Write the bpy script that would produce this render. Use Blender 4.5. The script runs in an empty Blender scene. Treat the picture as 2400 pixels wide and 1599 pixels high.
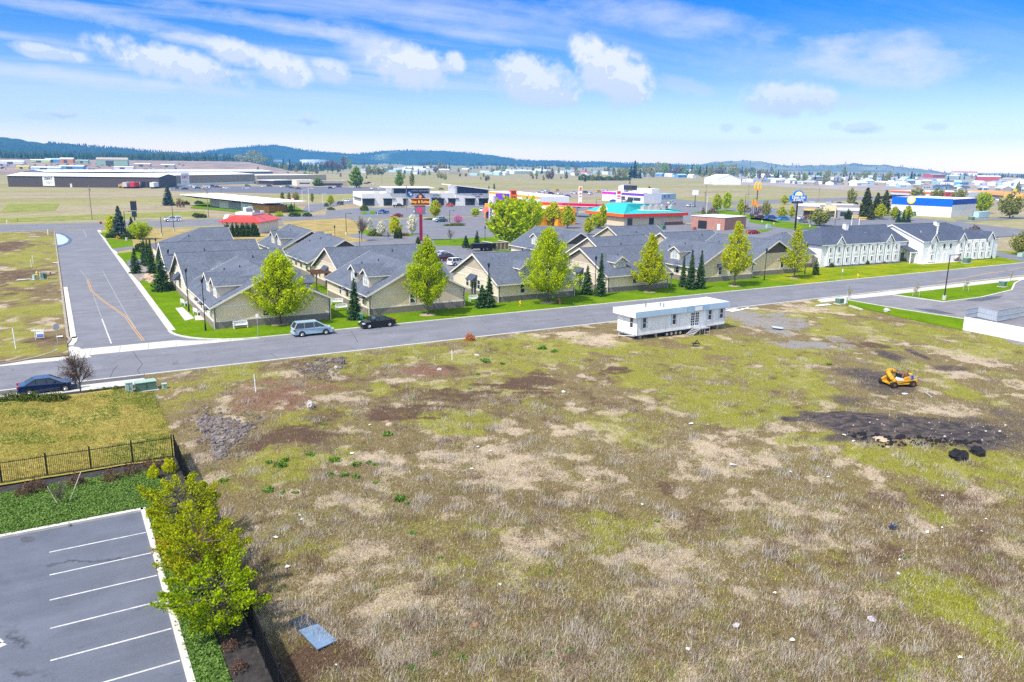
import bpy, math, random
import numpy as np
from math import radians as R, sin, cos, pi
SC = bpy.context.scene
COL = SC.collection
rng = np.random.default_rng(7)
random.seed(7)
# ---------------------------------------------------------------- camera
FOC, HC = 1813.0, 21.5
_p, _r, _y = R(12.952), R(.779), R(30.61)
FW = np.array([sin(_y)*cos(_p), cos(_y)*cos(_p), -sin(_p)])
_R0 = np.array([cos(_y), -sin(_y), 0.0]); _U0 = np.cross(_R0, FW)
RT = cos(_r)*_R0 + sin(_r)*_U0
UP = -sin(_r)*_R0 + cos(_r)*_U0
def ray(px, py): return (px-1200)*RT + (799.5-py)*UP + FOC*FW
def at(px, py, z=0.0):
    d = ray(px, py); t = (z-HC)/d[2]
    return (float(d[0]*t), float(d[1]*t))
def at3(px, py, z=0.0):
    a = at(px, py, z); return (a[0], a[1], z)
def topz(px, py, ptop):
    "height of something whose foot is at (px,py) and whose top is seen at row ptop"
    x, y = at(px, py); d = ray(px, ptop)
    t = math.hypot(x, y)/math.hypot(d[0], d[1]); return float(HC+d[2]*t)
def width(px, py, n):
    a, b = at(px-n/2, py), at(px+n/2, py); return math.hypot(a[0]-b[0], a[1]-b[1])
def proj(x, y, z=0.0):
    v = np.array([x, y, z-HC]); w = v@FW
    return (1200+FOC*(v@RT)/w, 799.5-FOC*(v@UP)/w)
# ---------------------------------------------------------------- colour and materials
def C(r, g, b):
    def f(c):
        c /= 255.0
        return c/12.92 if c <= .04045 else ((c+.055)/1.055)**2.4
    return (f(r), f(g), f(b), 1.0)
MATS = {}
class NT:
    def __init__(s, name):
        s.m = bpy.data.materials.new(name); s.m.use_nodes = True
        s.t = s.m.node_tree; s.b = s.t.nodes['Principled BSDF']; s.o = s.t.nodes['Material Output']
    def n(s, typ, **k):
        x = s.t.nodes.new(typ)
        for a, v in k.items():
            if a.startswith('i_'):
                key = a[2:]
                x.inputs[int(key) if key.isdigit() else key.replace('_', ' ')].default_value = v
            else: setattr(x, a, v)
        return x
    def l(s, a, b): s.t.links.new(a, b)
    def mix(s, fac, a, b, bt='MIX'):
        x = s.n('ShaderNodeMixRGB', blend_type=bt)
        for i, v in ((0, fac), (1, a), (2, b)):
            if hasattr(v, 'is_output'): s.l(v, x.inputs[i])
            else: x.inputs[i].default_value = v
        return x.outputs[0]
    def noise(s, vec, scale, detail=4, rough=.6, out=0):
        x = s.n('ShaderNodeTexNoise'); x.inputs['Scale'].default_value = scale
        x.inputs['Detail'].default_value = detail; x.inputs['Roughness'].default_value = rough
        if vec is not None: s.l(vec, x.inputs['Vector'])
        return x.outputs[out]
    def ramp(s, fac, p0, p1, c0=(0,0,0,1), c1=(1,1,1,1)):
        x = s.n('ShaderNodeValToRGB'); e = x.color_ramp.elements
        e[0].position = p0; e[0].color = c0; e[1].position = p1; e[1].color = c1
        s.l(fac, x.inputs[0]); return x.outputs[0]
    def math(s, op, a, b=0.0, c=0.0, clamp=False):
        x = s.n('ShaderNodeMath', operation=op, use_clamp=clamp)
        for i, v in ((0, a), (1, b), (2, c)):
            if hasattr(v, 'is_output'): s.l(v, x.inputs[i])
            else: x.inputs[i].default_value = v
        return x.outputs[0]
    def bump(s, h, strength=.5, dist=.02):
        x = s.n('ShaderNodeBump'); x.inputs['Strength'].default_value = strength
        x.inputs['Distance'].default_value = dist
        s.l(h, x.inputs['Height']); s.l(x.outputs[0], s.b.inputs['Normal'])
    def base(s, c): s.l(c, s.b.inputs['Base Color'])
    def obj(s): return s.n('ShaderNodeTexCoord').outputs['Object']
    def pos(s): return s.n('ShaderNodeNewGeometry').outputs['Position']
def stone(name, c):
    t = NT(name); g = t.n('ShaderNodeNewGeometry'); k = t.math('ADD', t.math('MULTIPLY', g.outputs['Random Per Island'], .7), t.math('MULTIPLY', t.noise(g.outputs['Position'], 9, 4), .4))
    t.base(t.ramp(k, .1, .95, sc(c, .35), sc(c, 1.6))); t.b.inputs['Roughness'].default_value = .95; MATS[name] = t.m; return t.m
def sc(c, k): return (c[0]*k, c[1]*k, c[2]*k, 1.0)
def M(name, col, rough=.7, var=.18, scale=2.0, bump=0.0, metal=0.0, spec=.3, fine=0.0, world=False, col2=None, emit=0):
    if name in MATS: return MATS[name]
    t = NT(name); v = t.pos() if world else t.obj()
    nz = t.noise(v, scale, 5)
    r = t.ramp(nz, .3, .7, sc(col, 1-var), sc(col2 or col, 1+var))
    if fine:
        f = t.noise(v, scale*14, 3)
        r = t.mix(fine, r, t.ramp(f, .3, .7, (.35,.35,.35,1), (1,1,1,1)), 'MULTIPLY')
    t.base(r); b = t.b
    b.inputs['Roughness'].default_value = rough; b.inputs['Metallic'].default_value = metal
    b.inputs['Specular IOR Level'].default_value = spec
    if bump: t.bump(t.noise(v, scale*6, 4), bump)
    if emit:
        t.l(r, b.inputs['Emission Color']); b.inputs['Emission Strength'].default_value = emit
    MATS[name] = t.m; return t.m
def paint(name, col, rough=.22):
    if name in MATS: return MATS[name]
    m = M(name, col, rough, .05, 1.5, spec=.5)
    m.node_tree.nodes['Principled BSDF'].inputs['Coat Weight'].default_value = .5
    return m
def siding(name, col, pitch=.2, vert=False, depth=.6):
    if name in MATS: return MATS[name]
    t = NT(name); v = t.pos()
    w = t.n('ShaderNodeTexWave', wave_type='BANDS', bands_direction='X' if vert else 'Z', wave_profile='SAW')
    w.inputs['Scale'].default_value = .314/pitch; w.inputs['Distortion'].default_value = 0
    t.l(v, w.inputs['Vector'])
    if vert:
        s = t.n('ShaderNodeSeparateXYZ'); t.l(v, s.inputs[0])
        a = t.math('ADD', s.outputs[0], s.outputs[1]); cb = t.n('ShaderNodeCombineXYZ'); t.l(a, cb.inputs[0]); t.l(cb.outputs[0], w.inputs['Vector'])
    line = t.ramp(w.outputs['Fac'], .0, .16, (.55,.55,.55,1), (1,1,1,1))
    n1 = t.ramp(t.noise(v, .7, 5), .3, .7, sc(col, .9), sc(col, 1.08))
    t.base(t.mix(depth, n1, line, 'MULTIPLY')); t.b.inputs['Roughness'].default_value = .75
    t.b.inputs['Specular IOR Level'].default_value = .25
    t.bump(w.outputs['Fac'], .35, .02); MATS[name] = t.m; return t.m
def shingles(name, col):
    if name in MATS: return MATS[name]
    t = NT(name); v = t.pos()
    br = t.n('ShaderNodeTexVoronoi'); br.inputs['Scale'].default_value = 6.5; t.l(v, br.inputs['Vector'])
    a = t.ramp(br.outputs['Color'], .1, .9, sc(col, .76), sc(col, 1.28))
    n = t.ramp(t.noise(v, .35, 4), .3, .7, (.86,.86,.86,1), (1.1,1.1,1.1,1))
    f = t.ramp(t.noise(v, 9, 2), .3, .7, (.8,.8,.8,1), (1.15,1.15,1.15,1))
    w = t.n('ShaderNodeTexWave', wave_type='BANDS', bands_direction='Z', wave_profile='SAW'); w.inputs['Scale'].default_value = 2.6
    w.inputs['Distortion'].default_value = .4; t.l(v, w.inputs['Vector'])
    l = t.ramp(w.outputs['Fac'], 0, .2, (.8,.8,.8,1), (1,1,1,1))
    x = t.mix(1, t.mix(1, t.mix(1, a, n, 'MULTIPLY'), f, 'MULTIPLY'), l, 'MULTIPLY')
    t.base(x); t.b.inputs['Roughness'].default_value = .85; t.b.inputs['Specular IOR Level'].default_value = .2
    t.bump(t.noise(v, 8, 3), .5, .02); MATS[name] = t.m; return t.m
def brick(name, c1, c2, s=1.0):
    if name in MATS: return MATS[name]
    t = NT(name); v = t.pos(); sp = t.n('ShaderNodeSeparateXYZ'); t.l(v, sp.inputs[0])
    cb = t.n('ShaderNodeCombineXYZ'); t.l(t.math('ADD', sp.outputs[0], sp.outputs[1]), cb.inputs[0]); t.l(sp.outputs[2], cb.inputs[1])
    b = t.n('ShaderNodeTexBrick'); t.l(cb.outputs[0], b.inputs['Vector']); b.inputs['Scale'].default_value = 2.2*s
    b.inputs['Color1'].default_value = c1; b.inputs['Color2'].default_value = c2; b.inputs['Mortar'].default_value = sc(c1, 1.35)
    b.inputs['Mortar Size'].default_value = .012
    n = t.ramp(t.noise(v, 1.2, 5), .3, .7, (.85,.85,.85,1), (1.12,1.12,1.12,1))
    t.base(t.mix(1, b.outputs[0], n, 'MULTIPLY')); t.b.inputs['Roughness'].default_value = .85
    MATS[name] = t.m; return t.m
def leafmat(name, dark, light, trans=.35, scale=1.3):
    if name in MATS: return MATS[name]
    t = NT(name); g = t.n('ShaderNodeNewGeometry')
    oi = t.n('ShaderNodeObjectInfo')
    k = t.math('ADD', t.math('MULTIPLY', g.outputs['Random Per Island'], .6), t.math('MULTIPLY', t.noise(g.outputs['Position'], scale, 3), .55))
    c = t.ramp(k, .25, .85, dark, light)
    c = t.mix(1, c, t.ramp(oi.outputs['Random'], 0, 1, (.88,.9,.9,1), (1.1,1.06,1,1)), 'MULTIPLY')
    d = t.n('ShaderNodeBsdfDiffuse'); tr = t.n('ShaderNodeBsdfTranslucent'); mx = t.n('ShaderNodeMixShader')
    t.l(c, d.inputs[0]); t.l(t.mix(1, c, (1.1,1.05,.7,1), 'MULTIPLY'), tr.inputs[0])
    mx.inputs[0].default_value = trans; t.l(d.outputs[0], mx.inputs[1]); t.l(tr.outputs[0], mx.inputs[2])
    t.l(mx.outputs[0], t.o.inputs[0]); MATS[name] = t.m; return t.m
# ---------------------------------------------------------------- meshes
class MB:
    def __init__(s): s.v = []; s.f = []; s.mi = []
    def add(s, vs, fs, mi=0):
        o = len(s.v); s.v += [tuple(map(float, v)) for v in vs]
        s.f += [tuple(i+o for i in f) for f in fs]; s.mi += [mi]*len(fs); return s
    def box(s, x0, x1, y0, y1, z0, z1, mi=0):
        return s.add([(x0,y0,z0),(x1,y0,z0),(x1,y1,z0),(x0,y1,z0),(x0,y0,z1),(x1,y0,z1),(x1,y1,z1),(x0,y1,z1)],
            [(3,2,1,0),(4,5,6,7),(0,1,5,4),(1,2,6,5),(2,3,7,6),(3,0,4,7)], mi)
    def cbox(s, cx, cy, cz, sx, sy, sz, mi=0): return s.box(cx-sx/2, cx+sx/2, cy-sy/2, cy+sy/2, cz-sz/2, cz+sz/2, mi)
    def ext(s, poly, vec, mi=0):
        n = len(poly); p2 = [tuple(a+b for a, b in zip(p, vec)) for p in poly]
        return s.add(list(poly)+p2, [tuple(range(n))[::-1], tuple(range(n, 2*n))]+[(i,(i+1)%n,n+(i+1)%n,n+i) for i in range(n)], mi)
    def prism(s, poly, z0, z1, mi=0): return s.ext([(x,y,z0) for x, y in poly], (0,0,z1-z0), mi)
    def tube(s, p, q, r0, r1=None, n=8, mi=0):
        r1 = r0 if r1 is None else r1; p = np.array(p, float); q = np.array(q, float); d = q-p; L = np.linalg.norm(d)
        if L < 1e-6: return s
        d /= L; a = np.cross(d, (0,0,1) if abs(d[2]) < .9 else (1,0,0)); a /= np.linalg.norm(a); b = np.cross(d, a)
        vs = [p+r0*(cos(2*pi*i/n)*a+sin(2*pi*i/n)*b) for i in range(n)]+[q+r1*(cos(2*pi*i/n)*a+sin(2*pi*i/n)*b) for i in range(n)]
        return s.add(vs, [(i,(i+1)%n,n+(i+1)%n,n+i) for i in range(n)]+[tuple(range(n))[::-1], tuple(range(n,2*n))], mi)
    def path(s, pts, r, n=6, mi=0):
        for a, b in zip(pts, pts[1:]): s.tube(a, b, r, r, n, mi)
        return s
    def sph(s, c, r, nu=10, nv=6, mi=0, jit=0):
        r = (r,r,r) if np.isscalar(r) else r; vs = [(c[0],c[1],c[2]-r[2])]
        for j in range(1, nv):
            for i in range(nu):
                k = 1+jit*random.uniform(-1, 1); t = pi*j/nv-pi/2; a = 2*pi*i/nu
                vs.append((c[0]+k*r[0]*cos(t)*cos(a), c[1]+k*r[1]*cos(t)*sin(a), c[2]+k*r[2]*sin(t)))
        vs.append((c[0],c[1],c[2]+r[2])); fs = [(0,1+(i+1)%nu,1+i) for i in range(nu)]
        for j in range(nv-2):
            o = 1+j*nu; fs += [(o+i,o+(i+1)%nu,o+nu+(i+1)%nu,o+nu+i) for i in range(nu)]
        o = 1+(nv-2)*nu; fs += [(o+i,o+(i+1)%nu,len(vs)-1) for i in range(nu)]
        return s.add(vs, fs, mi)
    def xf(s, rz=0, loc=(0,0,0), k=1):
        c_, s_ = cos(rz), sin(rz); s.v = [(k*(x*c_-y*s_)+loc[0], k*(x*s_+y*c_)+loc[1], k*z+loc[2]) for x, y, z in s.v]; return s
    def mesh(s, name, mats, smooth=False):
        me = bpy.data.meshes.new(name); me.from_pydata(s.v, [], s.f)
        mats = mats if isinstance(mats, (list, tuple)) else [mats]
        for m in mats: me.materials.append(m)
        if len(mats) > 1: me.polygons.foreach_set('material_index', s.mi)
        if smooth: me.polygons.foreach_set('use_smooth', [True]*len(s.f))
        me.update(); return me
    def build(s, name, mats, parent=None, smooth=False, loc=(0,0,0), bevel=0):
        o = bpy.data.objects.new(name, s.mesh(name, mats, smooth)); COL.objects.link(o); o.location = loc
        if parent is not None: o.parent = parent
        if bevel:
            b = o.modifiers.new('bevel', 'BEVEL'); b.width = bevel; b.segments = 2; b.limit_method = 'ANGLE'
        return o
def npmesh(name, V, F, mat, smooth=False):
    "big mesh from arrays: V (n,3), F (m,k)"
    me = bpy.data.meshes.new(name); n, m, k = len(V), len(F), F.shape[1]
    me.vertices.add(n); me.vertices.foreach_set('co', np.ascontiguousarray(V, np.float32).ravel())
    me.loops.add(m*k); me.loops.foreach_set('vertex_index', np.ascontiguousarray(F, np.int32).ravel())
    me.polygons.add(m); me.polygons.foreach_set('loop_start', np.arange(0, m*k, k, dtype=np.int32))
    if smooth: me.polygons.foreach_set('use_smooth', np.ones(m, bool))
    for x in (mat if isinstance(mat, (list, tuple)) else [mat]): me.materials.append(x)
    me.update(calc_edges=True); return me
def mobj(name, me, parent=None, loc=(0,0,0), rz=0, s=1):
    o = bpy.data.objects.new(name, me); COL.objects.link(o); o.location = loc; o.rotation_euler = (0,0,rz)
    o.scale = (s,s,s) if np.isscalar(s) else s
    if parent is not None: o.parent = parent
    return o
TOP = []
def tag(o, label, cat, group=None):
    o['label'] = label; o['category'] = cat
    if group: o['group'] = group
    TOP.append(o); return o
def thing(name, label, cat, loc=(0,0,0), rz=0, group=None, s=1):
    o = bpy.data.objects.new(name, None); COL.objects.link(o); o.empty_display_size = .3
    o.location = tuple(loc) if len(loc) == 3 else (loc[0], loc[1], 0); o.rotation_euler = (0,0,rz)
    o.scale = (s,s,s) if np.isscalar(s) else s
    return tag(o, label, cat, group)
def kind(o, k): o['kind'] = k; return o
def dup(root, loc, rz=0, label=None, group=None, s=None):
    r = root.copy(); COL.objects.link(r); r.location = loc if len(loc) == 3 else (loc[0], loc[1], 0); r.rotation_euler = (0,0,rz)
    if s is not None: r.scale = (s,s,s) if np.isscalar(s) else s
    if label: r['label'] = label
    if group: r['group'] = group
    for ch in list(root.children):
        c = ch.copy(); COL.objects.link(c); c.parent = r
        for g in list(ch.children):
            d = g.copy(); COL.objects.link(d); d.parent = c
    TOP.append(r); return r
TEXTS = []
def text(body, size, mat, parent, loc, rot, name='lettering', ext=.02, bold=0.0, sx=1):
    cu = bpy.data.curves.new(name, 'FONT'); cu.body = body; cu.size = size; cu.extrude = ext; cu.offset = bold
    cu.align_x = 'CENTER'; cu.align_y = 'CENTER'; cu.materials.append(mat)
    o = bpy.data.objects.new(name, cu); COL.objects.link(o); o.location = loc; o.rotation_euler = rot; o.scale = (sx,1,1)
    o.parent = parent; TEXTS.append(o); return o
ORD = 'first second third fourth fifth sixth seventh eighth ninth tenth eleventh twelfth thirteenth fourteenth fifteenth sixteenth seventeenth eighteenth nineteenth twentieth'.split()
def ordinal(i):
    if i < 20: return ORD[i]
    t = ('twenty','thirty','forty','fifty','sixty','seventy','eighty','ninety')[(i+1)//10-2]; u = (i+1) % 10
    return (t[:-1]+'ieth') if u == 0 else t+' '+ORD[u-1]
def settle_labels():
    "where several things share a look and a place, say which of them from the left of the picture"
    d = {}
    for o in TOP: d.setdefault(o['label'], []).append(o)
    for lb, os in d.items():
        if len(os) < 2: continue
        os.sort(key=lambda o: proj(*o.location)[0])
        for i, o in enumerate(os):
            o['label'] = lb+', '+(ordinal(i)+' from left' if i else 'leftmost')
def vnoise(x, y, s, seed=0):
    "value noise on arrays, about 0..1"
    x = np.asarray(x)/s; y = np.asarray(y)/s; xi = np.floor(x).astype(np.int64); yi = np.floor(y).astype(np.int64); fx = x-xi; fy = y-yi
    fx = fx*fx*(3-2*fx); fy = fy*fy*(3-2*fy)
    def h(a, b):
        k = (a*374761393 + b*668265263 + seed*974711) & 0x7fffffff; k = ((k ^ (k >> 13))*1274126177) & 0x7fffffff
        return ((k ^ (k >> 16)) & 0xffff)/65535.0
    return (h(xi,yi)*(1-fx)+h(xi+1,yi)*fx)*(1-fy)+(h(xi,yi+1)*(1-fx)+h(xi+1,yi+1)*fx)*fy
def fbm(x, y, s, seed=0, oct=4):
    a = 0; k = .5; tot = 0
    for i in range(oct): a = a+k*vnoise(x, y, s/2**i, seed+i*17); tot += k; k *= .55
    return a/tot
# ---------------------------------------------------------------- light levels
SKY_S, SUN_E, EXPO, SUN_EL = .15, 2.4, 1.28, 54
HAZE_C, HAZE_D = (.13,.45,1,1), 1.3e-4
_k = .364
CLOUD_C = (.98/_k,.99/_k,1.03/_k,1); CLOUD_S = (.8/_k,.85/_k,.98/_k,1)
SKYR = [(.0,(.95,.76,.64,1)),(.046,(.5,.48,.52,1)),(.1,(.21,.29,.445,1)),(.154,(.05,.2,.44,1)),(.2,(.008,.175,.46,1)),(.34,(1.5,1.18,.9,1))]  # last stop brightens and warms the unseen upper sky to lift shaded walls
# ================================================================ ground
E2 = np.array([RT[0], RT[1]])/math.hypot(RT[0], RT[1]); F2 = np.array([FW[0], FW[1]])/math.hypot(FW[0], FW[1])
PATCH = []
def patch(t, px, py, rx, ry, k=1.0):
    c = np.array(at(px, py)); a = np.array(at(px+rx, py)); b0 = np.array(at(px, py-ry)); b1 = np.array(at(px, py+ry))
    PATCH.append((t, c, np.linalg.norm(a-c), np.linalg.norm(b0-b1)/2, k))
for a in [('g',1720,950,190,60,.9),('g',1250,845,210,35,.7),('g',1760,825,160,40,.8),('g',1900,905,70,70,1),('g',1860,985,50,30,1.2),('g',1950,1045,120,16,1.2),('g',2230,1105,190,45,1.0),
  ('g',1050,1000,110,25,1.1),('g',760,985,90,25,.7),('g',640,1095,120,50,.7),('g',2190,1400,110,55,1.2),('g',2080,1560,80,55,1.2),('g',2330,1500,70,90,.9),('g',850,858,110,25,.8),
  ('g',1600,870,260,45,.6),('g',2180,1215,45,22,1.2),('g',890,925,25,20,1),('g',1640,745,200,30,.8),('g',1500,1010,140,50,.4),('g',1420,1250,120,50,.55),('g',1050,1240,200,50,.35),
  ('g',700,1300,120,50,.3),('g',1950,1330,80,40,.3),('g',560,880,80,20,.7),('g',2150,790,260,30,.55),('g',2270,930,40,25,.8),('g',1150,1350,140,50,.3),('g',1640,1450,120,50,.35),
  ('d',1290,898,95,17,1.2),('d',1440,872,42,10,1.2),('d',930,985,75,14,1.2),('d',760,992,60,14,1),('d',690,1045,85,22,1.3),('d',1050,935,190,16,.9),('d',610,1050,40,20,1),
  ('d',740,1560,90,45,1.4),('d',1560,1147,45,18,1),('d',1650,1215,80,28,.7),('d',720,870,110,26,.8),('d',640,870,70,25,.6),('d',2280,1290,120,40,.7),('d',2060,1310,110,30,.8),
  ('d',1960,1480,150,70,.45),('d',1290,1180,120,35,.5),('d',1850,1300,80,40,.5),('d',1040,880,70,14,.8),('d',2040,815,35,8,1.3),('d',2170,1190,130,25,.7),('d',1420,955,70,14,.7),
  ('d',1300,1420,150,60,.4),('d',1080,1180,110,35,.4),('d',2330,1340,80,50,.6),('d',1250,1290,90,30,.55),('d',600,1340,60,60,.6),
  ('r',640,955,90,30,.75),('r',760,925,70,14,.6),('r',690,930,110,35,.5),('r',1010,883,60,10,.9),('r',560,935,50,20,.5),
  ('k',2010,1005,140,34,1.6),('k',1940,1000,70,20,1.6),('k',2150,1025,170,40,1.3),('k',2300,1020,120,34,.6),('k',2090,1040,110,20,1.3),('k',2090,905,95,28,.8),('k',2020,880,90,16,.7),('k',2080,838,30,14,.8),
  ('k',2150,835,16,14,.9),('k',2230,868,60,8,.7),('k',1990,950,60,28,.6),('k',1850,1000,25,8,1.3),('k',2060,1052,120,14,1.0),('k',2380,990,60,25,.5),
  ('v',1800,762,95,22,.75),('v',1895,812,80,10,.9),('v',1960,800,40,8,.5),('v',1735,742,50,16,.8),
  ('p',830,950,65,22,1),('p',1170,1090,180,45,.8),('p',1480,1040,240,40,.5),('p',1330,1270,180,50,.4),('p',2280,835,90,20,1),('p',2240,975,60,14,.9),('p',1380,800,100,18,.8),('p',1250,790,60,12,.6),
  ('p',600,1270,80,40,.5),('p',900,1290,200,60,.4),('p',1700,1080,200,40,.5),('p',740,1400,150,60,.5),('p',1900,725,80,14,.8),('p',1750,1540,160,50,.5),('p',2130,960,90,18,.6),('p',1560,1310,150,40,.5),
  ('p',2250,1010,40,12,.7),('p',2120,1043,30,8,.8),('p',1100,850,90,16,.6),('p',1050,1450,220,70,.3),
  *[('d',1290+dx_,898+dy_,60,2.6,1.5) for dx_, dy_ in ((-120,14),(-60,20),(-10,-14),(-150,30),(-220,36),(-40,28))],*[('d',960+dx_,985+dy_,60,3,1.4) for dx_, dy_ in ((0,-12),(20,8),(-70,12),(60,-20))],('d',20,580,90,10,1.1),('d',30,650,110,16,.9),('d',60,690,120,20,.6),('d',120,800,60,12,.8),('g',40,605,120,10,1),('g',110,560,50,6,1),('g',60,740,110,14,.6),('g',40,790,60,10,1),('g',120,730,40,10,.7),('p',110,770,40,12,.8)]: patch(*a)
def sstep(x, a, b):
    t = np.clip((x-a)/(b-a), 0, 1); return t*t*(3-2*t)
def cover(x, y):
    x = np.asarray(x, float); y = np.asarray(y, float); w = {k: np.zeros_like(x) for k in 'gdkvrp'}
    n1 = fbm(x, y, 6, 3, 4); n2 = fbm(x, y, 1.6, 9, 3)
    for t, c, rx, ry, k in PATCH:
        dx = x-c[0]; dy = y-c[1]; u = (dx*E2[0]+dy*E2[1])/rx; v = (dx*F2[0]+dy*F2[1])/ry
        d = np.sqrt(u*u+v*v)+(n1-.5)*1.2+(n2-.5)*(.6 if t == 'k' else 1.7); 
        w[t] = np.maximum(w[t], k*sstep(-d, -1.35, -.45))
    back = sstep(y+.35*x, 55, 95)
    w['g'] = np.clip(w['g']*.95+(sstep(fbm(x,y,5,21,4), .42, .66)*(.24+.58*back)), 0, 1)
    w['d'] = np.clip(w['d']*.62+.4*sstep(fbm(x,y,2.2,33,4), .56, .72)*(.4+.6*sstep(y, 45, 60)), 0, 1)
    w['p'] = np.clip(w['p']*.7+.7*sstep(fbm(x,y,1.9,55,4), .5, .68), 0, 1)
    hard = np.clip(w['k']+w['v'], 0, 1); w['g'] *= 1-.9*hard; w['d'] *= 1-hard; w['p'] *= 1-.5*np.clip(w['k'], 0, 1)
    return {k: np.clip(v, 0, 1) for k, v in w.items()}
def gz(x, y):
    x = np.asarray(x, float); y = np.asarray(y, float)
    e = sstep(y, 84.0, 79.0)*sstep(x, 6.2, 9.5)*(1-sstep(x, 88, 108)*sstep(y, 40, 50))
    h = .05+e*(.55*fbm(x,y,17,70,3)+.22*fbm(x,y,2.6,71,3)-.15)
    for px_, py_, rr, hh in ((745,870,6,.5),(640,965,7,.35),(2050,1040,7,.35),(2200,1050,9,.4),(1020,870,7,.3),(690,1045,3,.25),(930,985,5,.15)):
        c = at(px_, py_); h = h+e*hh*np.exp(-(((x-c[0])**2+(y-c[1])**2)/rr**2))
    return h
def gzf(x, y): return float(gz(np.array([x]), np.array([y]))[0])
def field_material(name):
    t = NT(name); P = t.pos(); A = t.n('ShaderNodeAttribute', attribute_name='cov'); B = t.n('ShaderNodeAttribute', attribute_name='cov2')
    sa = t.n('ShaderNodeSeparateColor'); t.l(A.outputs['Color'], sa.inputs[0]); sb = t.n('ShaderNodeSeparateColor'); t.l(B.outputs['Color'], sb.inputs[0])
    mp = t.n('ShaderNodeMapping'); mp.inputs['Scale'].default_value = (1, 2.2, 1); mp.inputs['Rotation'].default_value = (0, 0, .5); t.l(P, mp.inputs[0])
    f1 = t.noise(P, 7, 6, .7); f2 = t.noise(P, 1.1, 5, .65); f3 = t.noise(mp.outputs[0], 9, 5, .8)
    brk = t.math('MULTIPLY_ADD', f1, 2.3, t.math('MULTIPLY_ADD', f2, 1.5, -1.9))
    def m(s): return t.ramp(t.math('ADD', s, t.math('MULTIPLY', brk, t.math('MINIMUM', t.math('MULTIPLY', s, 3), 1.0))), .34, .62)
    straw = t.mix(t.ramp(f3, .35, .65), (.05,.038,.018,1), (.33,.25,.13,1))
    straw = t.mix(t.ramp(f2, .35, .7), straw, t.mix(t.ramp(f1, .3, .7), (.075,.055,.026,1), (.31,.25,.15,1)))
    g = t.mix(t.ramp(f3, .3, .7), (.085,.092,.012,1), (.42,.40,.06,1))
    pale = t.mix(t.ramp(f3, .3, .68), (.27,.2,.13,1), (.62,.51,.37,1))
    dirt = t.mix(t.ramp(f1, .3, .7), (.045,.028,.018,1), (.17,.105,.068,1))
    rust = t.mix(t.ramp(f1, .3, .7), (.08,.035,.02,1), (.33,.2,.14,1))
    coal = t.mix(t.ramp(f3, .3, .75), (.014,.0125,.015,1), (.085,.074,.08,1)); coal = t.mix(t.ramp(f2, .42, .62), coal, (.13,.1,.085,1))
    grav = t.mix(t.ramp(f1, .3, .7), (.16,.15,.14,1), (.34,.31,.29,1))
    straw = t.mix(1, straw, (1.02,1.0,.86,1), 'MULTIPLY'); c = t.mix(m(sb.outputs[1]), straw, pale); c = t.mix(t.math('MULTIPLY', m(sa.outputs[0]), t.math('MULTIPLY_ADD', t.ramp(f1, .35, .6), .5, .5)), c, g); c = t.mix(m(sa.outputs[1]), c, dirt)
    c = t.mix(m(sb.outputs[0]), c, rust); c = t.mix(m(sb.outputs[2]), c, grav); c = t.mix(m(sa.outputs[2]), c, coal)
    t.base(c); t.b.inputs['Roughness'].default_value = .95; t.b.inputs['Specular IOR Level'].default_value = .1
    t.bump(t.math('ADD', f3, t.math('MULTIPLY', f1, .8)), .9, .09); return t.m
FIELD = field_material('field_soil')
def add_cov(me, x, y):
    w = cover(x, y); n = len(x)
    for nm, ch in (('cov', 'gdk'), ('cov2', 'rpv')):
        a = me.attributes.new(nm, 'FLOAT_COLOR', 'POINT')
        a.data.foreach_set('color', np.stack([w[ch[0]], w[ch[1]], w[ch[2]], np.ones(n)], 1).astype(np.float32).ravel())
def grid(name, x0, x1, y0, y1, st, zf, mat, cov=True):
    xs = np.arange(x0, x1+st*.5, st); ys = np.arange(y0, y1+st*.5, st); X, Y = np.meshgrid(xs, ys); x = X.ravel(); y = Y.ravel()
    V = np.stack([x, y, zf(x, y)], 1); nx = len(xs); i = np.arange(len(ys)-1)[:,None]*nx+np.arange(nx-1)[None,:]; i = i.ravel()
    me = npmesh(name, V, np.stack([i, i+1, i+nx+1, i+nx], 1), mat, True)
    if cov: add_cov(me, x, y)
    return kind(mobj(name, me), 'structure')
grid('field', 6.1, 131, 12, 83.95, .35, gz, FIELD)
grid('field', -32, .2, 96.4, 266, .8, lambda x, y: .04+.18*fbm(x,y,6,5,3), FIELD)
# base land out to the hills: one sheet
def land_mat():
    t = NT('land'); P = t.pos(); mp = t.n('ShaderNodeMapping'); mp.inputs['Scale'].default_value = (.35, 1, 1); mp.inputs['Rotation'].default_value = (0,0,-.5); t.l(P, mp.inputs[0])
    a = t.noise(mp.outputs[0], .03, 6, .62); b = t.noise(mp.outputs[0], .012, 4, .6); f = t.noise(P, .5, 5, .7); s = t.noise(mp.outputs[0], .25, 4, .7)
    tan = t.mix(t.ramp(s, .3, .7), (.25,.205,.12,1), (.42,.36,.23,1)); tan = t.mix(t.ramp(a, .5, .72), tan, (.24,.16,.11,1))
    gr = t.mix(t.ramp(s, .3, .7), (.19,.2,.045,1), (.33,.33,.085,1))
    c = t.mix(t.math('MULTIPLY', t.ramp(b, .44, .6), .8), tan, gr); c = t.mix(t.ramp(f, .3, .6), t.mix(.5, c, (.12,.09,.05,1)), c)
    t.base(c); t.b.inputs['Roughness'].default_value = .95; t.b.inputs['Specular IOR Level'].default_value = .1; return t.m
LAND = land_mat()
_v = [(0,0,-.02)]; _f = []; rad = [60, 150, 300, 600, 1200, 2500, 5600]; NS = 64
for r_ in rad:
    for i in range(NS): a = 2*pi*i/NS; _v.append((r_*cos(a), r_*sin(a), -.02))
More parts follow.
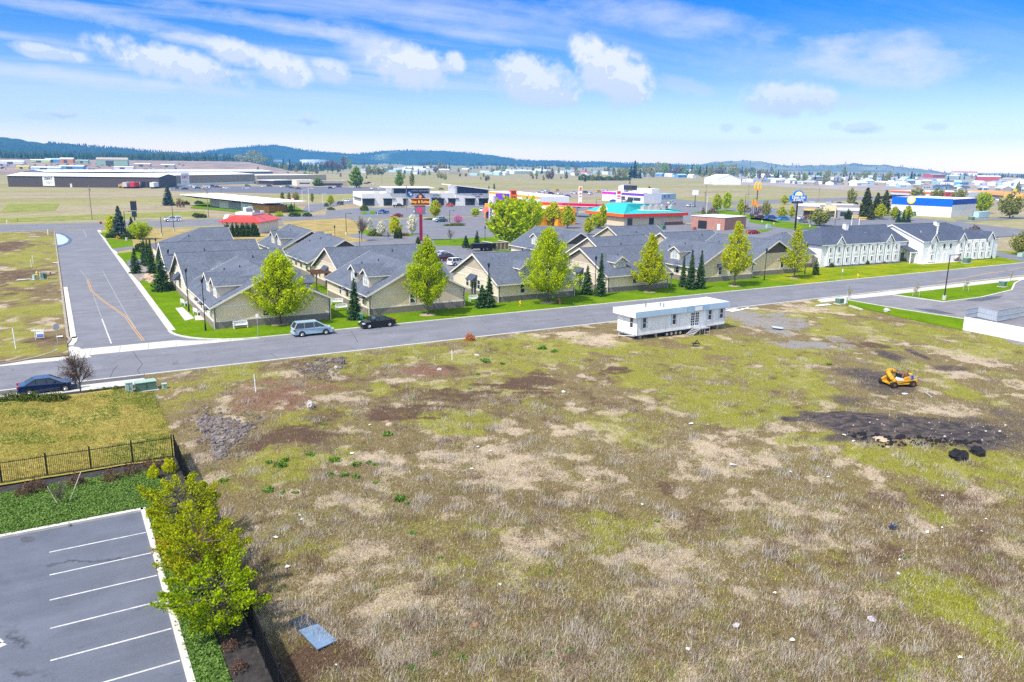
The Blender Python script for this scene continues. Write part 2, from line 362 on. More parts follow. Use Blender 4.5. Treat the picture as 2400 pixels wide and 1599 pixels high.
_f = [(0,1+i,1+(i+1)%NS) for i in range(NS)]+[(1+k*NS+i,1+(k+1)*NS+i,1+(k+1)*NS+(i+1)%NS,1+k*NS+(i+1)%NS) for k in range(len(rad)-1) for i in range(NS)]
g_ = MB(); g_.add(_v, _f); kind(g_.build('ground', LAND), 'structure')
# ---------------------------------------------------------------- sheets, kerbs, markings
def asphalt(name, col, dark=.7):
    t = NT(name); P = t.pos(); f = t.noise(P, 22, 3, .7); a = t.noise(P, .35, 5, .65); mp = t.n('ShaderNodeMapping'); mp.inputs['Scale'].default_value = (.08,1,1); t.l(P, mp.inputs[0])
    st = t.noise(mp.outputs[0], .8, 4, .6); c = t.ramp(a, .3, .7, sc(col, .86), sc(col, 1.1))
    c = t.mix(1, c, t.ramp(f, .25, .75, (.72,.72,.74,1), (1.25,1.25,1.25,1)), 'MULTIPLY'); c = t.mix(1, c, t.ramp(st, .3, .7, (.9,.9,.92,1), (1.1,1.1,1.09,1)), 'MULTIPLY')
    vo = t.n('ShaderNodeTexVoronoi', feature='DISTANCE_TO_EDGE'); vo.inputs['Scale'].default_value = .085
    ad = t.n('ShaderNodeVectorMath', operation='MULTIPLY_ADD'); t.l(t.noise(P, .6, 5, .7, 1), ad.inputs[0]); ad.inputs[1].default_value = (2.6,2.6,0); t.l(P, ad.inputs[2]); t.l(ad.outputs[0], vo.inputs['Vector'])
    cr = t.math('MULTIPLY', t.ramp(vo.outputs['Distance'], .0, .011, (1,1,1,1), (0,0,0,1)), t.ramp(a, .5, .62)); c = t.mix(t.math('MULTIPLY', cr, dark), c, sc(col, .35))
    c = t.mix(t.math('MULTIPLY', t.ramp(t.noise(P, .55, 4, .7), .6, .74), .45), c, sc(col, .5)); c = t.mix(t.math('MULTIPLY', t.ramp(t.noise(P, .12, 3, .6), .52, .56), .22), c, sc(col, 1.35))
    t.base(c); t.b.inputs['Roughness'].default_value = .85; t.b.inputs['Specular IOR Level'].default_value = .25; t.bump(f, .25, .01); return t.m
ASPH = asphalt('asphalt', (.172,.172,.192,1)); ASPH2 = asphalt('parking_asphalt', (.115,.126,.157,1), .9); ASPH3 = asphalt('pale_asphalt', (.165,.165,.18,1))
CONC = M('concrete', (.55,.52,.47,1), .85, .12, .7, .2, fine=.25, world=True)
KERB = M('kerb_concrete', (.6,.57,.51,1), .85, .15, 1.2, .2, fine=.3, world=True)
WHITE_PAINT = M('road_paint_white', (.66,.66,.65,1), .7, .28, 3, fine=.75, world=True); YEL_PAINT = M('road_paint_yellow', (.66,.36,.07,1), .7, .15, 3, fine=.3, world=True)
FADED = M('faded_road_paint', (.3,.3,.31,1), .8, .15, 3, fine=.4, world=True)
def lawn_mat(name, c1, c2, sc_=3):
    t = NT(name); P = t.pos(); a = t.noise(P, .22, 5, .6); b = t.noise(P, sc_, 4, .7); f = t.noise(P, 30, 2, .7)
    c = t.mix(t.ramp(a, .35, .68), c1, c2); c = t.mix(1, c, t.ramp(b, .3, .7, (.72,.78,.7,1), (1.2,1.12,1.2,1)), 'MULTIPLY'); c = t.mix(1, c, t.ramp(f, .3, .7, (.75,.75,.75,1), (1.2,1.2,1.2,1)), 'MULTIPLY')
    t.base(c); t.b.inputs['Roughness'].default_value = 1; t.b.inputs['Specular IOR Level'].default_value = 0; t.bump(b, .6, .05); return t.m
LAWN = lawn_mat('lawn_green', (.085,.175,.003,1), (.15,.235,.007,1)); LAWN2 = lawn_mat('lawn_dandelion', (.1,.19,.005,1), (.3,.3,.01,1)); DRYLAWN = lawn_mat('dry_lawn', (.27,.21,.07,1), (.42,.33,.15,1)); VERGE = lawn_mat('verge_grass', (.17,.2,.045,1), (.3,.3,.09,1), 1)
MULCH = M('bark_mulch', (.05,.044,.042,1), .95, .5, 3, 1, fine=.7, world=True)
def sheet(name, poly, z, mat, thick=0):
    m = MB()
    if thick: m.prism(poly, z-thick, z)
    else: m.add([(x,y,z) for x, y in poly], [tuple(range(len(poly)))])
    return kind(m.build(name, mat), 'structure')
def pxp(*p): return [at(a, b) for a, b in p]
def strip(m, pts, w, z, mi=0):
    "flat ribbon along points"
    pts = [np.array(p[:2], float) for p in pts]; L = []
    for i, p in enumerate(pts):
        d = (pts[min(i+1, len(pts)-1)]-pts[max(i-1, 0)]); d /= np.linalg.norm(d); L.append((p+w/2*np.array([-d[1], d[0]]), p-w/2*np.array([-d[1], d[0]])))
    for (a, b), (c, d) in zip(L, L[1:]): m.add([(*a,z),(*b,z),(*d,z),(*c,z)], [(0,1,2,3)], mi)
def kerb(pts, w=.2, h=.15, mat=None, z=0, name='kerb'):
    pts = [np.array(p[:2], float) for p in pts]; L = []; m = MB()
    for i, p in enumerate(pts):
        d = (pts[min(i+1, len(pts)-1)]-pts[max(i-1, 0)]); d /= np.linalg.norm(d); n = np.array([-d[1], d[0]]); L.append((p+w/2*n, p-w/2*n))
    for (a, b), (c, d) in zip(L, L[1:]):
        m.add([(*a,z+h),(*b,z+h),(*d,z+h),(*c,z+h),(*a,z-.05),(*b,z-.05),(*d,z-.05),(*c,z-.05)], [(0,1,2,3),(1,5,6,2),(4,0,3,7),(0,4,5,1),(2,6,7,3)])
    return kind(m.build(name, mat or KERB), 'structure')
def arc(cx, cy, r, a0, a1, n=10): return [(cx+r*cos(R(a0+(a1-a0)*i/n)), cy+r*sin(R(a0+(a1-a0)*i/n))) for i in range(n+1)]
sheet('main_road', [(-90,84.15),(420,84.15),(420,95.9),(-90,95.9)], .02, ASPH)
LC = pxp((165,797),(158,806),(146,815),(122,828),(90,838),(45,848),(-10,856))
sr = [(.45,268),(.45,106.5)]+LC+[(-12,95.88),(20,95.88)]+arc(20.5,105.2,9.1,-90,-180)[0:]+[(11.45,268)]
sheet('side_road', sr, .016, ASPH)
HWY = [(-420,285),(-60,285),(20,285),(65,292),(130,303),(365,340),(700,392),(1500,520)]
hm = MB(); strip(hm, HWY, 30, .012); kind(hm.build('highway', ASPH3), 'structure')
sheet('pavement', [(-6.5,95.86),(-3,97.2),(-.5,98.6),(.5,99.4),(11.4,99.4),(12.6,98.6),(15,97.4),(20.5,96.3),(20.5,95.86)], .024, CONC)
jm = MB()
for k in range(-4, 20, 3): strip(jm, [(k,95.88),(k+.4,99.3 if 0 < k < 12 else 97)], .05, .028)
kind(jm.build('road_marking', M('joint_dark', (.25,.23,.2,1))), 'structure')
kerb([(6.5,84.05),(420,84.05)], .25, .14)
kerb([(-60,84.05),(6.4,84.05)], .25, .14)
kerb(arc(20.5,105.2,9.1,-90,-180)[::-1]+[(20.5,96.05),(420,96.05)], .3, .15)
kerb([(11.75,266)]+[(11.75,105.2)], .85, .12)
kerb([(.15,266),(.15,106.8)]+LC+[(-14,96.0),(-90,96.0)], .3, .15, M('dirty_kerb', (.34,.29,.24,1), .9, .3, 1.2, fine=.4, world=True)); kerb([(.75,150),(.75,106)]+pxp((176,790),(174,800),(166,810)), .6, .06)
sheet('pavement', pxp((-8,860),(-8,857),(45,849),(92,839),(124,829),(148,817),(168,812),(186,815),(215,838)), .023, CONC)
sheet('path', [(-60,80.6),(6.3,80.6),(6.3,82.7),(-60,82.7)], .1, CONC, .15)
sheet('path', [(-60,82.7),(6.3,82.7),(6.3,83.92),(-60,83.92)], .085, M('gravel_strip', (.12,.115,.12,1), .95, .4, 4, .8, fine=.6, world=True), .13)
# road markings
mk = MB()
strip(mk, pxp((239,748),(261,806)), .16, .026, 0)
for dx in (-.12, .12):
    y_ = [at(205,655),at(214,682),at(240,704),at(295,743),at(310,765),at(336,799)]; strip(mk, [(x+dx, y) for x, y in y_], .08, .026, 1)
strip(mk, pxp((187,632),(205,655)), .12, .026, 2); strip(mk, pxp((240,634),(270,690),(297,738),(318,770)), .14, .025, 2); strip(mk, pxp((218,690),(238,745)), .12, .025, 2); strip(mk, pxp((195,540),(203,556)), .2, .025, 2)
strip(mk, pxp((2195,662),(2260,652),(2330,638)), .18, .026, 1); strip(mk, pxp((2330,640),(2400,627)), .18, .026, 1)
strip(mk, [(-60,90.2),(100,90.2)], .1, .026, 2); strip(mk, [(100,90.2),(300,90.2)], .1, .026, 2)
for k in (-1, 1): strip(mk, [(x,y+k*12.5) for x, y in HWY], .25, .018, 0); strip(mk, [(x,y+k*1.9) for x, y in HWY], .18, .018, 1)
kind(mk.build('road_marking', [WHITE_PAINT, YEL_PAINT, FADED]), 'structure')
# cracks sealed with tar on the road
cm = MB()
for pts in [((312,824),(322,840),(334,854),(322,870),(332,884)),((822,776),(832,790),(838,803)),((258,885),(266,868),(275,858)),((820,815),(838,822)),((1390,748),(1402,762)),((634,829),(650,839))]: strip(cm, pxp(*pts), .06, .027)
kind(cm.build('road_crack', M('tar', (.06,.06,.07,1))), 'structure')
PUD = M('puddle_water', (.62,.68,.74,1), .06, .05, 1, spec=.5)
sheet('puddle', pxp((131,548),(140,549),(152,554),(161,562),(158,568),(148,573),(135,575)), .034, PUD)
sheet('road_stain', pxp((131,546),(145,547),(158,553),(170,561),(166,570),(150,577),(136,581)), .03, M('wet_asphalt', (.05,.055,.075,1), .25, .2, 1, world=True))
sheet('puddle', pxp((1806,772),(1825,774),(1838,777),(1830,779),(1812,776)), .47, PUD)
# parking lot in the lower left corner
sheet('parking_lot', [(-40,5),(2.9,5),(2.9,50),(-40,50)], .03, ASPH2)
kerb([(-40,50.15),(3.05,50.15)], .32, .17); kerb([(3.05,50.3),(3.05,5)], .3, .17)
pm = MB()
for i, y in enumerate((46.85,44.05,41.3,38.55,35.8,33.05,30.3)): strip(pm, [(-2.05,y),(2.85,y)], .11, .036)
strip(pm, pxp((-10,1500),(2,1509)), .3, .036); pm.add([(*p,.036) for p in pxp((-6,1504),(17,1512),(-6,1522))], [(0,1,2)])
kind(pm.build('road_marking', WHITE_PAINT), 'structure')
kerb([(-1.05,50.0),(-.95,50.0)], .34, .172, M('joint_dark', (.2,.2,.2,1)))
# the grass bank, the bed and the mulch behind the parking kerb
def bz(x, y): return .06+(.02+.25*fbm(x,y,5,4,3)+.25*sstep(y, 66, 74))*sstep(x, 6.6, 3.2)
BANKM = lawn_mat('bank_grass', (.25,.235,.045,1), (.4,.33,.1,1), 2)
grid('lawn', -14, 6.4, 58.4, 78.4, .4, bz, BANKM, False)
sheet('mulch_bed', [(-14,57.2),(4.5,57.0),(4.6,50),(4.4,5),(6.1,5),(6.1,58.5),(-14,58.5)], .07, MULCH, .1)
sheet('mulch_bed', [(-14,78.2),(6.6,77.2),(6.6,80.55),(-14,80.55)], .12, MULCH, .14)
IVYG = lawn_mat('ground_cover_soil', (.05,.11,.02,1), (.09,.17,.035,1), 2)
sheet('lawn', [(-14,50.3),(4.55,50.3),(4.45,57.05),(-14,57.2)], .12, IVYG, .14); sheet('lawn', [(3.2,5),(4.4,5),(4.6,50.3),(3.2,50.3)], .12, IVYG, .14)
# lawns and yards behind the main road
sheet('lawn', [(12.1,106)]+arc(20.5,105.2,8.7,180,270)+[(119,96.2),(119,200),(12.1,200)], .1, LAWN, .12)
sheet('lawn', [(119,96.2),(222,96.2),(222,112),(205,124),(119,124)], .1, LAWN2, .12)
sheet('lawn', [(222,96.2),(420,96.2),(420,104),(222,112)], .1, VERGE, .12)
AS4 = ASPH3
sheet('parking_lot', [(57,123),(92.5,123),(92.5,160),(96,180),(300,130),(330,200),(330,300),(62,272),(30,262),(30,186),(57,186)], .112, AS4)
sheet('lawn', [(30,186),(58,186),(58,196),(75,205),(70,262),(12.2,262),(12.2,200)], .118, DRYLAWN)
sheet('lawn', pxp((232,546),(262,546),(296,560),(247,560)), .125, LAWN); sheet('lawn', pxp((247,561),(310,561),(312,578),(262,584)), .125, LAWN); sheet('lawn', pxp((273,596),(340,588),(340,608),(290,612)), .125, LAWN)
sheet('driveway', pxp((262,584),(312,578),(318,584),(275,592)), .122, ASPH3); sheet('driveway', pxp((296,612),(345,606),(350,624),(306,638)), .122, ASPH3)
sheet('mulch_bed', pxp((305,640),(352,612),(362,650),(325,662)), .124, M('gravel_bed', (.3,.26,.23,1), .95, .35, 3, .8, fine=.6, world=True))
sheet('path', pxp((411,724),(428,722),(456,748),(434,754)), .125, CONC); sheet('path', pxp((456,742),(478,741),(480,752),(458,753)), .126, CONC)
for p in [((660,520),(812,512),(880,540),(770,562),(680,548)),]: sheet('lawn', pxp(*p), .124, DRYLAWN)
for p in [((1016,563),(1165,556),(1300,575),(1180,578),(1020,577)),((846,536),(902,552),(880,555),(840,546)),((935,545),(975,552),(958,556),(925,549)),((844,498),(882,494),(900,500),(850,503)),
          ((1615,498),(1700,492),(1800,512),(1830,523),(1700,508)),((1755,522),(1850,538),(1930,538),(1900,527),(1760,510)),((1750,540),(1815,538),(1790,546),(1745,545)),((445,488),(560,498),(720,500),(690,482),(640,470),(470,475))]: sheet('lawn', pxp(*p), .126, LAWN)
sheet('lawn', pxp((0,512),(480,494),(480,506),(0,522)), .03, VERGE); sheet('lawn', pxp((20,478),(140,478),(130,494),(0,498)), .03, VERGE)
# right hand drive and lawns
sheet('path', pxp((1915,705),(1930,702),(2420,648),(2420,655),(2095,693),(1990,704),(1925,711)), .16, CONC, .2)
sheet('driveway', pxp((1985,704),(2100,691),(2420,655),(2420,830),(2262,752),(2106,727)), .1, asphalt('drive_asphalt', (.2,.19,.2,1)), .1)
L1 = pxp((2092,693),(2395,658),(2388,661),(2378,666),(2371,682),(2300,699),(2213,710)); sheet('lawn', L1, .2, LAWN, .2); kerb(L1[1:]+L1[:1], .3, .23)
L2 = pxp((1976,704),(2106,727),(2262,751),(2256,776),(2183,761),(2101,743),(2030,726),(1984,717)); sheet('lawn', L2, .2, LAWN, .2); kerb(L2[:3], .3, .24); kerb(pxp((1991,719),(2020,728)), .3, .25)
sheet('road_stain', pxp((2260,706),(2290,698),(2350,695),(2340,701),(2300,708)), .106, M('oil_stain', (.08,.08,.09,1), .6, world=True)); sheet('road_stain', pxp((2140,724),(2190,727),(2240,738),(2200,737)), .106, M('oil_stain', (.08,.08,.09,1)))
sheet('road_stain', pxp((48,1262),(58,1259),(75,1259),(83,1263),(76,1270),(60,1273),(50,1270)), .037, M('oil_stain', (.08,.08,.09,1)))
# ================================================================ vegetation
def atf(px, py):
    z = 0.1
    for _ in range(4): x, y = at(px, py, z); z = gzf(x, y)
    return (x, y, z)
def rand_dirs(n):
    d = rng.normal(size=(n,3)); return d/np.linalg.norm(d, axis=1)[:,None]
def leaf_quads(P, size, up=0.0, asp=1.6, along=None):
    "a leaf-sized quad at every point"
    n = len(P); N = rand_dirs(n); N[:,2] += up; N /= np.linalg.norm(N, axis=1)[:,None]
    A = rand_dirs(n) if along is None else along+.5*rand_dirs(n)
    A -= (A*N).sum(1)[:,None]*N; A /= np.linalg.norm(A, axis=1)[:,None]+1e-9; B = np.cross(N, A)
    s = (size*rng.uniform(.6, 1.3, n))[:,None]; a = A*s*asp/2; b = B*s/2
    V = np.stack([P-a, P+b*.9, P+a, P-b*.9], 1).reshape(-1,3); return V, np.arange(4*n).reshape(-1,4)
def tube_np(segs, n=4):
    "segs: (p,q,r0,r1)"
    m = MB()
    for p, q, a, b in segs: m.tube(p, q, a, b, n)
    return m
def limb_crown(H, z0, rad, prof, nl, nleaf, size, rise=.9, spread=.28, seed=0, holes=.0):
    "limbs climbing from the trunk to the crown's outline, leaves in sprays along them"
    segs = []; pts = []; dirs = []
    for i in range(nl):
        t = (i+.5)/nl; a = i*2.39996+rng.uniform(-.4, .4); ze = z0+(H-z0)*min(1.0, t**.9+rng.uniform(-.08,.06)); tt = np.clip((ze-z0)/(H-z0), .01, .99)
        r = rad*prof(tt)*rng.uniform(.62, 1.14)*(1+.16*math.sin(3*a+seed)+.1*math.sin(5*a+7*tt+seed*2)); e = np.array([r*cos(a), r*sin(a), ze]); zb = z0+(ze-z0)*.82-rise*r*.55; zb = max(zb, z0*.75)
        b = np.array([.1*cos(a), .1*sin(a), zb]); mid = b+(e-b)*.5+np.array([r*.12*cos(a), r*.12*sin(a), -.06*r])
        segs += [(b, mid, .045, .03), (mid, e, .03, .008)]
        k = max(6, int(nleaf/nl*(.35+prof(tt)*1.1))); u = rng.uniform(.25, 1.04, k)**.75
        q = np.where(u[:,None] < .5, b+(mid-b)*(u[:,None]*2), mid+(e-mid)*(u[:,None]*2-1)); sp = spread*rad*(.35+.65*np.sin(np.clip(u,0,1)*pi))[:,None]
        q = q+rng.normal(size=(k,3))*sp*[.55,.55,.5]+np.array([0,0,.05]); pts.append(q); dirs.append(np.repeat(((e-b)/np.linalg.norm(e-b)+[0,0,.6])[None], k, 0))
    return np.concatenate(pts), np.concatenate(dirs), segs
BARK = M('bark', (.12,.095,.075,1), .95, .3, 4, 1); BARKG = M('grey_bark', (.24,.22,.21,1), .95, .25, 4, 1)
MAPLE = leafmat('maple_leaves', (.24,.33,.002,1), (.68,.8,.012,1), .48); MAPLE2 = leafmat('new_maple_leaves', (.3,.35,.002,1), (.74,.78,.013,1), .48)
LINDEN = leafmat('kerb_tree_leaves', (.15,.19,.004,1), (.5,.55,.014,1), .42); LINDENG = leafmat('green_kerb_tree_leaves', (.13,.2,.003,1), (.44,.58,.012,1), .42); LINDENB = leafmat('bronze_tree_leaves', (.3,.21,.008,1), (.66,.45,.025,1), .45); GREENL = leafmat('green_leaves', (.1,.2,.008,1), (.36,.5,.03,1), .4)
OLIVE = leafmat('olive_leaves', (.16,.18,.03,1), (.46,.46,.1,1), .35); CONIF = leafmat('conifer_needles', (.018,.05,.018,1), (.11,.2,.07,1), .15); BLUES = leafmat('blue_spruce_needles', (.03,.06,.055,1), (.14,.19,.17,1), .12)
ARBOR = leafmat('arborvitae_leaves', (.025,.05,.008,1), (.1,.15,.025,1), .15); BLOSS = leafmat('white_blossom', (.55,.57,.5,1), (.9,.9,.86,1), .3); PINKB = leafmat('pink_blossom', (.45,.14,.35,1), (.8,.38,.65,1), .3)
SHRUB = leafmat('shrub_leaves', (.05,.08,.012,1), (.2,.24,.04,1), .25); RUSTL = leafmat('rust_leaves', (.28,.08,.02,1), (.62,.26,.08,1), .3); DEADL = leafmat('dead_leaves', (.08,.045,.03,1), (.22,.13,.09,1), .2); TWIG = M('twig', (.16,.12,.1,1), .9, .25, 4)
PINE = leafmat('pine_needles', (.04,.06,.012,1), (.17,.19,.05,1), .15); CONFB = leafmat('far_conifer_needles', (.012,.03,.014,1), (.05,.085,.04,1), .1)
egg = lambda t: max(.05, min(1, (t/.22)**.6))*(1-max(0, t-.3)/.7)**.62 if t < 1 else .05
egg2 = lambda t: max(.05, min(1, (t/.3)**.7))*(1-max(0, t-.36)/.64)**.8 if t < 1 else .05
egg3 = lambda t: max(.05, min(1, (t/.2)**.6))*(1-max(0, t-.25)/.75)**.9 if t < 1 else .05
rnd = lambda t: max(.12, math.sqrt(max(0, 1-(2*t-1)**2)))
vase = lambda t: .35+.65*min(1, t/.6) if t < .75 else max(.1, 1-(t-.75)*2.6)
col_ = lambda t: max(.25, min(1, t/.2))*(1-max(0, t-.7)/.3*.7)
def trunk_mesh(H, r, name='trunk', mat=None, segs=(), n=8):
    m = MB(); k = 5; px_ = [(0,0,-.1)]
    for i in range(1, k+1): px_.append((random.uniform(-.04,.04)*i, random.uniform(-.04,.04)*i, H*i/k))
    for i in range(k): m.tube(px_[i], px_[i+1], r*(1-.16*i)*(1.35 if i == 0 else 1), r*(1-.16*(i+1)), n)
    for p, q, a, b in segs: m.tube(p, q, a, b, 4)
    return m.mesh(name, mat or BARK, True)
TREE = {}
def tree_mesh(key, H, z0, rad, prof, nl, nleaf, size, mat, bark=None, tr=.13, asp=1.6, spread=.28, rise=.9):
    P, D, S = limb_crown(H, z0, rad, prof, nl, nleaf, size, rise, spread, rng.uniform(0, 6)); V, F = leaf_quads(P, size, .2, asp, D)
    TREE[key] = (npmesh('crown', V, F, mat), trunk_mesh(H*.8, tr, 'trunk', bark, S)); return key
def conifer_mesh(key, H, r, mat, lv=22, nb=13, per=12, z0=.25, size=.3, bark=None, droop=.25, power=.85):
    P = []; D = []; seg = []
    for i in range(lv):
        t = (i+.3)/lv; z = z0+(H-z0)*t; rr = r*(1-t)**power+.05
        for j in range(max(4, int(nb*(1-.6*t)))):
            a = rng.uniform(0, 2*pi); L = rr*rng.uniform(.65, 1.12); d = np.array([cos(a), sin(a), -droop]); k = max(3, int(per*(.3+L/r)))
            u = rng.uniform(.12, 1, k); q = np.array([0,0,z])+d*u[:,None]*L+np.array([0,0,.16])*(u**2)[:,None]*L; w = (.16*L*(1.2-u))[:,None]
            q += rng.normal(size=(k,3))*w*[1,1,.35]; P.append(q); D.append(np.repeat(d[None], k, 0))
    P.append(np.array([[0,0,H-.05],[0,0,H-.2],[0,0,H-.35]])); D.append(np.array([[0,0,1.]]*3))
    V, F = leaf_quads(np.concatenate(P), size, .8, 1.9, np.concatenate(D)); m = MB(); m.tube((0,0,-.1), (0,0,H*.95), .02*H+.05, .02, 7)
    TREE[key] = (npmesh('crown', V, F, mat), m.mesh('trunk', bark or BARK, True)); return key
def bare_mesh(key, H, spread=.5, n0=5, mat=None, leaf=None, nleaf=0, size=.12, thick=.09, name='branches', lv=4):
    m = MB(); tips = []
    def grow(p, d, L, r, k):
        q = p+d*L; m.tube(p, q, r, r*.68, 5 if k > 1 else 3)
        if k == 0: tips.append(q); tips.append((p+q)/2); return
        for i in range(3 if k < lv-1 else n0):
            e = d+spread*rand_dirs(1)[0]*(1.25 if k < lv else 1)+np.array([0,0,.12]); e /= np.linalg.norm(e); s = random.uniform(.35, 1); grow(p+d*L*s, e, L*random.uniform(.6,.82), r*.56, k-1)
        grow(q, (d+.22*rand_dirs(1)[0])/np.linalg.norm(d+.22*rand_dirs(1)[0]), L*.72, r*.66, k-1)
    grow(np.array([0,0,-.05]), np.array([0,0,1.]), H*.34, thick, lv)
    me = m.mesh(name, mat or TWIG); c = None
    if leaf is not None:
        T = np.array(tips); i = rng.integers(0, len(T), nleaf); V, F = leaf_quads(T[i]+rng.normal(size=(nleaf,3))*.16*H/5, size, 0, 1.3); c = npmesh('crown', V, F, leaf)
    TREE[key] = (c, me); return key
def blob_mesh(key, rx, ry, h, mat, n, size, stem=None):
    "a shrub: leaves through a rounded volume with a lumpy outline"
    d = rand_dirs(n); d[:,2] = np.abs(d[:,2]); lump = 1+.22*np.sin(d[:,0]*7+d[:,1]*5)*np.cos(d[:,2]*6+d[:,0]*4); r = (rng.uniform(.35,1,n)**.4*lump)[:,None]
    V, F = leaf_quads(d*r*[rx,ry,h]+[0,0,.05], size, .2, 1.5); m = MB()
    for i in range(6): a = i*1.05; m.tube((0,0,-.05), (.5*rx*cos(a), .5*ry*sin(a), h*.7), .025, .01, 4)
    TREE[key] = (npmesh('foliage', V, F, mat), m.mesh('stem', TWIG)); return key
def plant(key, loc, name, label, cat='tree', group=None, rz=None, s=1.0):
    rz = random.uniform(0, 6.28) if rz is None else rz; c, t = TREE[key]
    o = thing(name, label, cat, loc, rz, group, s)
    if c is not None: mobj('foliage' if cat in ('shrub','hedge') else 'crown', c, o)
    if t is not None: mobj('stem' if cat in ('shrub','hedge') else 'trunk', t, o)
    return o
def htree(px, py, ptop): return topz(px, py, ptop)
# -- the bright maples along the main road: foot px, row of the top, crown width in px
RD = [(658,762,588,128,'beside the silver minivan'),(1003,740,558,106,'on the lawn between the fir and the cream house'),(1284,711,533,124,'with the bent leafy top behind the yellow hydrant'),(1523,686,548,80,'in front of the house beside the three firs'),(1721,672,520,74,'right of the three slim firs'),(1861,653,527,66,'at the corner of the white hotel')]
for i, (px_, py_, pt, w, wh) in enumerate(RD):
    h = htree(px_, py_, pt); rad = width(px_, py_, w)/2
    tree_mesh(('maple', i), h, h*.2, rad, (egg, egg2, egg, egg3, egg2, egg3)[i], 120, (17000,15000,18000,11000,10000,5200)[i], .17, MAPLE if i in (0,1,2) else MAPLE2, tr=.14, spread=.2)
    plant(('maple', i), at(px_, py_), 'maple_tree', 'bright yellow-green maple '+wh, 'tree', 'maples along the kerb of the main road', 0)
    m = MB(); x, y = at(px_, py_); rr = 1.25
    m.add([(x+rr*cos(a)*random.uniform(.9,1.1), y+rr*.8*sin(a), .125) for a in np.linspace(0, 6.28, 18, endpoint=False)]+[(x,y,.2)], [(k,(k+1)%18,18) for k in range(18)])
    kind(m.build('mulch_bed', M('tan_mulch', (.42,.33,.25,1), .95, .3, 4, 1, fine=.5, world=True)), 'structure')
# -- lime trees beside the parking kerb in the foreground
for i, (px_, py_, pt, w, lb, mt) in enumerate([(428,1290,1105,190,'yellow-green kerbside tree farthest up the fence, olive tinged',LINDEN),(478,1392,1190,230,'yellow-green kerbside tree in the middle with bronze lower left branches',LINDEN),(512,1490,1310,250,'bright green kerbside tree nearest the bottom of the parking lot',LINDENG),(447,1330,1235,150,'small bronze tinted tree between two greener kerbside trees',LINDENB)]):
    h = htree(px_, py_, pt)*(.92 if i < 3 else .85); rad = width(px_, py_, w)/2*1.06
    tree_mesh(('lime', i), h, h*.22, rad, vase, 44, 7500 if i < 3 else 3000, .1, mt, tr=.09, asp=1.2, spread=.13, rise=.3)
    plant(('lime', i), at(px_, py_), 'kerbside_tree', lb, 'tree', 'trees beside the parking kerb', 0)
# -- conifers
for k, (H_, r_, lv) in {'fir_a': (5.2,1.35,24), 'fir_b': (7.0,1.5,28), 'fir_c': (8.4,1.25,34), 'fir_d': (6.2,1.7,24), 'fir_s': (3.2,1.2,16)}.items(): conifer_mesh(k, H_, r_, CONIF, lv, 16, 15, size=.2)
conifer_mesh('spruce', 10, 3.0, BLUES, 30, 18, 22, size=.34); conifer_mesh('bigpine', 17, 4.2, PINE, 26, 16, 26, 1.5, .7, power=.6)
HH = {'fir_a':5.2,'fir_b':7.0,'fir_c':8.4,'fir_d':6.2,'fir_s':3.2,'spruce':10,'bigpine':17}
def fir(key, px_, py_, pt, label, name='fir_tree', group=None):
    h = htree(px_, py_, pt); return plant(key, at(px_, py_), name, label, 'tree', group, None, h/HH[key])
fir('fir_b', 832, 750, 652, 'dark green fir in front of the cream house behind the black coupe'); fir('fir_b', 1146, 722, 640, 'dark green fir beside the lamp post at the house corner'); fir('fir_s', 1130, 722, 668, 'small fir half hidden beside a taller fir at the house corner')
fir('fir_d', 1376, 692, 622, 'lower of the two firs sharing a round bed by the lamp post'); fir('fir_c', 1407, 695, 593, 'tall slim fir on the right of the two firs sharing a round bed')
fir('fir_c', 1600, 674, 600, 'left fir in the row of three slim firs'); fir('fir_c', 1618, 680, 585, 'middle fir in the row of three slim firs'); fir('fir_c', 1640, 678, 586, 'right fir in the row of three slim firs')
fir('fir_d', 380, 684, 592, 'nearest dark fir on the lawn beside the side road'); fir('fir_c', 357, 642, 560, 'slim dark fir up the gravel bed beside the side road'); fir('fir_b', 340, 622, 560, 'dark brownish fir beside the driveway of the cottages'); fir('fir_d', 318, 642, 582, 'low spreading fir with a bare upper stem in the gravel bed'); fir('fir_b', 348, 625, 562, 'dark fir touching its brownish neighbour beside the driveway')
fir('spruce', 282, 556, 482, 'tall blue spruce at the corner of the highway', 'spruce_tree'); fir('spruce', 310, 548, 508, 'lower blue spruce touching the tall one at the highway corner', 'spruce_tree'); fir('fir_d', 1118, 580, 540, 'small fir behind the black dump trailer'); fir('fir_s', 1092, 582, 552, 'tiny fir left of the black dump trailer')
fir('spruce', 395, 482, 432, 'tall dark green pine in the field behind the highway sign', 'pine_tree')
for px_, py_, pt, lb in [(2027,512,440,'tall dark olive pine beside the fast food lot'),(2052,512,452,'dark olive pine right of the tallest pine behind the hotel'),(2072,505,446,'greener pine with a round top left of the blue striped store'),(2040,516,478,'low dark pine between the tall pines behind the hotel')]: fir('bigpine', px_, py_, pt, lb, 'pine_tree', 'pines behind the hotel')
for i, px_ in enumerate((2105,2116,2128)): fir('fir_d', px_, 522, 492+i, 'small dark fir in front of the blue striped store')
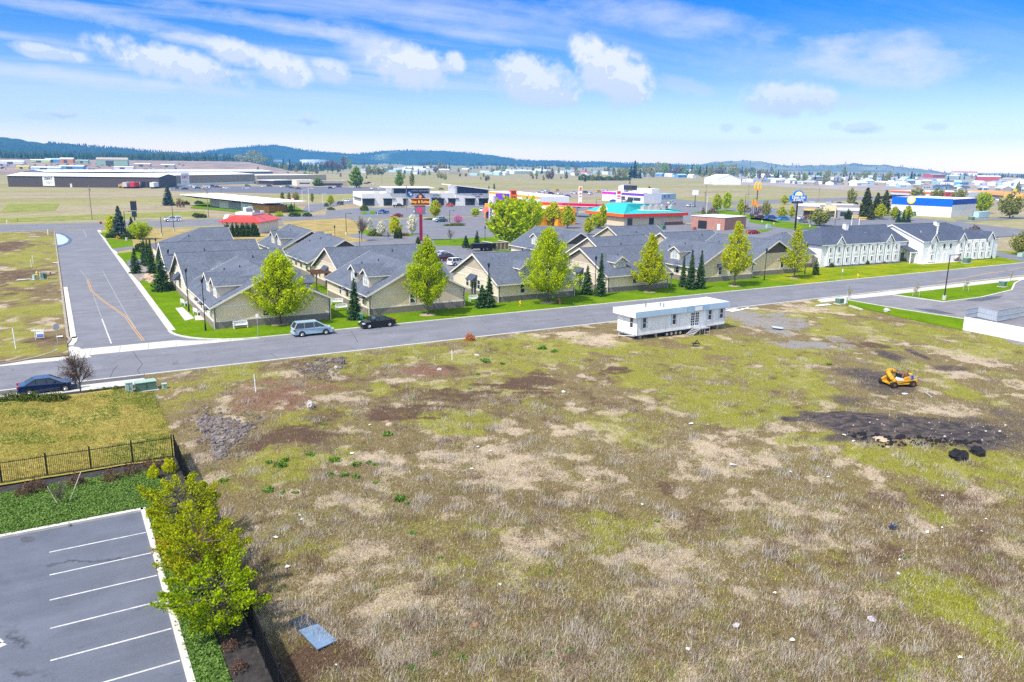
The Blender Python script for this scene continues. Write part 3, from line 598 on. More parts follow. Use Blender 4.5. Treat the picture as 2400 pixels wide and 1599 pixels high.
# -- pale broadleaf trees in the middle distance
tree_mesh('mid_a', 7, 1.6, 2.3, egg, 60, 2400, .34, MAPLE2, tr=.11); tree_mesh('mid_b', 8, 1.4, 2.6, rnd, 60, 2600, .36, MAPLE, tr=.12); tree_mesh('mid_c', 10, 1.5, 4.2, vase, 90, 6500, .34, MAPLE, tr=.16); tree_mesh('mid_o', 8, 1.3, 2.6, rnd, 60, 1500, .36, OLIVE, tr=.12); tree_mesh('mid_g', 8, .8, 2.0, egg, 60, 2200, .36, GREENL, tr=.12)
tree_mesh('bloom_a', 7, 1.3, 2.2, egg, 60, 2000, .3, BLOSS, tr=.1); tree_mesh('bloom_p', 5, 1.2, 2.8, rnd, 40, 1400, .26, PINKB, tr=.1); tree_mesh('column', 9, .6, 1.4, col_, 60, 1500, .36, OLIVE, tr=.1); tree_mesh('poplar', 14, 1.2, 3.6, egg, 80, 3600, .5, GREENL, tr=.2)
MH = {'mid_a':7,'mid_b':8,'mid_c':10,'mid_o':8,'mid_g':8,'bloom_a':7,'bloom_p':5,'column':9,'poplar':14}; MW = {'mid_a':2.3,'mid_b':2.6,'mid_c':4.2,'mid_o':2.6,'mid_g':2.0,'bloom_a':2.2,'bloom_p':2.8,'column':1.4,'poplar':3.6}
def mid(key, px_, py_, pt, w, label, name='broadleaf_tree', group=None):
    h = htree(px_, py_, pt); k = width(px_, py_, w)/2/MW[key]; return plant(key, at(px_, py_), name, label, 'tree', group, None, (k, k, h/MH[key]))
for a in [('mid_b',1190,578,462,90,'big bright green maple behind the timber bin enclosure'),('mid_c',1238,560,463,74,'big bright green maple right of the timber bin enclosure'),('mid_a',1296,530,474,42,'bright green tree left of the orange bin behind the cottages'),('mid_a',1330,536,482,36,'bright green tree right of the orange bin behind the cottages'),
  ('mid_a',1378,552,510,26,'small lime tree beyond the cottage roofs'),('mid_a',1412,538,478,22,'thin lime tree in front of the teal roofed restaurant'),('mid_b',1402,536,500,34,'broad lime tree in front of the teal roofed restaurant'),
  ('mid_a',264,552,506,40,'lime green tree left of the blue spruces'),('mid_c',330,562,520,50,'lime green vase shaped tree right of the blue spruces'),('mid_a',925,555,508,34,'lime green tree between the white blossom trees'),('bloom_a',895,555,517,28,'white blossom tree left of the lime green tree'),('bloom_a',966,550,502,28,'white blossom tree left of the burgundy sign'),('bloom_a',868,545,510,18,'white blossom tree behind the bare tree'),
  ('mid_a',1021,513,470,30,'young yellow-green tree in front of the strip mall'),('bloom_p',1073,525,503,24,'pink blossom tree above the clipped hedge'),('mid_b',1114,508,488,20,'round clipped green tree by the convenience store'),('mid_a',775,483,457,18,'green cone shaped tree by the bank lot'),('mid_o',683,497,480,14,'small round tree in front of the bank'),
  ('column',560,478,455,6,'thin columnar tree beside the bank'),('column',662,472,449,9,'columnar olive tree right of the bank'),('column',678,474,449,8,'columnar olive tree left of the red and white sign'),('mid_o',694,474,450,18,'airy pale green tree behind the red and white sign'),('column',732,474,452,8,'columnar olive tree beside the white lamp'),
  ('poplar',936,438,400,20,'dense green egg shaped tree in the dry field'),('column',966,438,405,11,'narrow olive tree in the dry field'),('mid_g',836,440,390,34,'tall fresh green tree beside the low offices'),('mid_g',745,436,417,26,'bushy olive tree in front of the low offices'),
  ('mid_a',1680,498,455,24,'lime green tree left on the far verge'),('mid_b',1702,495,450,20,'lime green tree right on the far verge'),('mid_a',1735,508,466,18,'lime green tree by the yellow arch sign'),('mid_a',1838,480,458,20,'lime green tree behind the blue motel sign'),('mid_a',1832,512,484,24,'lime green tree beside the light blue van'),('mid_a',1855,512,484,16,'thin lime green tree left of the black pole'),('mid_o',1795,510,472,18,'pale green tree in the fast food lot'),
  ('mid_o',1920,530,488,50,'broad brownish olive tree in the fast food lot'),('mid_o',1993,484,442,20,'yellow olive tree on the dry field edge'),('mid_o',2148,470,440,28,'dark olive round tree in front of the orange striped store'),('mid_o',2195,472,440,28,'dark olive round tree right of the first by the orange store'),('mid_o',2248,476,442,26,'dark olive round tree left of the blue striped store corner'),
  ('mid_b',2302,500,450,34,'olive green tree right of the blue striped store'),('mid_o',2366,512,452,50,'large olive green tree at the right by the yellow sign'),('mid_a',2062,515,478,26,'bright lime tree among the pines'),('mid_a',2095,516,484,22,'lime tree by the yellow height bars'),('mid_a',2126,518,482,22,'lime tree left of the blue bins'),('mid_o',2388,598,545,40,'brownish tree on the far lawn at the right edge'),('mid_a',570,548,532,34,'lime shrubby tree left of the tall hedge')]: mid(*a)
bare_mesh('bare_big', 9, .55, 6, TWIG, thick=.16); bare_mesh('bare_s', 4.5, .5, 5, TWIG, thick=.07); bare_mesh('bare_leaf', 6, .6, 6, TWIG, DEADL, 1500, .11, .1); bare_mesh('sapling', 2.6, .4, 4, BARKG, OLIVE, 160, .09, .03, lv=3)
def bare(key, H_, px_, py_, pt, label, name='bare_tree', k=1): h = htree(px_, py_, pt); return plant(key, at(px_, py_), name, label, 'tree', None, None, h/H_*k)
bare('bare_big', 9.3, 848, 566, 498, 'large leafless brown tree behind the cottage roofs'); bare('bare_s', 4.6, 1055, 568, 532, 'small leafless tree on the green island'); bare('bare_s', 4.6, 910, 562, 540, 'faint leafless tree beside the arborvitae pair')
bare('bare_leaf', 6.2, 190, 926, 815, 'brown twiggy tree by the parked dark blue sedan'); bare('bare_s', 4.6, 145, 1185, 1118, 'young leafless tree held by two stakes on the ground cover')
for px_, py_, pt, lb in [(1989,704,664,'staked sapling beside the green transformer at the lot corner'),(2146,698,655,'staked sapling left of the tall street lamp'),(2263,684,648,'staked sapling right of the tall street lamp'),(2368,660,630,'staked sapling at the far end of the kerb lawn')]:
    o = bare('sapling', 2.7, px_, py_, pt, lb, 'sapling', .95); o['group'] = 'staked saplings'
    for dx in (-.45, .45): sm = MB(); sm.tube((dx,0,0), (dx,0,1.5), .03, .03, 5); sm.build('stake', M('stake_wood', (.62,.55,.45,1)), o)
sm = thing('tree_stake', 'slanting wooden stake left of the young leafless tree', 'stake', at(138,1186)); MB().tube((0,0,0), (-.5,.35,1.3), .02, .018, 5).build('stake_shaft', M('stake_wood', (.62,.55,.45,1)), sm)
sm = thing('tree_stake', 'long pale wooden stake leaning right of the young leafless tree', 'stake', at(160,1182)); MB().tube((0,0,0), (.9,.9,1.7), .02, .018, 5).build('stake_shaft', M('stake_wood', (.62,.55,.45,1)), sm)
# -- arborvitae and hedges
blob_mesh('arb', .55, .55, 3.2, ARBOR, 1500, .16); blob_mesh('shrub', .8, .8, .9, SHRUB, 900, .12); blob_mesh('shrub_y', .8, .8, .9, MAPLE2, 800, .12); blob_mesh('shrub_d', .8, .8, .9, ARBOR, 900, .12); blob_mesh('shrub_r', .8, .8, .9, RUSTL, 900, .1); blob_mesh('shrub_b', .8, .8, .8, DEADL, 420, .1); blob_mesh('hedge', 2.2, .7, .95, SHRUB, 2400, .12); blob_mesh('arbhedge', 1.0, 1.0, 4.4, ARBOR, 2600, .24)
for i, px_ in enumerate((533,545,557,569,581,593,600)): plant('arbhedge', at(px_, 556), 'arborvitae', 'tall clipped arborvitae in the hedge behind the red roof', 'shrub', 'arborvitae screening the red roofed restaurant', None, (1,1,htree(px_,556,527)/4.4))
for px_, py_, pt, w, key, lb in [(1911,646,612,14,'arb','lone narrow arborvitae left of the white hotel front'),(928,560,536,10,'arb','left of two arborvitae behind the cottage roof'),(938,560,535,10,'arb','right of two arborvitae behind the cottage roof'),(980,578,556,12,'arb','dark arborvitae left of the burgundy pole'),(1003,578,553,12,'arb','dark arborvitae right of the burgundy pole'),(1960,510,485,12,'arb','dark arborvitae at the fast food drive through'),(1988,515,492,16,'arb','dark arborvitae at the grey drive through wall')]:
    h = htree(px_, py_, pt); k = width(px_, py_, w)/1.1; plant(key, at(px_, py_), 'arborvitae', lb, 'shrub', None, None, (k,k,h/3.3))
def shrub(key, px_, py_, w, hpx, label, name='shrub', z=.08):
    x, y = at(px_, py_, z); k = width(px_, py_, w)/1.6; h = max(.3, topz(px_, py_, py_-hpx)); return plant(key, (x,y,z), name, label, 'shrub', None, None, (k, k, h/.9))
for a in [('shrub_r',1101,800,26,18,'round orange tinted shrub beside the road kerb'),('shrub',212,926,26,11,'rounded green shrub nearest the twiggy tree'),('shrub',243,922,26,12,'rounded green shrub in the middle of the mulch strip'),('shrub',272,921,32,14,'rounded green shrub beside the tall green cabinet'),('shrub_b',290,924,24,10,'dry olive shrub at the foot of the tall green cabinet'),('shrub_d',1947,626,16,9,'dark green shrub at the left of the hotel front'),('shrub_d',2032,620,11,9,'dark green shrub midway along the hotel front'),('shrub_b',2073,618,9,6,'brown shrub along the hotel front'),('shrub_d',2117,613,14,9,'dark green shrub beside the hotel entrance porch'),('shrub_b',2244,613,14,11,'brown shrub beside the hotel transformer'),('shrub_d',2317,606,14,9,'dark green shrub at the far end of the hotel'),
   ('shrub_b',1897,626,18,7,'low brown shrub at the white hotel gable'),('shrub_y',756,662,18,16,'yellow shrub by the cream gable wall'),('shrub_b',762,666,14,12,'dark red-brown shrub beside the yellow one'),('shrub_d',400,677,18,14,'dark green shrub at the first cottage wall'),('shrub_d',262,558,30,12,'dark shrub under the lime tree at the highway'),('shrub_d',300,560,40,12,'dark shrub row under the blue spruces'),('shrub_d',330,590,34,20,'large dark shrub by the cottage driveway'),
   ('shrub',854,494,20,13,'round olive shrub on the strip mall island'),('shrub',878,553,34,14,'rounded green shrub at the white blossom tree'),('shrub_r',950,552,20,6,'low red-brown shrub on the striped island'),('shrub_d',650,492,34,16,'dark evergreen shrub before the orange bank wall'),('shrub_y',654,507,22,10,'round yellow green shrub in the bank bed'),('shrub_d',610,508,24,8,'dark shrub left in the bank bed'),('shrub',630,508,18,7,'olive shrub in the bank bed'),('shrub_d',690,507,30,9,'dark shrub right in the bank bed'),('shrub_d',720,507,24,8,'brownish green shrub far right in the bank bed'),('shrub_d',470,510,30,9,'dark shrub beside the utility pole'),('shrub_d',460,508,20,8,'dark shrub left of the utility pole'),('shrub_b',423,486,22,22,'bare brown bush beside the dark pine'),('shrub_d',436,480,20,8,'dark hedge shrub beside the bank drive'),('shrub_d',466,478,22,7,'dark hedge shrub further along the bank drive'),('shrub',765,484,12,8,'olive shrub in the bank lot'),('shrub',776,492,20,6,'low shrub in the bank lot island'),
   ('shrub_b',2055,545,24,14,'red brown bare shrub behind the hotel roof'),('shrub_b',1668,512,30,26,'red brown bare bush left of the brick hut'),('shrub_b',1648,505,10,20,'dark red columnar shrub left of the brick hut'),('shrub_b',1790,500,30,22,'reddish bare tree by the arch sign'),('shrub_b',1748,498,24,18,'brown bare bush left of the arch sign'),('shrub_b',2285,540,24,12,'reddish scrub behind the hotel'),('bloom',1762,495,10,18,'')][:-1]: shrub(*a)
for px_, w in ((25,66),(75,64),(125,66)):
    x, y = at(px_, 948, .1); k = width(px_, 948, w)/4.0; plant('hedge', (x,y,.1), 'hedge_bush', 'clipped green hedge bush by the parked dark blue sedan', 'hedge', 'hedge bushes by the sidewalk', 0, (k,1.1,1.05))
for px_, py_, w, h, lb in [(1065,530,52,1,'long clipped hedge under the pink blossom tree'),(1015,516,44,.8,'clipped hedge on the island behind the burgundy sign')]:
    k = width(px_, py_, w)/4.4; plant('hedge', at(px_, py_), 'hedge', lb, 'hedge', None, R(-15), (k,2.2,h))
for i, (px_, py_) in enumerate([(60,1162),(88,1150),(180,1138),(262,1128),(308,1114),(352,1102),(390,1094)]):
    x, y = at(px_, py_, .1); plant('shrub_b', (x,y,.1), 'dormant_shrub', 'twiggy dormant shrub at the foot of the iron fence', 'shrub', 'dormant shrubs along the iron fence', None, (.75,.75,1))
for px_, py_ in ((540,1520),(560,1570)): x, y = at(px_, py_, .1); plant('shrub_b', (x,y,.1), 'dormant_shrub', 'twiggy dormant shrub in the mulch beside the parking kerb', 'shrub', None, None, .5)
for px_, py_, k in ((360,1120,.5),(398,1105,.6)): x, y = at(px_, py_, .1); plant('shrub_y', (x,y,.1), 'ornamental_grass', 'bright green grassy clump inside the fence corner', 'shrub', None, None, (k,k,1))
# ---------------------------------------------------------------- grass
def blades(name, pts, cols, hmin, hmax, wd, nb, mat, spread=.12, flat=.8):
    n = len(pts); P = np.repeat(pts, nb, 0)+np.concatenate([rng.normal(size=(n*nb,2))*spread, np.zeros((n*nb,1))], 1)
    a = rng.uniform(0, 2*pi, n*nb); h = rng.uniform(hmin, hmax, n*nb); lean = rng.uniform(.1, flat, n*nb)*h
    d = np.stack([np.cos(a), np.sin(a), 0*a], 1); s = np.stack([-np.sin(a), np.cos(a), 0*a], 1)*wd*rng.uniform(.6,1.4,n*nb)[:,None]
    tip = P+d*lean[:,None]; tip[:,2] += np.sqrt(np.maximum(h*h-lean*lean, .0004))
    V = np.stack([P-s, P+s, tip], 1).reshape(-1,3); me = npmesh(name, V, np.arange(3*n*nb).reshape(-1,3), mat)
    c = np.repeat(cols, nb, 0)*rng.uniform(.55, 1.35, (n*nb,1)); c = np.concatenate([c, np.ones((n*nb,1))], 1); c = np.repeat(c, 3, 0)
    at_ = me.attributes.new('tint', 'FLOAT_COLOR', 'POINT'); at_.data.foreach_set('color', c.astype(np.float32).ravel())
    return kind(mobj(name, me), 'stuff')
def tintmat(name, trans=.25):
    t = NT(name); A = t.n('ShaderNodeAttribute', attribute_name='tint'); d = t.n('ShaderNodeBsdfDiffuse'); tr = t.n('ShaderNodeBsdfTranslucent'); mx = t.n('ShaderNodeMixShader')
    c = t.mix(1, A.outputs['Color'], t.ramp(t.noise(t.pos(), 3, 2), .2, .8, (.8,.8,.8,1), (1.2,1.2,1.2,1)), 'MULTIPLY'); t.l(c, d.inputs[0]); t.l(c, tr.inputs[0]); mx.inputs[0].default_value = trans
    t.l(d.outputs[0], mx.inputs[1]); t.l(tr.outputs[0], mx.inputs[2]); t.l(mx.outputs[0], t.o.inputs[0]); return t.m
BLADE = tintmat('grass_blade')
def field_points(n, ymax, falloff):
    "random field points, denser near the camera"
    out = []; tot = 0
    while tot < n:
        px_ = rng.uniform(300, 2460, 60000); py_ = rng.uniform(690, 1640, 60000)
        d = (px_-1200)[:,None]*RT+(799.5-py_)[:,None]*UP+FOC*FW; t = (.25-HC)/d[:,2]; x = d[:,0]*t; y = d[:,1]*t; D = np.hypot(x, y)
        ok = (x > 6.5) & (y < 83.3) & (y > 14) & (D < ymax) & (rng.uniform(0, 1, len(x)) < np.minimum(1, (D/45)**falloff))
        ok &= ~((x > 100) & (y > 62+ (x-108)*-.12) & (y > 60)); out.append(np.stack([x, y], 1)[ok]); tot += ok.sum()
    return np.concatenate(out)[:n]
def field_cols(p, w):
    n = len(p); c = np.array([.42,.33,.18])*np.ones((n,1)); u = rng.uniform(0, 1, n); gsel = rng.uniform(0,1,n) < w['g']*.85
    c[u < .3] = (.19,.15,.065); c[(u > .3) & (u < .45)] = (.32,.29,.09); c[u > .75] = (.56,.46,.29); c[u > .92] = (.66,.6,.5)
    pl = rng.uniform(0,1,n) < w['p']*.9; c[pl] = np.array([.62,.52,.36])*rng.uniform(.7,1.1,(pl.sum(),1)); c[gsel] = np.array([.38,.4,.04])*rng.uniform(.6,1.25,(gsel.sum(),1))
    r = rng.uniform(0,1,n) < w['r']*.9; c[r] = np.array([.34,.17,.11])*rng.uniform(.6,1.2,(r.sum(),1)); d = rng.uniform(0,1,n) < w['d']*.7; c[d] = np.array([.19,.12,.07])*rng.uniform(.6,1.2,(d.sum(),1)); return c
p = field_points(62000, 125, .6); w = cover(p[:,0], p[:,1]); keep = rng.uniform(0,1,len(p)) > np.clip(w['k']*.93+w['v']*.93+w['d']*.6, 0, .97); p = p[keep]; w = {k: v[keep] for k, v in w.items()}
blades('dry_grass', np.concatenate([p, gz(p[:,0], p[:,1])[:,None]], 1), field_cols(p, w), .06, .22, .011, 8, BLADE, .15, .99)
# taller dead weeds in clumps
q = field_points(7000, 120, .3); kq = fbm(q[:,0], q[:,1], 3, 91, 3) > .48; q = q[kq]; w = cover(q[:,0], q[:,1]); kq = (w['k'] < .3) & (w['v'] < .3) & (w['d'] < .6); q = q[kq]
cc = np.where(rng.uniform(0,1,(len(q),1)) < .65, np.array([[.56,.5,.44]]), np.array([[.28,.19,.13]])); blades('dead_weeds', np.concatenate([q, gz(q[:,0], q[:,1])[:,None]], 1), cc, .14, .38, .009, 16, BLADE, .2, .95)
q = field_points(2600, 115, .35); w = cover(q[:,0], q[:,1]); kq = (w['k'] < .3) & (w['v'] < .3) & (w['d'] < .7) & (fbm(q[:,0], q[:,1], 6, 44, 3) > .44); q = q[kq]; u = rng.uniform(0,1,(len(q),1))
cc = np.where(u < .45, np.array([[.5,.44,.36]]), np.where(u < .75, np.array([[.2,.14,.1]]), np.array([[.3,.32,.09]]))); rr_ = cover(q[:,0], q[:,1])['r'] > .3; cc[rr_] = (.34,.19,.13); blades('dead_weeds', np.concatenate([q, gz(q[:,0], q[:,1])[:,None]], 1), cc, .14, .42, .01, 48, BLADE, .28, .97)
q = field_points(300, 110, .35); w = cover(q[:,0], q[:,1]); q = q[(w['k'] < .3) & (w['v'] < .3) & (w['d'] < .7)]; u = rng.uniform(0,1,(len(q),1)); cc = np.where(u < .7, np.array([[.52,.46,.38]]), np.array([[.26,.18,.13]])); blades('dead_weeds', np.concatenate([q, gz(q[:,0], q[:,1])[:,None]], 1), cc, .2, .6, .011, 130, BLADE, .36, .96)
x = rng.uniform(-13, 6.6, 26000); y = rng.uniform(58.6, 78, 26000); g_ = fbm(x, y, 4, 12, 3); c = np.where((g_ > .53)[:,None], np.array([[.16,.21,.03]]), np.array([[.4,.33,.09]])); blades('grass', np.stack([x, y, bz(x, y)], 1), c, .06, .2, .015, 4, BLADE, .12, .95)
x = np.concatenate([rng.uniform(-13, 4.4, 17000), rng.uniform(3.25, 4.4, 4200)]); y = np.concatenate([rng.uniform(50.35, 57, 17000), rng.uniform(24, 50.3, 4200)])
V, F = leaf_quads(np.repeat(np.stack([x, y, .14+.12*fbm(x,y,.8,2,2)], 1), 3, 0)+rng.normal(size=(3*len(x),3))*[.09,.09,.03], .085, 1.2, 1.4); kind(mobj('ground_cover', npmesh('ground_cover', V, F, leafmat('ground_cover_leaves', (.06,.13,.02,1), (.2,.31,.075,1), .2))), 'stuff')
# broad-leaved green weeds, each its own
def weed_mesh(k):
    P = []; A = []
    for i in range(70): a = rng.uniform(0, 6.28); e = rng.uniform(.15, 1.3); L = rng.uniform(.3, 1)*.5; d = np.array([cos(a)*cos(e), sin(a)*cos(e), sin(e)]); P.append(np.array([.25*cos(a*3), .25*sin(a*2), .02])+d*L*.55); A.append(d)
    V, F = leaf_quads(np.array(P), .14, .2, 3.2, np.array(A)); return npmesh('weed_clump', V, F, leafmat('weed_leaves', (.05,.13,.015,1), (.17,.33,.045,1), .25))
WM = [weed_mesh(i) for i in range(3)]
for i, (px_, py_, w) in enumerate([(655,1092,36),(630,1085,20),(668,1080,22),(728,1066,22),(784,1080,28),(836,1090,26),(865,1086,18),(880,1090,16),(775,1114,24),(804,1116,26),(834,1120,22),(880,1132,16),(630,1152,30),(692,1156,18),(663,1156,16),(908,1020,26),(940,1172,32),(955,1182,18),(966,1250,18),(1032,1308,14),(879,1380,14),(940,1500,18),(1022,1532,20),(1085,1542,22),(965,1566,24),(760,996,14),(525,1128,26),(1138,848,24),(1178,854,14),(1270,818,24),(1300,825,18),(1944,855,14),(2125,1308,14),(2015,1470,14),(1335,1528,26),(1290,1535,20),(1318,1562,18),(1540,1222,14),(1290,1340,14),(1470,1440,14),(1120,878,12),(1100,912,12)]):
    x, y, z = atf(px_, py_); k = width(px_, py_, w)/.95; o = mobj('weed_clump', WM[i % 3], None, (x,y,z-.02), random.uniform(0,6), (k,k,k*.9))
    tag(o, 'leafy bright green weed clump in the '+('back' if py_ < 900 else 'middle' if py_ < 1200 else 'front')+' of the vacant lot', 'weed', 'green weed clumps in the vacant lot')
# ================================================================ cottages and hotel
SID_C = siding('cream_siding', (.68,.6,.47,1), .2); SID_LIFT = siding('cream_siding_lifted', (.8,.63,.45,1), .2); SID_B = siding('brown_shingle_siding', (.13,.105,.085,1), .14); SID_P = siding('gable_shingle', (.5,.41,.31,1), .14)  # second siding: same cream paint, with light for shaded fronts put into the colour
WAINS = brick('wainscot_brick', (.2,.165,.145,1), (.26,.21,.185,1)); ROOF = shingles('grey_shingles', (.108,.124,.16,1)); ROOFD = shingles('dark_shingles', (.07,.084,.125,1)); TRIM = M('cream_trim', (.74,.68,.58,1), .6, .06, 1)
WHT = M('white_trim', (.8,.8,.8,1), .5, .05, 1); GLASS = M('window_glass', (.035,.045,.06,1), .08, .4, .8, spec=.6); DARK = M('dark_metal', (.02,.02,.024,1), .5, .2, 3); GUT = M('dark_gutter', (.05,.045,.045,1), .5, .1, 2); GREY = M('grey_metal', (.35,.36,.38,1), .45, .12, 2, metal=.3)
class House:
    def __init__(s, name, label, cat, org, rz=0, group=None):
        s.o = org if len(org) == 3 else (org[0], org[1], .1); s.r = thing(name, label, cat, s.o, rz, group)
    def part(s, name, mb, mat, parent=None, smooth=False):
        return mb.build(name, mat, parent or s.r, smooth)
def wbox(m, f, x, y, z0, w, h, t, off=0, mi=0):
    "box on a wall: f = way it faces, (x,y) its middle on the wall plane"
    if f in '-y+y': 
        a, b = (y-off-t, y-off) if f == '-y' else (y+off, y+off+t); m.box(x-w/2, x+w/2, a, b, z0, z0+h, mi)
    else:
        a, b = (x-off-t, x-off) if f == '-x' else (x+off, x+off+t); m.box(a, b, y-w/2, y+w/2, z0, z0+h, mi)
def window(H, f, x, y, z0, w=.9, h=1.5, mat=None, parent=None, bars=True):
    m = MB(); p = parent or H.r
    def at_(du, z, ww, hh, t, off):
        if f in ('-y', '+y'): wbox(m, f, x+du, y, z, ww, hh, t, off)
        else: wbox(m, f, x, y+du, z, ww, hh, t, off)
    fr = .09
    at_(-w/2, z0, fr, h, .06, 0); at_(w/2, z0, fr, h, .06, 0); at_(0, z0-fr/2, w+fr, fr, .07, 0); at_(0, z0+h-fr/2, w+fr, fr, .07, 0)
    if bars: at_(0, z0+h*.48, w-fr, .06, .05, 0)
    o = m.build('window', mat or WHT, p); m = MB(); at_(0, z0+fr/2, w-fr, h-fr, .02, .004); m.build('pane', GLASS, o); return o
def awning(H, f, x, y, z, w=1.3, d=.8, h=.7, mat=None):
    m = MB()
    if f == '-y': m.ext([(x-w/2,y,z+h),(x-w/2,y-d,z+.12),(x-w/2,y-d,z),(x-w/2,y,z)], (w,0,0))
    elif f == '-x': m.ext([(x,y-w/2,z+h),(x-d,y-w/2,z+.12),(x-d,y-w/2,z),(x,y-w/2,z)], (0,w,0))
    return m.build('awning', mat or ROOFD, H.r)
def gable_block(H, x0, x1, y0, y1, axis, eave, ridge, wall, front_wall=None, tri=None, wains=.9, over=.5, hip0=False, hip1=False, roof=None, belt=True, trim=None):
    def P(u, v, z): return (u, v, z) if axis == 'X' else (v, u, z)
    u0, u1, v0, v1 = (x0, x1, y0, y1) if axis == 'X' else (y0, y1, x0, x1); vm = (v0+v1)/2; sl = (ridge-eave)/(vm-v0)
    m = MB(); e2 = eave-.02; hw = vm-v0
    if hip0 or hip1: m.ext([P(u0,v0,-.1), P(u0,v1,-.1), P(u0,v1,e2), P(u0,v0,e2)], P(u1-u0,0,0))
    else: m.ext([P(u0,v0,-.1), P(u0,v1,-.1), P(u0,v1,e2), P(u0,vm,ridge-.02), P(u0,v0,e2)], P(u1-u0,0,0))
    mats = [wall]
    if front_wall:
        mats.append(front_wall)
        for k, f in enumerate(m.f):
            c = np.mean([m.v[i] for i in f], 0); n = np.cross(np.subtract(m.v[f[1]], m.v[f[0]]), np.subtract(m.v[f[2]], m.v[f[1]]))
            if abs(n[1]) > abs(n[0]) and abs(n[2]) < .1*np.linalg.norm(n): m.mi[k] = 1
    H.part('wall', m, mats)
    for hp, hq, u in ((hip1, hip0, u0), (hip0, hip1, u1-.3)):
        if hp and not hq: m = MB(); m.ext([P(u,v0+.3,e2), P(u,v1-.3,e2), P(u,vm,ridge-.1)], P(.3,0,0)); H.part('wall', m, wall)
    if wains:
        m = MB(); t = .035; m.box(x0-t, x1+t, y0-t, y0, 0, wains); m.box(x0-t, x1+t, y1, y1+t, 0, wains); m.box(x0-t, x0, y0, y1, 0, wains); m.box(x1, x1+t, y0, y1, 0, wains); H.part('wall_base', m, WAINS)
    m = MB(); t = .05
    if belt:
        if wains: m.box(x0-t, x1+t, y0-t, y0, wains, wains+.16); m.box(x0-t, x0, y0, y1, wains, wains+.16)
        for (a, b) in ((x0, y0), (x1, y0), (x0, y1)): m.box(a-.055, a+.055, b-.055, b+.055, 0, eave-.12)
        if axis == 'Y': m.box(x0-.02, x1+.02, y0-.045, y0, eave-.12, eave+.1)
        else: m.box(x0-.045, x0, y0-.02, y1+.02, eave-.12, eave+.1)
    ou, oe = over, over; th = .17
    def ridge_z(v): return ridge-abs(v-vm)*sl
    ze = ridge_z(v0-oe); h0 = hw+oe if hip0 else -ou; h1 = hw+oe if hip1 else -ou
    a0, a1 = u0-(oe if hip0 else ou), u1+(oe if hip1 else ou); r0 = (u0-oe+h0) if hip0 else u0-ou; r1 = (u1+oe-h1) if hip1 else u1+ou
    rm = MB()
    for sgn, ve in ((-1, v0-oe), (1, v1+oe)):
        top = [P(a0,ve,ze+th), P(a1,ve,ze+th), P(r1,vm,ridge+th), P(r0,vm,ridge+th)]; rm.ext(top if (sgn < 0) == (axis == 'X') else top[::-1], (0,0,-th))
    for hp, a, r_, in ((hip0, a0, r0), (hip1, a1, r1)):
        if hp: rm.ext([P(a,v0-oe,ze+th), P(a,v1+oe,ze+th), P(r_,vm,ridge+th)], (0,0,-th))
    rm.tube(P(r0,vm,ridge+th), P(r1,vm,ridge+th), .07, None, 5); H.part('roof', rm, roof or ROOF)
    for hp, u in ((hip0, u0-ou), (hip1, u1+ou)):
        if hp: continue
        for ve in (v0-oe-.02, v1+oe+.02):
            du = -.05 if u < u0 else .05
            q = [P(u,ve,ze-.06), P(u,ve,ze+th+.012), P(u,vm,ridge+th+.012), P(u,vm,ridge-.1)]; m.ext(q, P(du,0,0))
    for ve, s_ in ((v0-oe, -1), (v1+oe, 1)): m.ext([P(a0,ve,ze-.02), P(a1,ve,ze-.02), P(a1,ve,ze+th-.02), P(a0,ve,ze+th-.02)], P(0,s_*.03,0))
    H.part('trim', m, trim or TRIM)
    if tri:
        k = .62; b = MB(); zt = ridge-(ridge-eave)*k; w = hw*k-.05
        for u, d in ((u0, -.03), (u1, .03)): b.ext([P(u,vm-w,zt), P(u,vm+w,zt), P(u,vm,ridge-.05)], P(d,0,0))
        H.part('gable_panel', b, tri)
        m2 = MB(); m2.ext([P(u0-.045,vm-w-.25,zt-.16), P(u0-.045,vm+w+.25,zt-.16), P(u0-.045,vm+w+.25,zt), P(u0-.045,vm-w-.25,zt)], P(.045,0,0)); H.part('belt_board', m2, trim or TRIM)
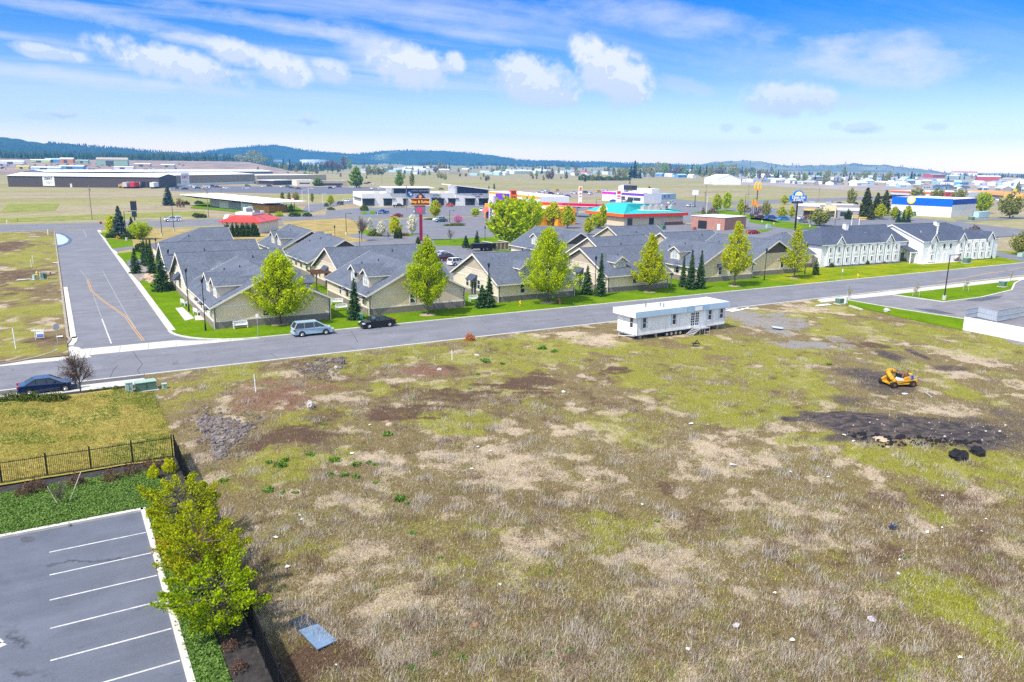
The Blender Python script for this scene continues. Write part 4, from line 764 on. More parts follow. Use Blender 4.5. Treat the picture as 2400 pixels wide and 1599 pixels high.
def dormer(H, x, y, face, z0, w=2.2, hz=1.2, d=3.4, rise=.75, wall=None, win=True, roof=None, trim=None):
    "small gabled dormer: front middle at (x,y), sill at z0"
    m = MB(); m.ext([(-w/2,0,z0-.3),(w/2,0,z0-.3),(w/2,0,z0+hz),(0,0,z0+hz+rise),(-w/2,0,z0+hz)], (0,d,0)); rz = 0 if face == '-y' else -pi/2
    o = m.xf(rz, (x,y,0)).build('dormer', wall or SID_C, H.r); r = MB(); t = .12; ov = .32; s = rise/(w/2)
    for k in (-1, 1): r.ext([(0,-.4,z0+hz+rise+t),(k*(w/2+ov),-.4,z0+hz-ov*s+t),(k*(w/2+ov),-.4,z0+hz-ov*s),(0,-.4,z0+hz+rise)], (0,d+.4,0))
    r.xf(rz, (x,y,0)).build('dormer_roof', roof or ROOF, o); r = MB()
    for k in (-1, 1): r.ext([(0,-.44,z0+hz+rise+t+.01),(k*(w/2+ov+.03),-.44,z0+hz-ov*s+t+.01),(k*(w/2+ov+.03),-.44,z0+hz-ov*s-.08),(0,-.44,z0+hz+rise-.08)], (0,.04,0)); r.box(k*(w/2+ov)-.02, k*(w/2+ov)+.02, -.4, d, z0+hz-ov*s-.04, z0+hz-ov*s+.1)
    r.xf(rz, (x,y,0)).build('dormer_trim', trim or TRIM, o)
    if win:
        r = MB(); r.box(-w*.26, w*.26, -.03, -.01, z0+.12, z0+hz-.02); r.xf(rz, (x,y,0)).build('dormer_pane', M('dormer_glass', (.4,.46,.46,1), .15, .1, 1, spec=.5), o); r = MB()
        for a in (-w*.28, 0, w*.28): r.box(a-.05, a+.05, -.06, 0, z0+.06, z0+hz)
        r.box(-w*.3, w*.3, -.06, 0, z0, z0+.1); r.box(-w*.3, w*.3, -.06, 0, z0+hz-.06, z0+hz+.03); r.box(-w*.28, w*.28, -.055, 0, z0+hz*.5, z0+hz*.5+.05); r.xf(rz, (x,y,0)).build('dormer_window', WHT, o)
def vent(H, x, y, z):
    m = MB(); m.tube((x,y,z-.3), (x,y,z+.35), .09, .09, 8); m.tube((x,y,z-.2), (x,y,z-.02), .2, .1, 8); H.part('roof_vent', m, DARK)
def spout(H, x, y, z):
    m = MB(); m.path([(x,y-.45,z),(x,y-.08,z-.45),(x,y-.08,.15)], .045, 6); H.part('downspout', m, GUT)
def flood(H, x, y, z):
    m = MB(); m.box(x-.08, x+.08, y-.12, y, z, z+.14); m.tube((x-.1,y-.12,z), (x-.14,y-.28,z-.08), .05, .08, 8); m.tube((x+.1,y-.12,z), (x+.14,y-.28,z-.08), .05, .08, 8); H.part('floodlight', m, WHT)
EV, RG = 2.95, 6.75
HT = 'cottages with grey shingle roofs'
def wing_house(label, X0, X1, Y0, Y1, bar=None, dorm=True, tri=None, front_win=(), front=True, bar_d=None):
    H = House('cottage', label, 'house', (X0, Y0, .1), 0, HT); w = X1-X0; L = Y1-Y0
    gable_block(H, 0, w, 0, L, 'Y', EV, RG, SID_C, SID_LIFT, tri, belt=front); sl = (RG-EV)/(w/2)
    if dorm:
        for yy in (3.6, 8.9): dormer(H, .95, yy, '-x', EV+.75, 2.6, 1.65, 5.6, .75)
        dormer_r = MB(); rz = w-1.55
        for yy in (4.2, 10): dormer_r.ext([(rz,yy-1,EV+.7),(rz,yy+1,EV+.7),(rz,yy+1,EV+1.95),(rz,yy,EV+2.65),(rz,yy-1,EV+1.95)], (-4.2,0,0))
        o = H.part('dormer', dormer_r, SID_C); r = MB()
        for yy in (4.2, 10):
            for k in (-1, 1): r.ext([(rz+.4,yy,EV+2.77),(rz+.4,yy+k*1.35,EV+1.84),(rz+.4,yy+k*1.35,EV+1.72),(rz+.4,yy,EV+2.65)], (-4.6,0,0))
        r.build('dormer_roof', ROOF, o)
    vent(H, w*.4, L*.62, RG-(w*.1)*sl+.1); vent(H, w*.3, L*.8, RG-(w*.2)*sl+.1)
    for wx in front_win: window(H, '-y', wx, 0, 1.25, .85, 1.5)
    for wy in (2.2, 5.6, 9.2, 12.5): window(H, '-x', 0, wy, 1.2, .9, 1.5)
    awning(H, '-x', -.04, 5.6, 2.45, 1.5); awning(H, '-x', -.04, 9.2, 2.45, 1.5); awning(H, '-x', -.04, 1.4, 2.4, 1.3)
    spout(H, .15, -.02, EV); spout(H, w-.15, -.02, EV); flood(H, .55, -.04, EV-.35); flood(H, w-.45, -.04, EV-.35)
    if bar:
        bx0, bx1, by0, by1 = [v-o for v, o in zip(bar, (X0, X0, Y0, Y0))]
        gable_block(H, bx0, bx1, by0, by1, 'X', EV, RG, SID_C, SID_LIFT, SID_P); ym = (by0+by1)/2
        for wy in (by0+2.2, ym+1, by1-3): window(H, '-x', bx0, wy, 1.2, .9, 1.5)
        awning(H, '-x', bx0-.04, ym+1, 2.6, 2.6, 1.0, 1.1); vent(H, (bx0+bx1)/2, by0+3.2, EV+3.2*(RG-EV)/(ym-by0)+.2); vent(H, (bx0+bx1)/2+3, by0+6, EV+6*(RG-EV)/(ym-by0)+.2)
        if bar_d is not None: dormer(H, bx0+bar_d, by0+1.6, '-y', EV+1.05, 2.2, .9, 4.0, .7)
    return H
def bar_house(label, X0, X1, Y0, Y1, dorm=None, wins=(), awn=(), porch=False, hip0=False):
    H = House('cottage', label, 'house', (X0, Y0, .1), 0, HT); w = X1-X0; L = Y1-Y0
    gable_block(H, 0, w, 0, L, 'X', EV, RG, SID_C, SID_LIFT, None if hip0 else SID_P, hip0=hip0); ym = L/2; sl = (RG-EV)/ym
    if dorm is not None: dormer(H, dorm, 1.7, '-y', EV+1.0, 2.4, 1.05, 4.2, .8)
    for x in wins: window(H, '-y', x, 0, 1.25, .85, 1.5)
    for x in awn: awning(H, '-y', x, -.04, 2.5, 1.7, .8, .55)
    for wy in (2.4, 6.5, 10.5): window(H, '-x', 0, wy, 1.2, 1.0, 1.5)
    if not hip0: awning(H, '-x', -.04, 8.2, 2.55, 2.4, 1.0, .9); m = MB(); wbox(m, '-x', 0, 8.2, .1, 1.7, 2.1, .06, .01); d = H.part('door', m, M('dark_door', (.06,.065,.07,1), .4)); m = MB(); wbox(m, '-x', 0, 8.2, .1, .06, 2.1, .03, .07); wbox(m, '-x', 0, 8.2, 2.2, 1.9, .1, .09, .01); m.build('door_frame', WHT, d)
    vent(H, w*.42, ym*.62, EV+ym*.62*sl+.2); spout(H, .15, -.02, EV); spout(H, w-.15, -.02, EV)
    if porch:
        m = MB(); m.ext([(w,1,2.4),(w,5,2.4),(w,5,2.9),(w,1,2.9)], (2.2,0,-.55)); H.part('porch_roof', m, ROOF); m = MB(); m.box(w+1.9, w+2.05, 1.2, 1.35, 0, 2.0); m.box(w+1.9, w+2.05, 4.6, 4.75, 0, 2.0); H.part('porch_post', m, TRIM)
    return H
h1 = wing_house('cream cottage nearest the side road corner, with two dormers on its left roof slope', 16.6, 31.9, 103.4, 124, (16.6, 32.3, 123.5, 140), True, None, (6.6, 9.6), bar_d=5.5)
h2 = wing_house('cream cottage behind the black coupe, with a left wing roof carrying two dormers', 37.5, 52.7, 103.4, 122.5, (40, 56, 122, 138), True, None, (6.7, 9.4))
h3 = bar_house('cream cottage behind the yellow hydrant, gable facing left', 59.1, 73.6, 104.3, 120, 6.2, (4.4, 8.2), (), True)
h4 = bar_house('cream cottage left of the three slim firs, dormer in its front roof', 80.5, 94.0, 104.3, 120, 4.0, (5.8, 8.4), (5.8,), True)
h5 = wing_house('cream cottage right of the three slim firs, with one awninged front window', 102.6, 117, 105.8, 122, None, False, None, (5.6, 8.6))
awning(h5, '-y', 5.6, -.04, 2.7, 1.6, .7, .6, ROOFD); dormer(h5, .95, 7.5, '-x', EV+.75, 2.6, 1.6, 5.6, .75)
h6 = wing_house('cottage nearest the white hotel, brown shingled front gable', 118.8, 133, 108, 124.5, (115.7, 130.5, 123.5, 139), False, SID_B, (9.0, 11.6))
awning(h6, '-y', 10.3, -.04, 2.6, 4.0, .7, .7, DARK)
h7 = bar_house('cottage roof between the brown gabled cottage and the hotel', 133.5, 143, 112.5, 128.5, None, hip0=True)
wing_house('cream cottage behind the roof of the corner cottage, brown front gable and a timber arbour', 40.5, 54.2, 143, 160, None, False, SID_B, ())
wing_house('cottage with two dormers below the tall hedge, brown front gable', 40.2, 54, 164, 182, None, True, SID_B, ())
bar_house('cottage second from the corner along the side road, seen as a long roof', 16.2, 31.9, 142, 157)
c8 = bar_house('cottage near the side driveway with a pyramid roof and a small brown gable', 18.5, 32.5, 170, 187, hip0=True)
gm = MB(); gm.ext([(6.4,-1.5,0),(12.4,-1.5,0),(12.4,-1.5,2.9),(9.4,-1.5,5.0),(6.4,-1.5,2.9)], (0,6,0)); gw = c8.part('gable_wing', gm, SID_B); gm = MB()
for k in (-1, 1): gm.ext([(9.4,-2,5.2),(9.4+k*3.5,-2,2.75),(9.4+k*3.5,-2,2.55),(9.4,-2,5.0)], (0,8,0))
gm.build('wing_roof', ROOF, gw)
wing_house('cottage left of the timber bin enclosure trees, brown front gable and one dormer', 91.8, 105.6, 138.5, 156, None, True, SID_B, ())
mh = bar_house('cottage with the coloured gable mural, half hidden behind a dormered cottage', 94, 108, 120.8, 136)
mm = MB()
for i in range(5): mm.box(-.06, -.02, 5.6-i*.9, 6.4-i*.9, 3.5, 4.5-.12*i, i)
mm.build('gable_mural', [M('mural_%s' % n, c) for n, c in (('blue',(.04,.25,.5,1)),('green',(.15,.4,.15,1)),('lime',(.45,.5,.05,1)),('yellow',(.7,.4,.03,1)),('orange',(.7,.2,.06,1)))], mh.r)
bar_house('cottage farthest back, roof right in front of the teal roofed restaurant', 115, 129, 141.5, 157)
pg = thing('pergola', 'brown timber pergola between two cream cottages', 'pergola', (37.3, 128, .1)); m = MB()
for a in (0, 2.6):
    for b in (0, 3): m.box(a-.1, a+.1, b-.1, b+.1, 0, 2.7)
m.build('post', M('brown_timber', (.17,.08,.045,1), .8, .25, 4, .5), pg); m = MB()
for b in np.arange(-.5, 3.6, .5): m.box(-.6, 3.2, b-.05, b+.05, 2.85, 3.05)
m.box(-.08, .08, -.7, 3.7, 2.68, 2.85); m.box(2.52, 2.68, -.7, 3.7, 2.68, 2.85); m.build('rafter', MATS['brown_timber'], pg)
# ------- white two storey hotel
HW = siding('hotel_siding', (.86,.85,.86,1), .22, depth=.2); HV = siding('hotel_board', (.8,.8,.84,1), .25, True, .25)
Z0, ZR = 4.95, 8.0
hot = House('hotel', 'long white two storey hotel with dark roofs and small pointed gables', 'hotel', (144.2, 111.5, .1), R(-3))
gable_block(hot, 0, 28.3, 0, 13, 'X', Z0, ZR, HW, HV, None, 0, .5, True, False, ROOFD, False, WHT)
gable_block(hot, 28.5, 57, -4.1, 12.8, 'X', Z0, ZR+.15, HW, None, None, 0, .25, False, True, ROOFD, False, WHT)
CURT = M('pale_curtain', (.6,.62,.66,1), .8, .1, 3)
def bay(x, y, w=1.95, d=.42, gab=False):
    m = MB(); m.box(x-w/2, x+w/2, y-d, y, .25, Z0-.12); b = hot.part('bay', m, HW); m = MB()
    for k in (-1, 1): m.box(x+k*w/2-.06, x+k*w/2+.06, y-d-.03, y-d+.06, .25, Z0-.13)
    m.build('corner_board', WHT, b)
    for z in (.75, 3.15):
        o = window(hot, '-y', x, y-d, z, 1.0, 1.15, parent=hot.r, bars=False); mm = MB(); mm.box(x-.03, x+.03, y-d-.055, y-d, z+.05, z+1.1); mm.box(x-.45, x+.45, y-d-.1, y-d, z-.55, z-.18); mm.build('grille', WHT, o); mm = MB(); mm.box(x+.03, x+.45, y-d-.035, y-d-.026, z+.08, z+1.08); mm.build('curtain', CURT, o)
    if gab:
        m = MB(); m.ext([(x-w/2-.1,y-d-.02,Z0-.14),(x+w/2+.1,y-d-.02,Z0-.14),(x+w/2+.1,y-d-.02,Z0+.35),(x,y-d-.02,Z0+1.55),(x-w/2-.1,y-d-.02,Z0+.35)], (0,3.4,0)); g = hot.part('gable', m, HW); m = MB()
        for k in (-1, 1): m.ext([(x,y-d-.3,Z0+1.77),(x+k*(w/2+.5),y-d-.3,Z0-.0),(x+k*(w/2+.5),y-d-.3,Z0-.16),(x,y-d-.3,Z0+1.57)], (0,3.9,0))
        m.build('gable_roof', ROOFD, g); m = MB()
        for k in (-1, 1): m.ext([(x,y-d-.34,Z0+1.8),(x+k*(w/2+.55),y-d-.34,Z0+.0),(x+k*(w/2+.55),y-d-.34,Z0-.3),(x,y-d-.34,Z0+1.5)], (0,.05,0))
        m.build('gable_trim', WHT, g)
for i in range(9): bay(2.6+i*2.72, 0, gab=i in (1, 7))
for i in range(5): bay(42.2+i*2.75, -4.1, gab=i in (0, 4))
bay(31.8, -4.1, 1.9, .25, True)
for x in (36.2, 38.6): window(hot, '-y', x, -4.1, 3.15, .9, 1.15, bars=False)
for x in (34.2, 36.6, 37.9): m = MB(); m.box(x-.5, x+.5, -4.18, -4.1, .1, 2.2); hot.part('door', m, WHT)
m = MB(); m.ext([(26.1,-3,2.75),(26.1,0,3.75),(26.1,0,3.6),(26.1,-3,2.6)], (2.4,0,0)); pr = hot.part('porch_roof', m, ROOFD); m = MB(); m.box(26.0, 28.45, -3.05, -2.8, 2.35, 2.6); m.box(26.05, 26.25, -3, -2.8, 0, 2.35); m.box(27.9, 28.2, -3, -2.7, 0, 2.35); m.build('porch_post', WHT, pr)
m = MB(); wbox(m, '-y', 27.2, 0, 0, 1.2, 2.2, .05, .01); hot.part('door', m, GLASS)
for x, y in ((13.2, 5.2), (43, 3.2)): m = MB(); m.box(x-.5, x+.5, y-.45, y+.45, 7, 8.9); c = hot.part('chimney', m, WHT); m = MB(); m.box(x-.6, x+.6, y-.55, y+.55, 8.9, 9.02); m.build('chimney_cap', GREY, c)
m = MB(); m.tube((37.5,-1,6), (37.5,-1,8.1), .18, .18, 8); m.tube((37.5,-1,8.1), (37.5,-1,8.35), .32, .32, 8); hot.part('flue', m, WHT)
for x, y in ((9.5, 3), (18, 3.5), (33, 0), (50, .5)): m = MB(); m.box(x-.2, x+.2, y-.2, y+.2, Z0+y*.47-.1, Z0+(y if x < 28 else y+4.1)*.42+.42); hot.part('roof_vent', m, GREY)
m = MB(); m.box(28.46, 28.5, -4.4, 4.3, 4.6, 4.8); sheet('path', [(171,104.5),(186,103.8),(186,106.5),(171,107.5)], .125, CONC); sheet('path', [(145,110.2),(170,108.8),(170,110),(145,111.4)], .124, MATS['gravel_strip'])
# ================================================================ shops and other buildings beyond the cottages
def col(n, r, g, b, rough=.6, **k): return M(n, C(r,g,b), rough, .08, .8, **k)
OFFW = M('off_white_stucco', (.74,.73,.71,1), .8, .08, .6, fine=.1); WROOF = M('white_membrane_roof', (.8,.8,.79,1), .7, .06, .2); GLASSF = M('shop_glass', (.03,.05,.065,1), .1, .5, .6, spec=.6); NAVY = M('navy_panel', (.02,.035,.085,1), .4, .1, 1)
def building(name, label, cat, a, b, ptop, group=None):
    "a building from the feet of its front corners in the photo; returns builder, length and height"
    p, q = at(*a), at(*b); L = math.hypot(q[0]-p[0], q[1]-p[1]); rz = math.atan2(q[1]-p[1], q[0]-p[0])
    H = House(name, label, cat, (p[0], p[1], 0), rz, group); return H, L, topz(a[0], a[1], ptop)
def flat_box(H, L, d, h, wall, roof=None, par=.5, x0=0, y0=0, nm='wall'):
    m = MB(); m.box(x0, x0+L, y0, y0+d, -.1, h-par-.02); t = .3
    m.box(x0, x0+L, y0, y0+t, h-par, h); m.box(x0, x0+L, y0+d-t, y0+d, h-par, h); m.box(x0, x0+t, y0+t, y0+d-t, h-par, h); m.box(x0+L-t, x0+L, y0+t, y0+d-t, h-par, h)
    w = H.part(nm, m, wall); m = MB(); m.box(x0+t, x0+L-t, y0+t, y0+d-t, h-par-.02, h-par+.04); H.part('roof', m, roof or WROOF); return w
def gable_roof(H, L, d, h, hr, wall, roof, ov=.4, x0=0, y0=0, axis='X'):
    m = MB(); t = .15
    if axis == 'X': m.ext([(x0,y0,-.1),(x0,y0+d,-.1),(x0,y0+d,h),(x0,y0+d/2,hr),(x0,y0,h)], (L,0,0)); w = H.part('wall', m, wall); r = MB(); s = (hr-h)/(d/2); pts = lambda k: [(x0-ov,y0+d/2,hr+t),(x0-ov,y0+d/2+k*(d/2+ov),h-ov*s+t),(x0-ov,y0+d/2+k*(d/2+ov),h-ov*s),(x0-ov,y0+d/2,hr)]; v = (L+2*ov,0,0)
    else: m.ext([(x0,y0,-.1),(x0+L,y0,-.1),(x0+L,y0,h),(x0+L/2,y0,hr),(x0,y0,h)], (0,d,0)); w = H.part('wall', m, wall); r = MB(); s = (hr-h)/(L/2); pts = lambda k: [(x0+L/2,y0-ov,hr+t),(x0+L/2+k*(L/2+ov),y0-ov,h-ov*s+t),(x0+L/2+k*(L/2+ov),y0-ov,h-ov*s),(x0+L/2,y0-ov,hr)]; v = (0,d+2*ov,0)
    for k in (-1, 1): r.ext(pts(k), v)
    H.part('roof', r, roof); return w
def pane(H, x, w, z0, h, y=0, mat=None, name='window', t=.08, bars=0):
    m = MB(); m.box(x-w/2, x+w/2, y-t, y-.01, z0, z0+h); o = H.part(name, m, mat or GLASSF)
    if bars:
        m = MB()
        for i in range(bars+1): xx = x-w/2+w*i/bars; m.box(xx-.05, xx+.05, y-t-.05, y-t+.01, z0, z0+h)
        m.box(x-w/2, x+w/2, y-t-.05, y-t+.01, z0+h*.72, z0+h*.72+.08); m.build('frame', M('dark_frame', (.03,.03,.035,1)), o)
    return o
RX = R(90)
# white strip mall
H, L, h = building('strip_mall', 'white strip mall with two raised wings and dark shop windows', 'shops', (849,484), (1142,482), 453)
flat_box(H, L, 26, h, OFFW); k = L/(1142-849)
for a, b, e0, e1 in ((916,1004,3.0,3.0),(1064,1146,4.4,2.2)):
    x0, x1 = (a-849)*k, (b-849)*k; m = MB(); m.ext([(x0,-.6,0),(x1,-.6,0),(x1,-.6,h+e1-.5),(x0,-.6,h+e0-.5)], (0,14,0)); H.part('wall', m, OFFW, None)
    m = MB(); m.ext([(x0+.8,-.68,h-.1),(x1-.8,-.68,h-.1),(x1-.8,-.68,h+e1-.7),(x0+.8,-.68,h+e0-.7)], (0,.06,0)); H.part('sign_band', m, NAVY)
    m = MB(); m.ext([(x0-3,-2,h+e0-.5),(x1+2,-2,h+e1-.6),(x1+2,-2,h+e1-.2),(x0-3,-2,h+e0-.1)], (0,17,0)); H.part('roof', m, WHT)
for a, b in ((850,876),(897,922),(941,950),(960,987),(1009,1036),(1047,1070),(1087,1110),(1120,1142)):
    y = -.6 if 916 < a < 1004 or a > 1064 else 0; pane(H, ((a+b)/2-849)*k, (b-a)*k*1.0, .3, h*.55, y, None, 'window', .1, 4); m = MB(); m.box((a-850-.5)*k, (b-848+.5)*k, y-1.0, y-.02, h*.55, h*.6); H.part('awning', m, DARK)
m = MB(); m.box(-.1, -.02, 4, 14, h*.55, h*.6); m.box(-.9, 0, 2, 22, h*.56, h*.6); H.part('awning', m, DARK)
for x, y in ((9, 9), (22, 12), (43, 10), (55, 14)): m = MB(); m.box(x-1.5, x+1.5, y-1, y+1, h-.5, h+.6); H.part('rooftop_unit', m, M('unit_beige', (.55,.5,.44,1)))
NT_ = M('sign_navy_text', (.03,.05,.15,1)); SG = thing('shop_sign', 'round blue sign with white mark on the strip mall front', 'sign', (0,0,0)); SG.parent = None
SG.location = H.r.matrix_basis @ __import__('mathutils').Vector(((956-849)*k, -.75, h-.2)); SG.rotation_euler = H.r.rotation_euler; m = MB(); m.tube((0,0,0), (0,-.25,0), 1.7, 1.7, 24); m.build('sign_disc', col('sign_blue', 10, 90, 160), SG); m = MB(); m.tube((-.3,-.26,.5), (-.3,-.34,.5), .5, .5, 12); m.tube((.5,-.26,-.3), (.5,-.34,-.3), .6, .6, 12); m.build('emblem', WHT, SG)
text('FAMILY DENTISTRY', 1.05, WHT, H.r, ((981-849)*k, -.72, h+1.2), (RX,0,0)); text('Dental Implants', .8, NT_, H.r, ((980-849)*k, -.68, h-.9), (RX,0,0)); text('LAUNDRY', .9, NT_, H.r, ((1020-849)*k, -.1, h-1.0), (RX,0,0)); text('cleaners  wash', .8, NT_, H.r, ((1020-849)*k, -.1, h-2.2), (RX,0,0)); text('PHYSICAL THERAPY', .7, NT_, H.r, ((1117-849)*k, -.7, h-.7), (RX,0,0)); text('CLINIC', .9, col('sign_royal', 30, 50, 170), H.r, ((1117-849)*k, -.7, h-1.7), (RX,0,0), bold=.02)
# bank with the flying white roof
H, L, h = building('bank', 'low grey bank with a long thin white roof and an orange wall', 'bank', (493,484), (620,495), 462); 
flat_box(H, L*.62, 12, h*.8, M('pale_block', (.55,.53,.5,1), .8, .08, .5)); m = MB(); m.box(L*.3, L*.62, -3, 0, -.1, h*.75); H.part('wall', m, M('pale_block2', (.6,.58,.55,1), .8)); m = MB(); m.box(L*.55, L*.78, -5, 4, -.1, h*.74); H.part('wall', m, M('slate_block', (.2,.21,.24,1), .7)); m = MB(); m.box(L*.78, L, -5, 8, -.1, h*.95); H.part('lobby', m, M('lobby_panel', (.5,.6,.66,1), .3)); m = MB(); m.box(L*.97, L*1.25, -5.1, -4.8, -.1, h*.68); m.box(L*1.0, L*1.22, -5, 5, -.1, h*.67); H.part('wall', m, M('orange_brown_wall', (.5,.24,.03,1), .6))
m = MB(); m.ext([(-14,-7,h+.6),(L*1.3,-9,h-.3),(L*1.32,12,h-.2),(-13,12,h+.7)], (0,0,.35)); H.part('roof', m, WROOF); m = MB(); m.box(L*.8, L*1.2, -5.16, -5.0, h*.7, h*.93); H.part('window', m, GLASSF); m = MB(); m.box(L*.85, L*.9, -5.1, -5.02, .2, h*.5); m.box(L*.93, L*.95, -5.1, -5.02, .2, h*.5); H.part('window', m, GLASSF)
m = MB(); [m.tube((-13+i*4,-6.6+.0*i,h+.4-.02*i), (-10.5+i*4,0,h*.78), .12, .12, 5) for i in range(0, 12)]; H.part('roof_brace', m, DARK)
# red roofed restaurant
H, L, h = building('restaurant', 'small white restaurant with a bright red metal roof', 'restaurant', (521,547), (606,549), 524)
RED = M('red_metal_roof', (.62,.035,.02,1), .35, .1, 1.5, spec=.5); h = 3.6; d = 15; m = MB(); m.box(0, L, 0, d, -.1, h); H.part('wall', m, M('warm_white', (.72,.66,.58,1), .7)); i = 3.2
m = MB(); o = .8; m.add([(-o,-o,h-.1),(L+o,-o,h-.1),(L+o,d+o,h-.1),(-o,d+o,h-.1),(i,i,h+1.8),(L-i,i,h+1.8),(L-i,d-i,h+1.8),(i,d-i,h+1.8),(-o,-o,h-.3),(L+o,-o,h-.3),(L+o,d+o,h-.3),(-o,d+o,h-.3)], [(0,1,5,4),(1,2,6,5),(2,3,7,6),(3,0,4,7),(4,5,6,7),(8,9,1,0),(9,10,2,1),(10,11,3,2),(11,8,0,3)]); H.part('roof', m, RED)
m = MB(); m.box(i-.2, L-i+.2, i-.2, d-i+.2, h+1.6, h+2.5); H.part('parapet', m, WHT); m = MB(); m.ext([(-.3,2,0),(-.3,6,0),(-.3,6,h+.6),(-.3,5,h+1.6),(-.3,3,h+1.6),(-.3,2,h+.6)], (1.2,0,0)); H.part('entrance_gable', m, WHT); m = MB(); m.ext([(-1.4,3,2.1),(-.3,3,2.9),(-.3,3,2.2)], (0,2,0)); H.part('awning', m, RED); m = MB(); m.box(-.1,-.02,7,11,.8,2.4); H.part('window', m, GLASS)
m = MB(); m.box(5, L-5, 4.2, 8.4, h+2.3, h+3.9); H.part('rooftop_unit', m, M('unit_white', (.7,.7,.7,1), .6)); m = MB(); m.box(6, 7.8, 3.9, 4.25, h+2.6, h+3.6); m.box(8.6, 10.2, 3.9, 4.25, h+2.4, h+3.3); H.part('vent_grille', m, M('vent_grey', (.12,.13,.15,1)))
# teal roofed restaurant
TEAL = M('teal_roof', (.02,.42,.42,1), .5, .12, .8, fine=.15); H, L, h = building('restaurant', 'restaurant with a teal hipped roof and a red fascia', 'restaurant', (1462,532), (1600,527), 515)
d = 22; h = 4.0; x0, x1, y0, y1 = -1.2, L+1.2, -1.2, d; m = MB(); m.box(0, L, 0, d-1, -.1, h); H.part('wall', m, M('sand_wall', (.62,.52,.36,1), .8)); m = MB(); m.box(L*.68, L+.04, -.05, 0, .1, 1.2); H.part('wall_base', m, brick('red_brown_brick', (.2,.09,.07,1), (.26,.12,.09,1)))
m = MB(); m.box(x0, x1, y0-.06, y0, h-.5, h+.55); m.box(x1, x1+.06, y0, y1, h-.5, h+.55); H.part('fascia', m, M('red_fascia', (.75,.03,.015,1), .4, .05)); m = MB(); m.box(x0-.06, x0, y0, y1, h-.5, h+.55); H.part('fascia', m, M('orange_fascia', (.85,.13,.01,1), .4, .05))
zt = h+3.6; i = 6.5; m = MB(); m.add([(x0,y0,h+.5),(x1,y0,h+.5),(x1,y1,h+.5),(x0,y1,h+.5),(x0+i,y0+i,zt),(x1-i-8,y0+i,zt),(x1-i-8,y1-i,zt),(x0+i,y1-i,zt),(x1-9,y0+6.5,h+1.6),(x0+i+4,y0+6.5,h+1.6),(x1-4,y0+2,h+1.2),(x0+10,y0+2.6,h+1.5)], [(0,4,7,3),(3,7,6,2),(1,2,6,5),(7,4,5,6),(0,1,10,11),(0,11,9,4),(1,5,8,10),(4,9,8,5)]); H.part('roof', m, TEAL)
m = MB(); m.add([(x0+10,y0+2.6,h+1.45),(x1-4,y0+2,h+1.15),(x1-9,y0+6.5,h+1.55),(x0+i+4,y0+6.5,h+1.55)], [(0,1,2,3)]); H.part('roof_well', m, WROOF)
for x in (11.5, 14.5, 17.5, 20, 24.5): m = MB(); m.box(x-.9, x+.9, y0+3.6, y0+5.4, h+1.5, h+3.0); m.tube((x,y0+4.5,h+3), (x,y0+4.5,h+3.4), .5, .5, 10); H.part('rooftop_unit', m, M('unit_steel', (.5,.49,.47,1), .4, .15, 2, metal=.3))
for x in (2.6, 12.5): pane(H, x, 2.2, .3, 2.6)
m = MB(); m.box(L*.62, L*.66, -.08, 0, 0, 2.3); H.part('door', m, M('grey_door', (.45,.46,.48,1))); m = MB(); m.ext([(-1.25,10,h+.6),(-1.25,15,h+.6),(-1.25,12.5,h+2.6)], (2.5,0,0)); H.part('gable', m, M('sand_wall', (.62,.52,.36,1)))
# red canopy of the filling station
p = at(1262,475,5.6); q = at(1556,485,5.6); L = math.hypot(q[0]-p[0], q[1]-p[1]); H = House('fuel_canopy', 'long flat fuel station canopy with a crimson edge on white columns', 'canopy', (p[0], p[1], 0), math.atan2(q[1]-p[1], q[0]-p[0]))
m = MB(); m.box(0, L, 0, 9, 4.9, 5.5); H.part('roof', m, M('canopy_grey', (.25,.25,.26,1))); m = MB(); m.box(-.05, L*.13, -.1, -.0, 4.7, 5.8); H.part('fascia', m, col('canopy_orange', 240, 60, 5)); m = MB(); m.box(L*.13, L*.2, -.1, 0, 4.7, 5.8); m.box(L*.68, L+.05, -.1, 0, 4.7, 5.8); m.box(L, L+.1, 0, 9, 4.7, 5.8); H.part('fascia', m, col('canopy_pink', 225, 60, 80)); m = MB(); m.box(L*.2, L*.68, -.1, 0, 4.7, 5.8); H.part('fascia', m, col('canopy_crimson', 195, 0, 60)); m = MB(); m.box(-.05, L+.05, -.12, -.1, 4.55, 4.7); H.part('edge_strip', m, WHT)
for f in (.1, .3, .5, .7, .9): m = MB(); m.box(L*f-.25, L*f+.25, 4, 4.5, 0, 4.9); H.part('column', m, WHT); m = MB(); m.box(L*f-1.6, L*f-.5, 3.9, 4.6, .15, 1.9); H.part('fuel_pump', m, M('pump_grey', (.25,.1,.1,1)))
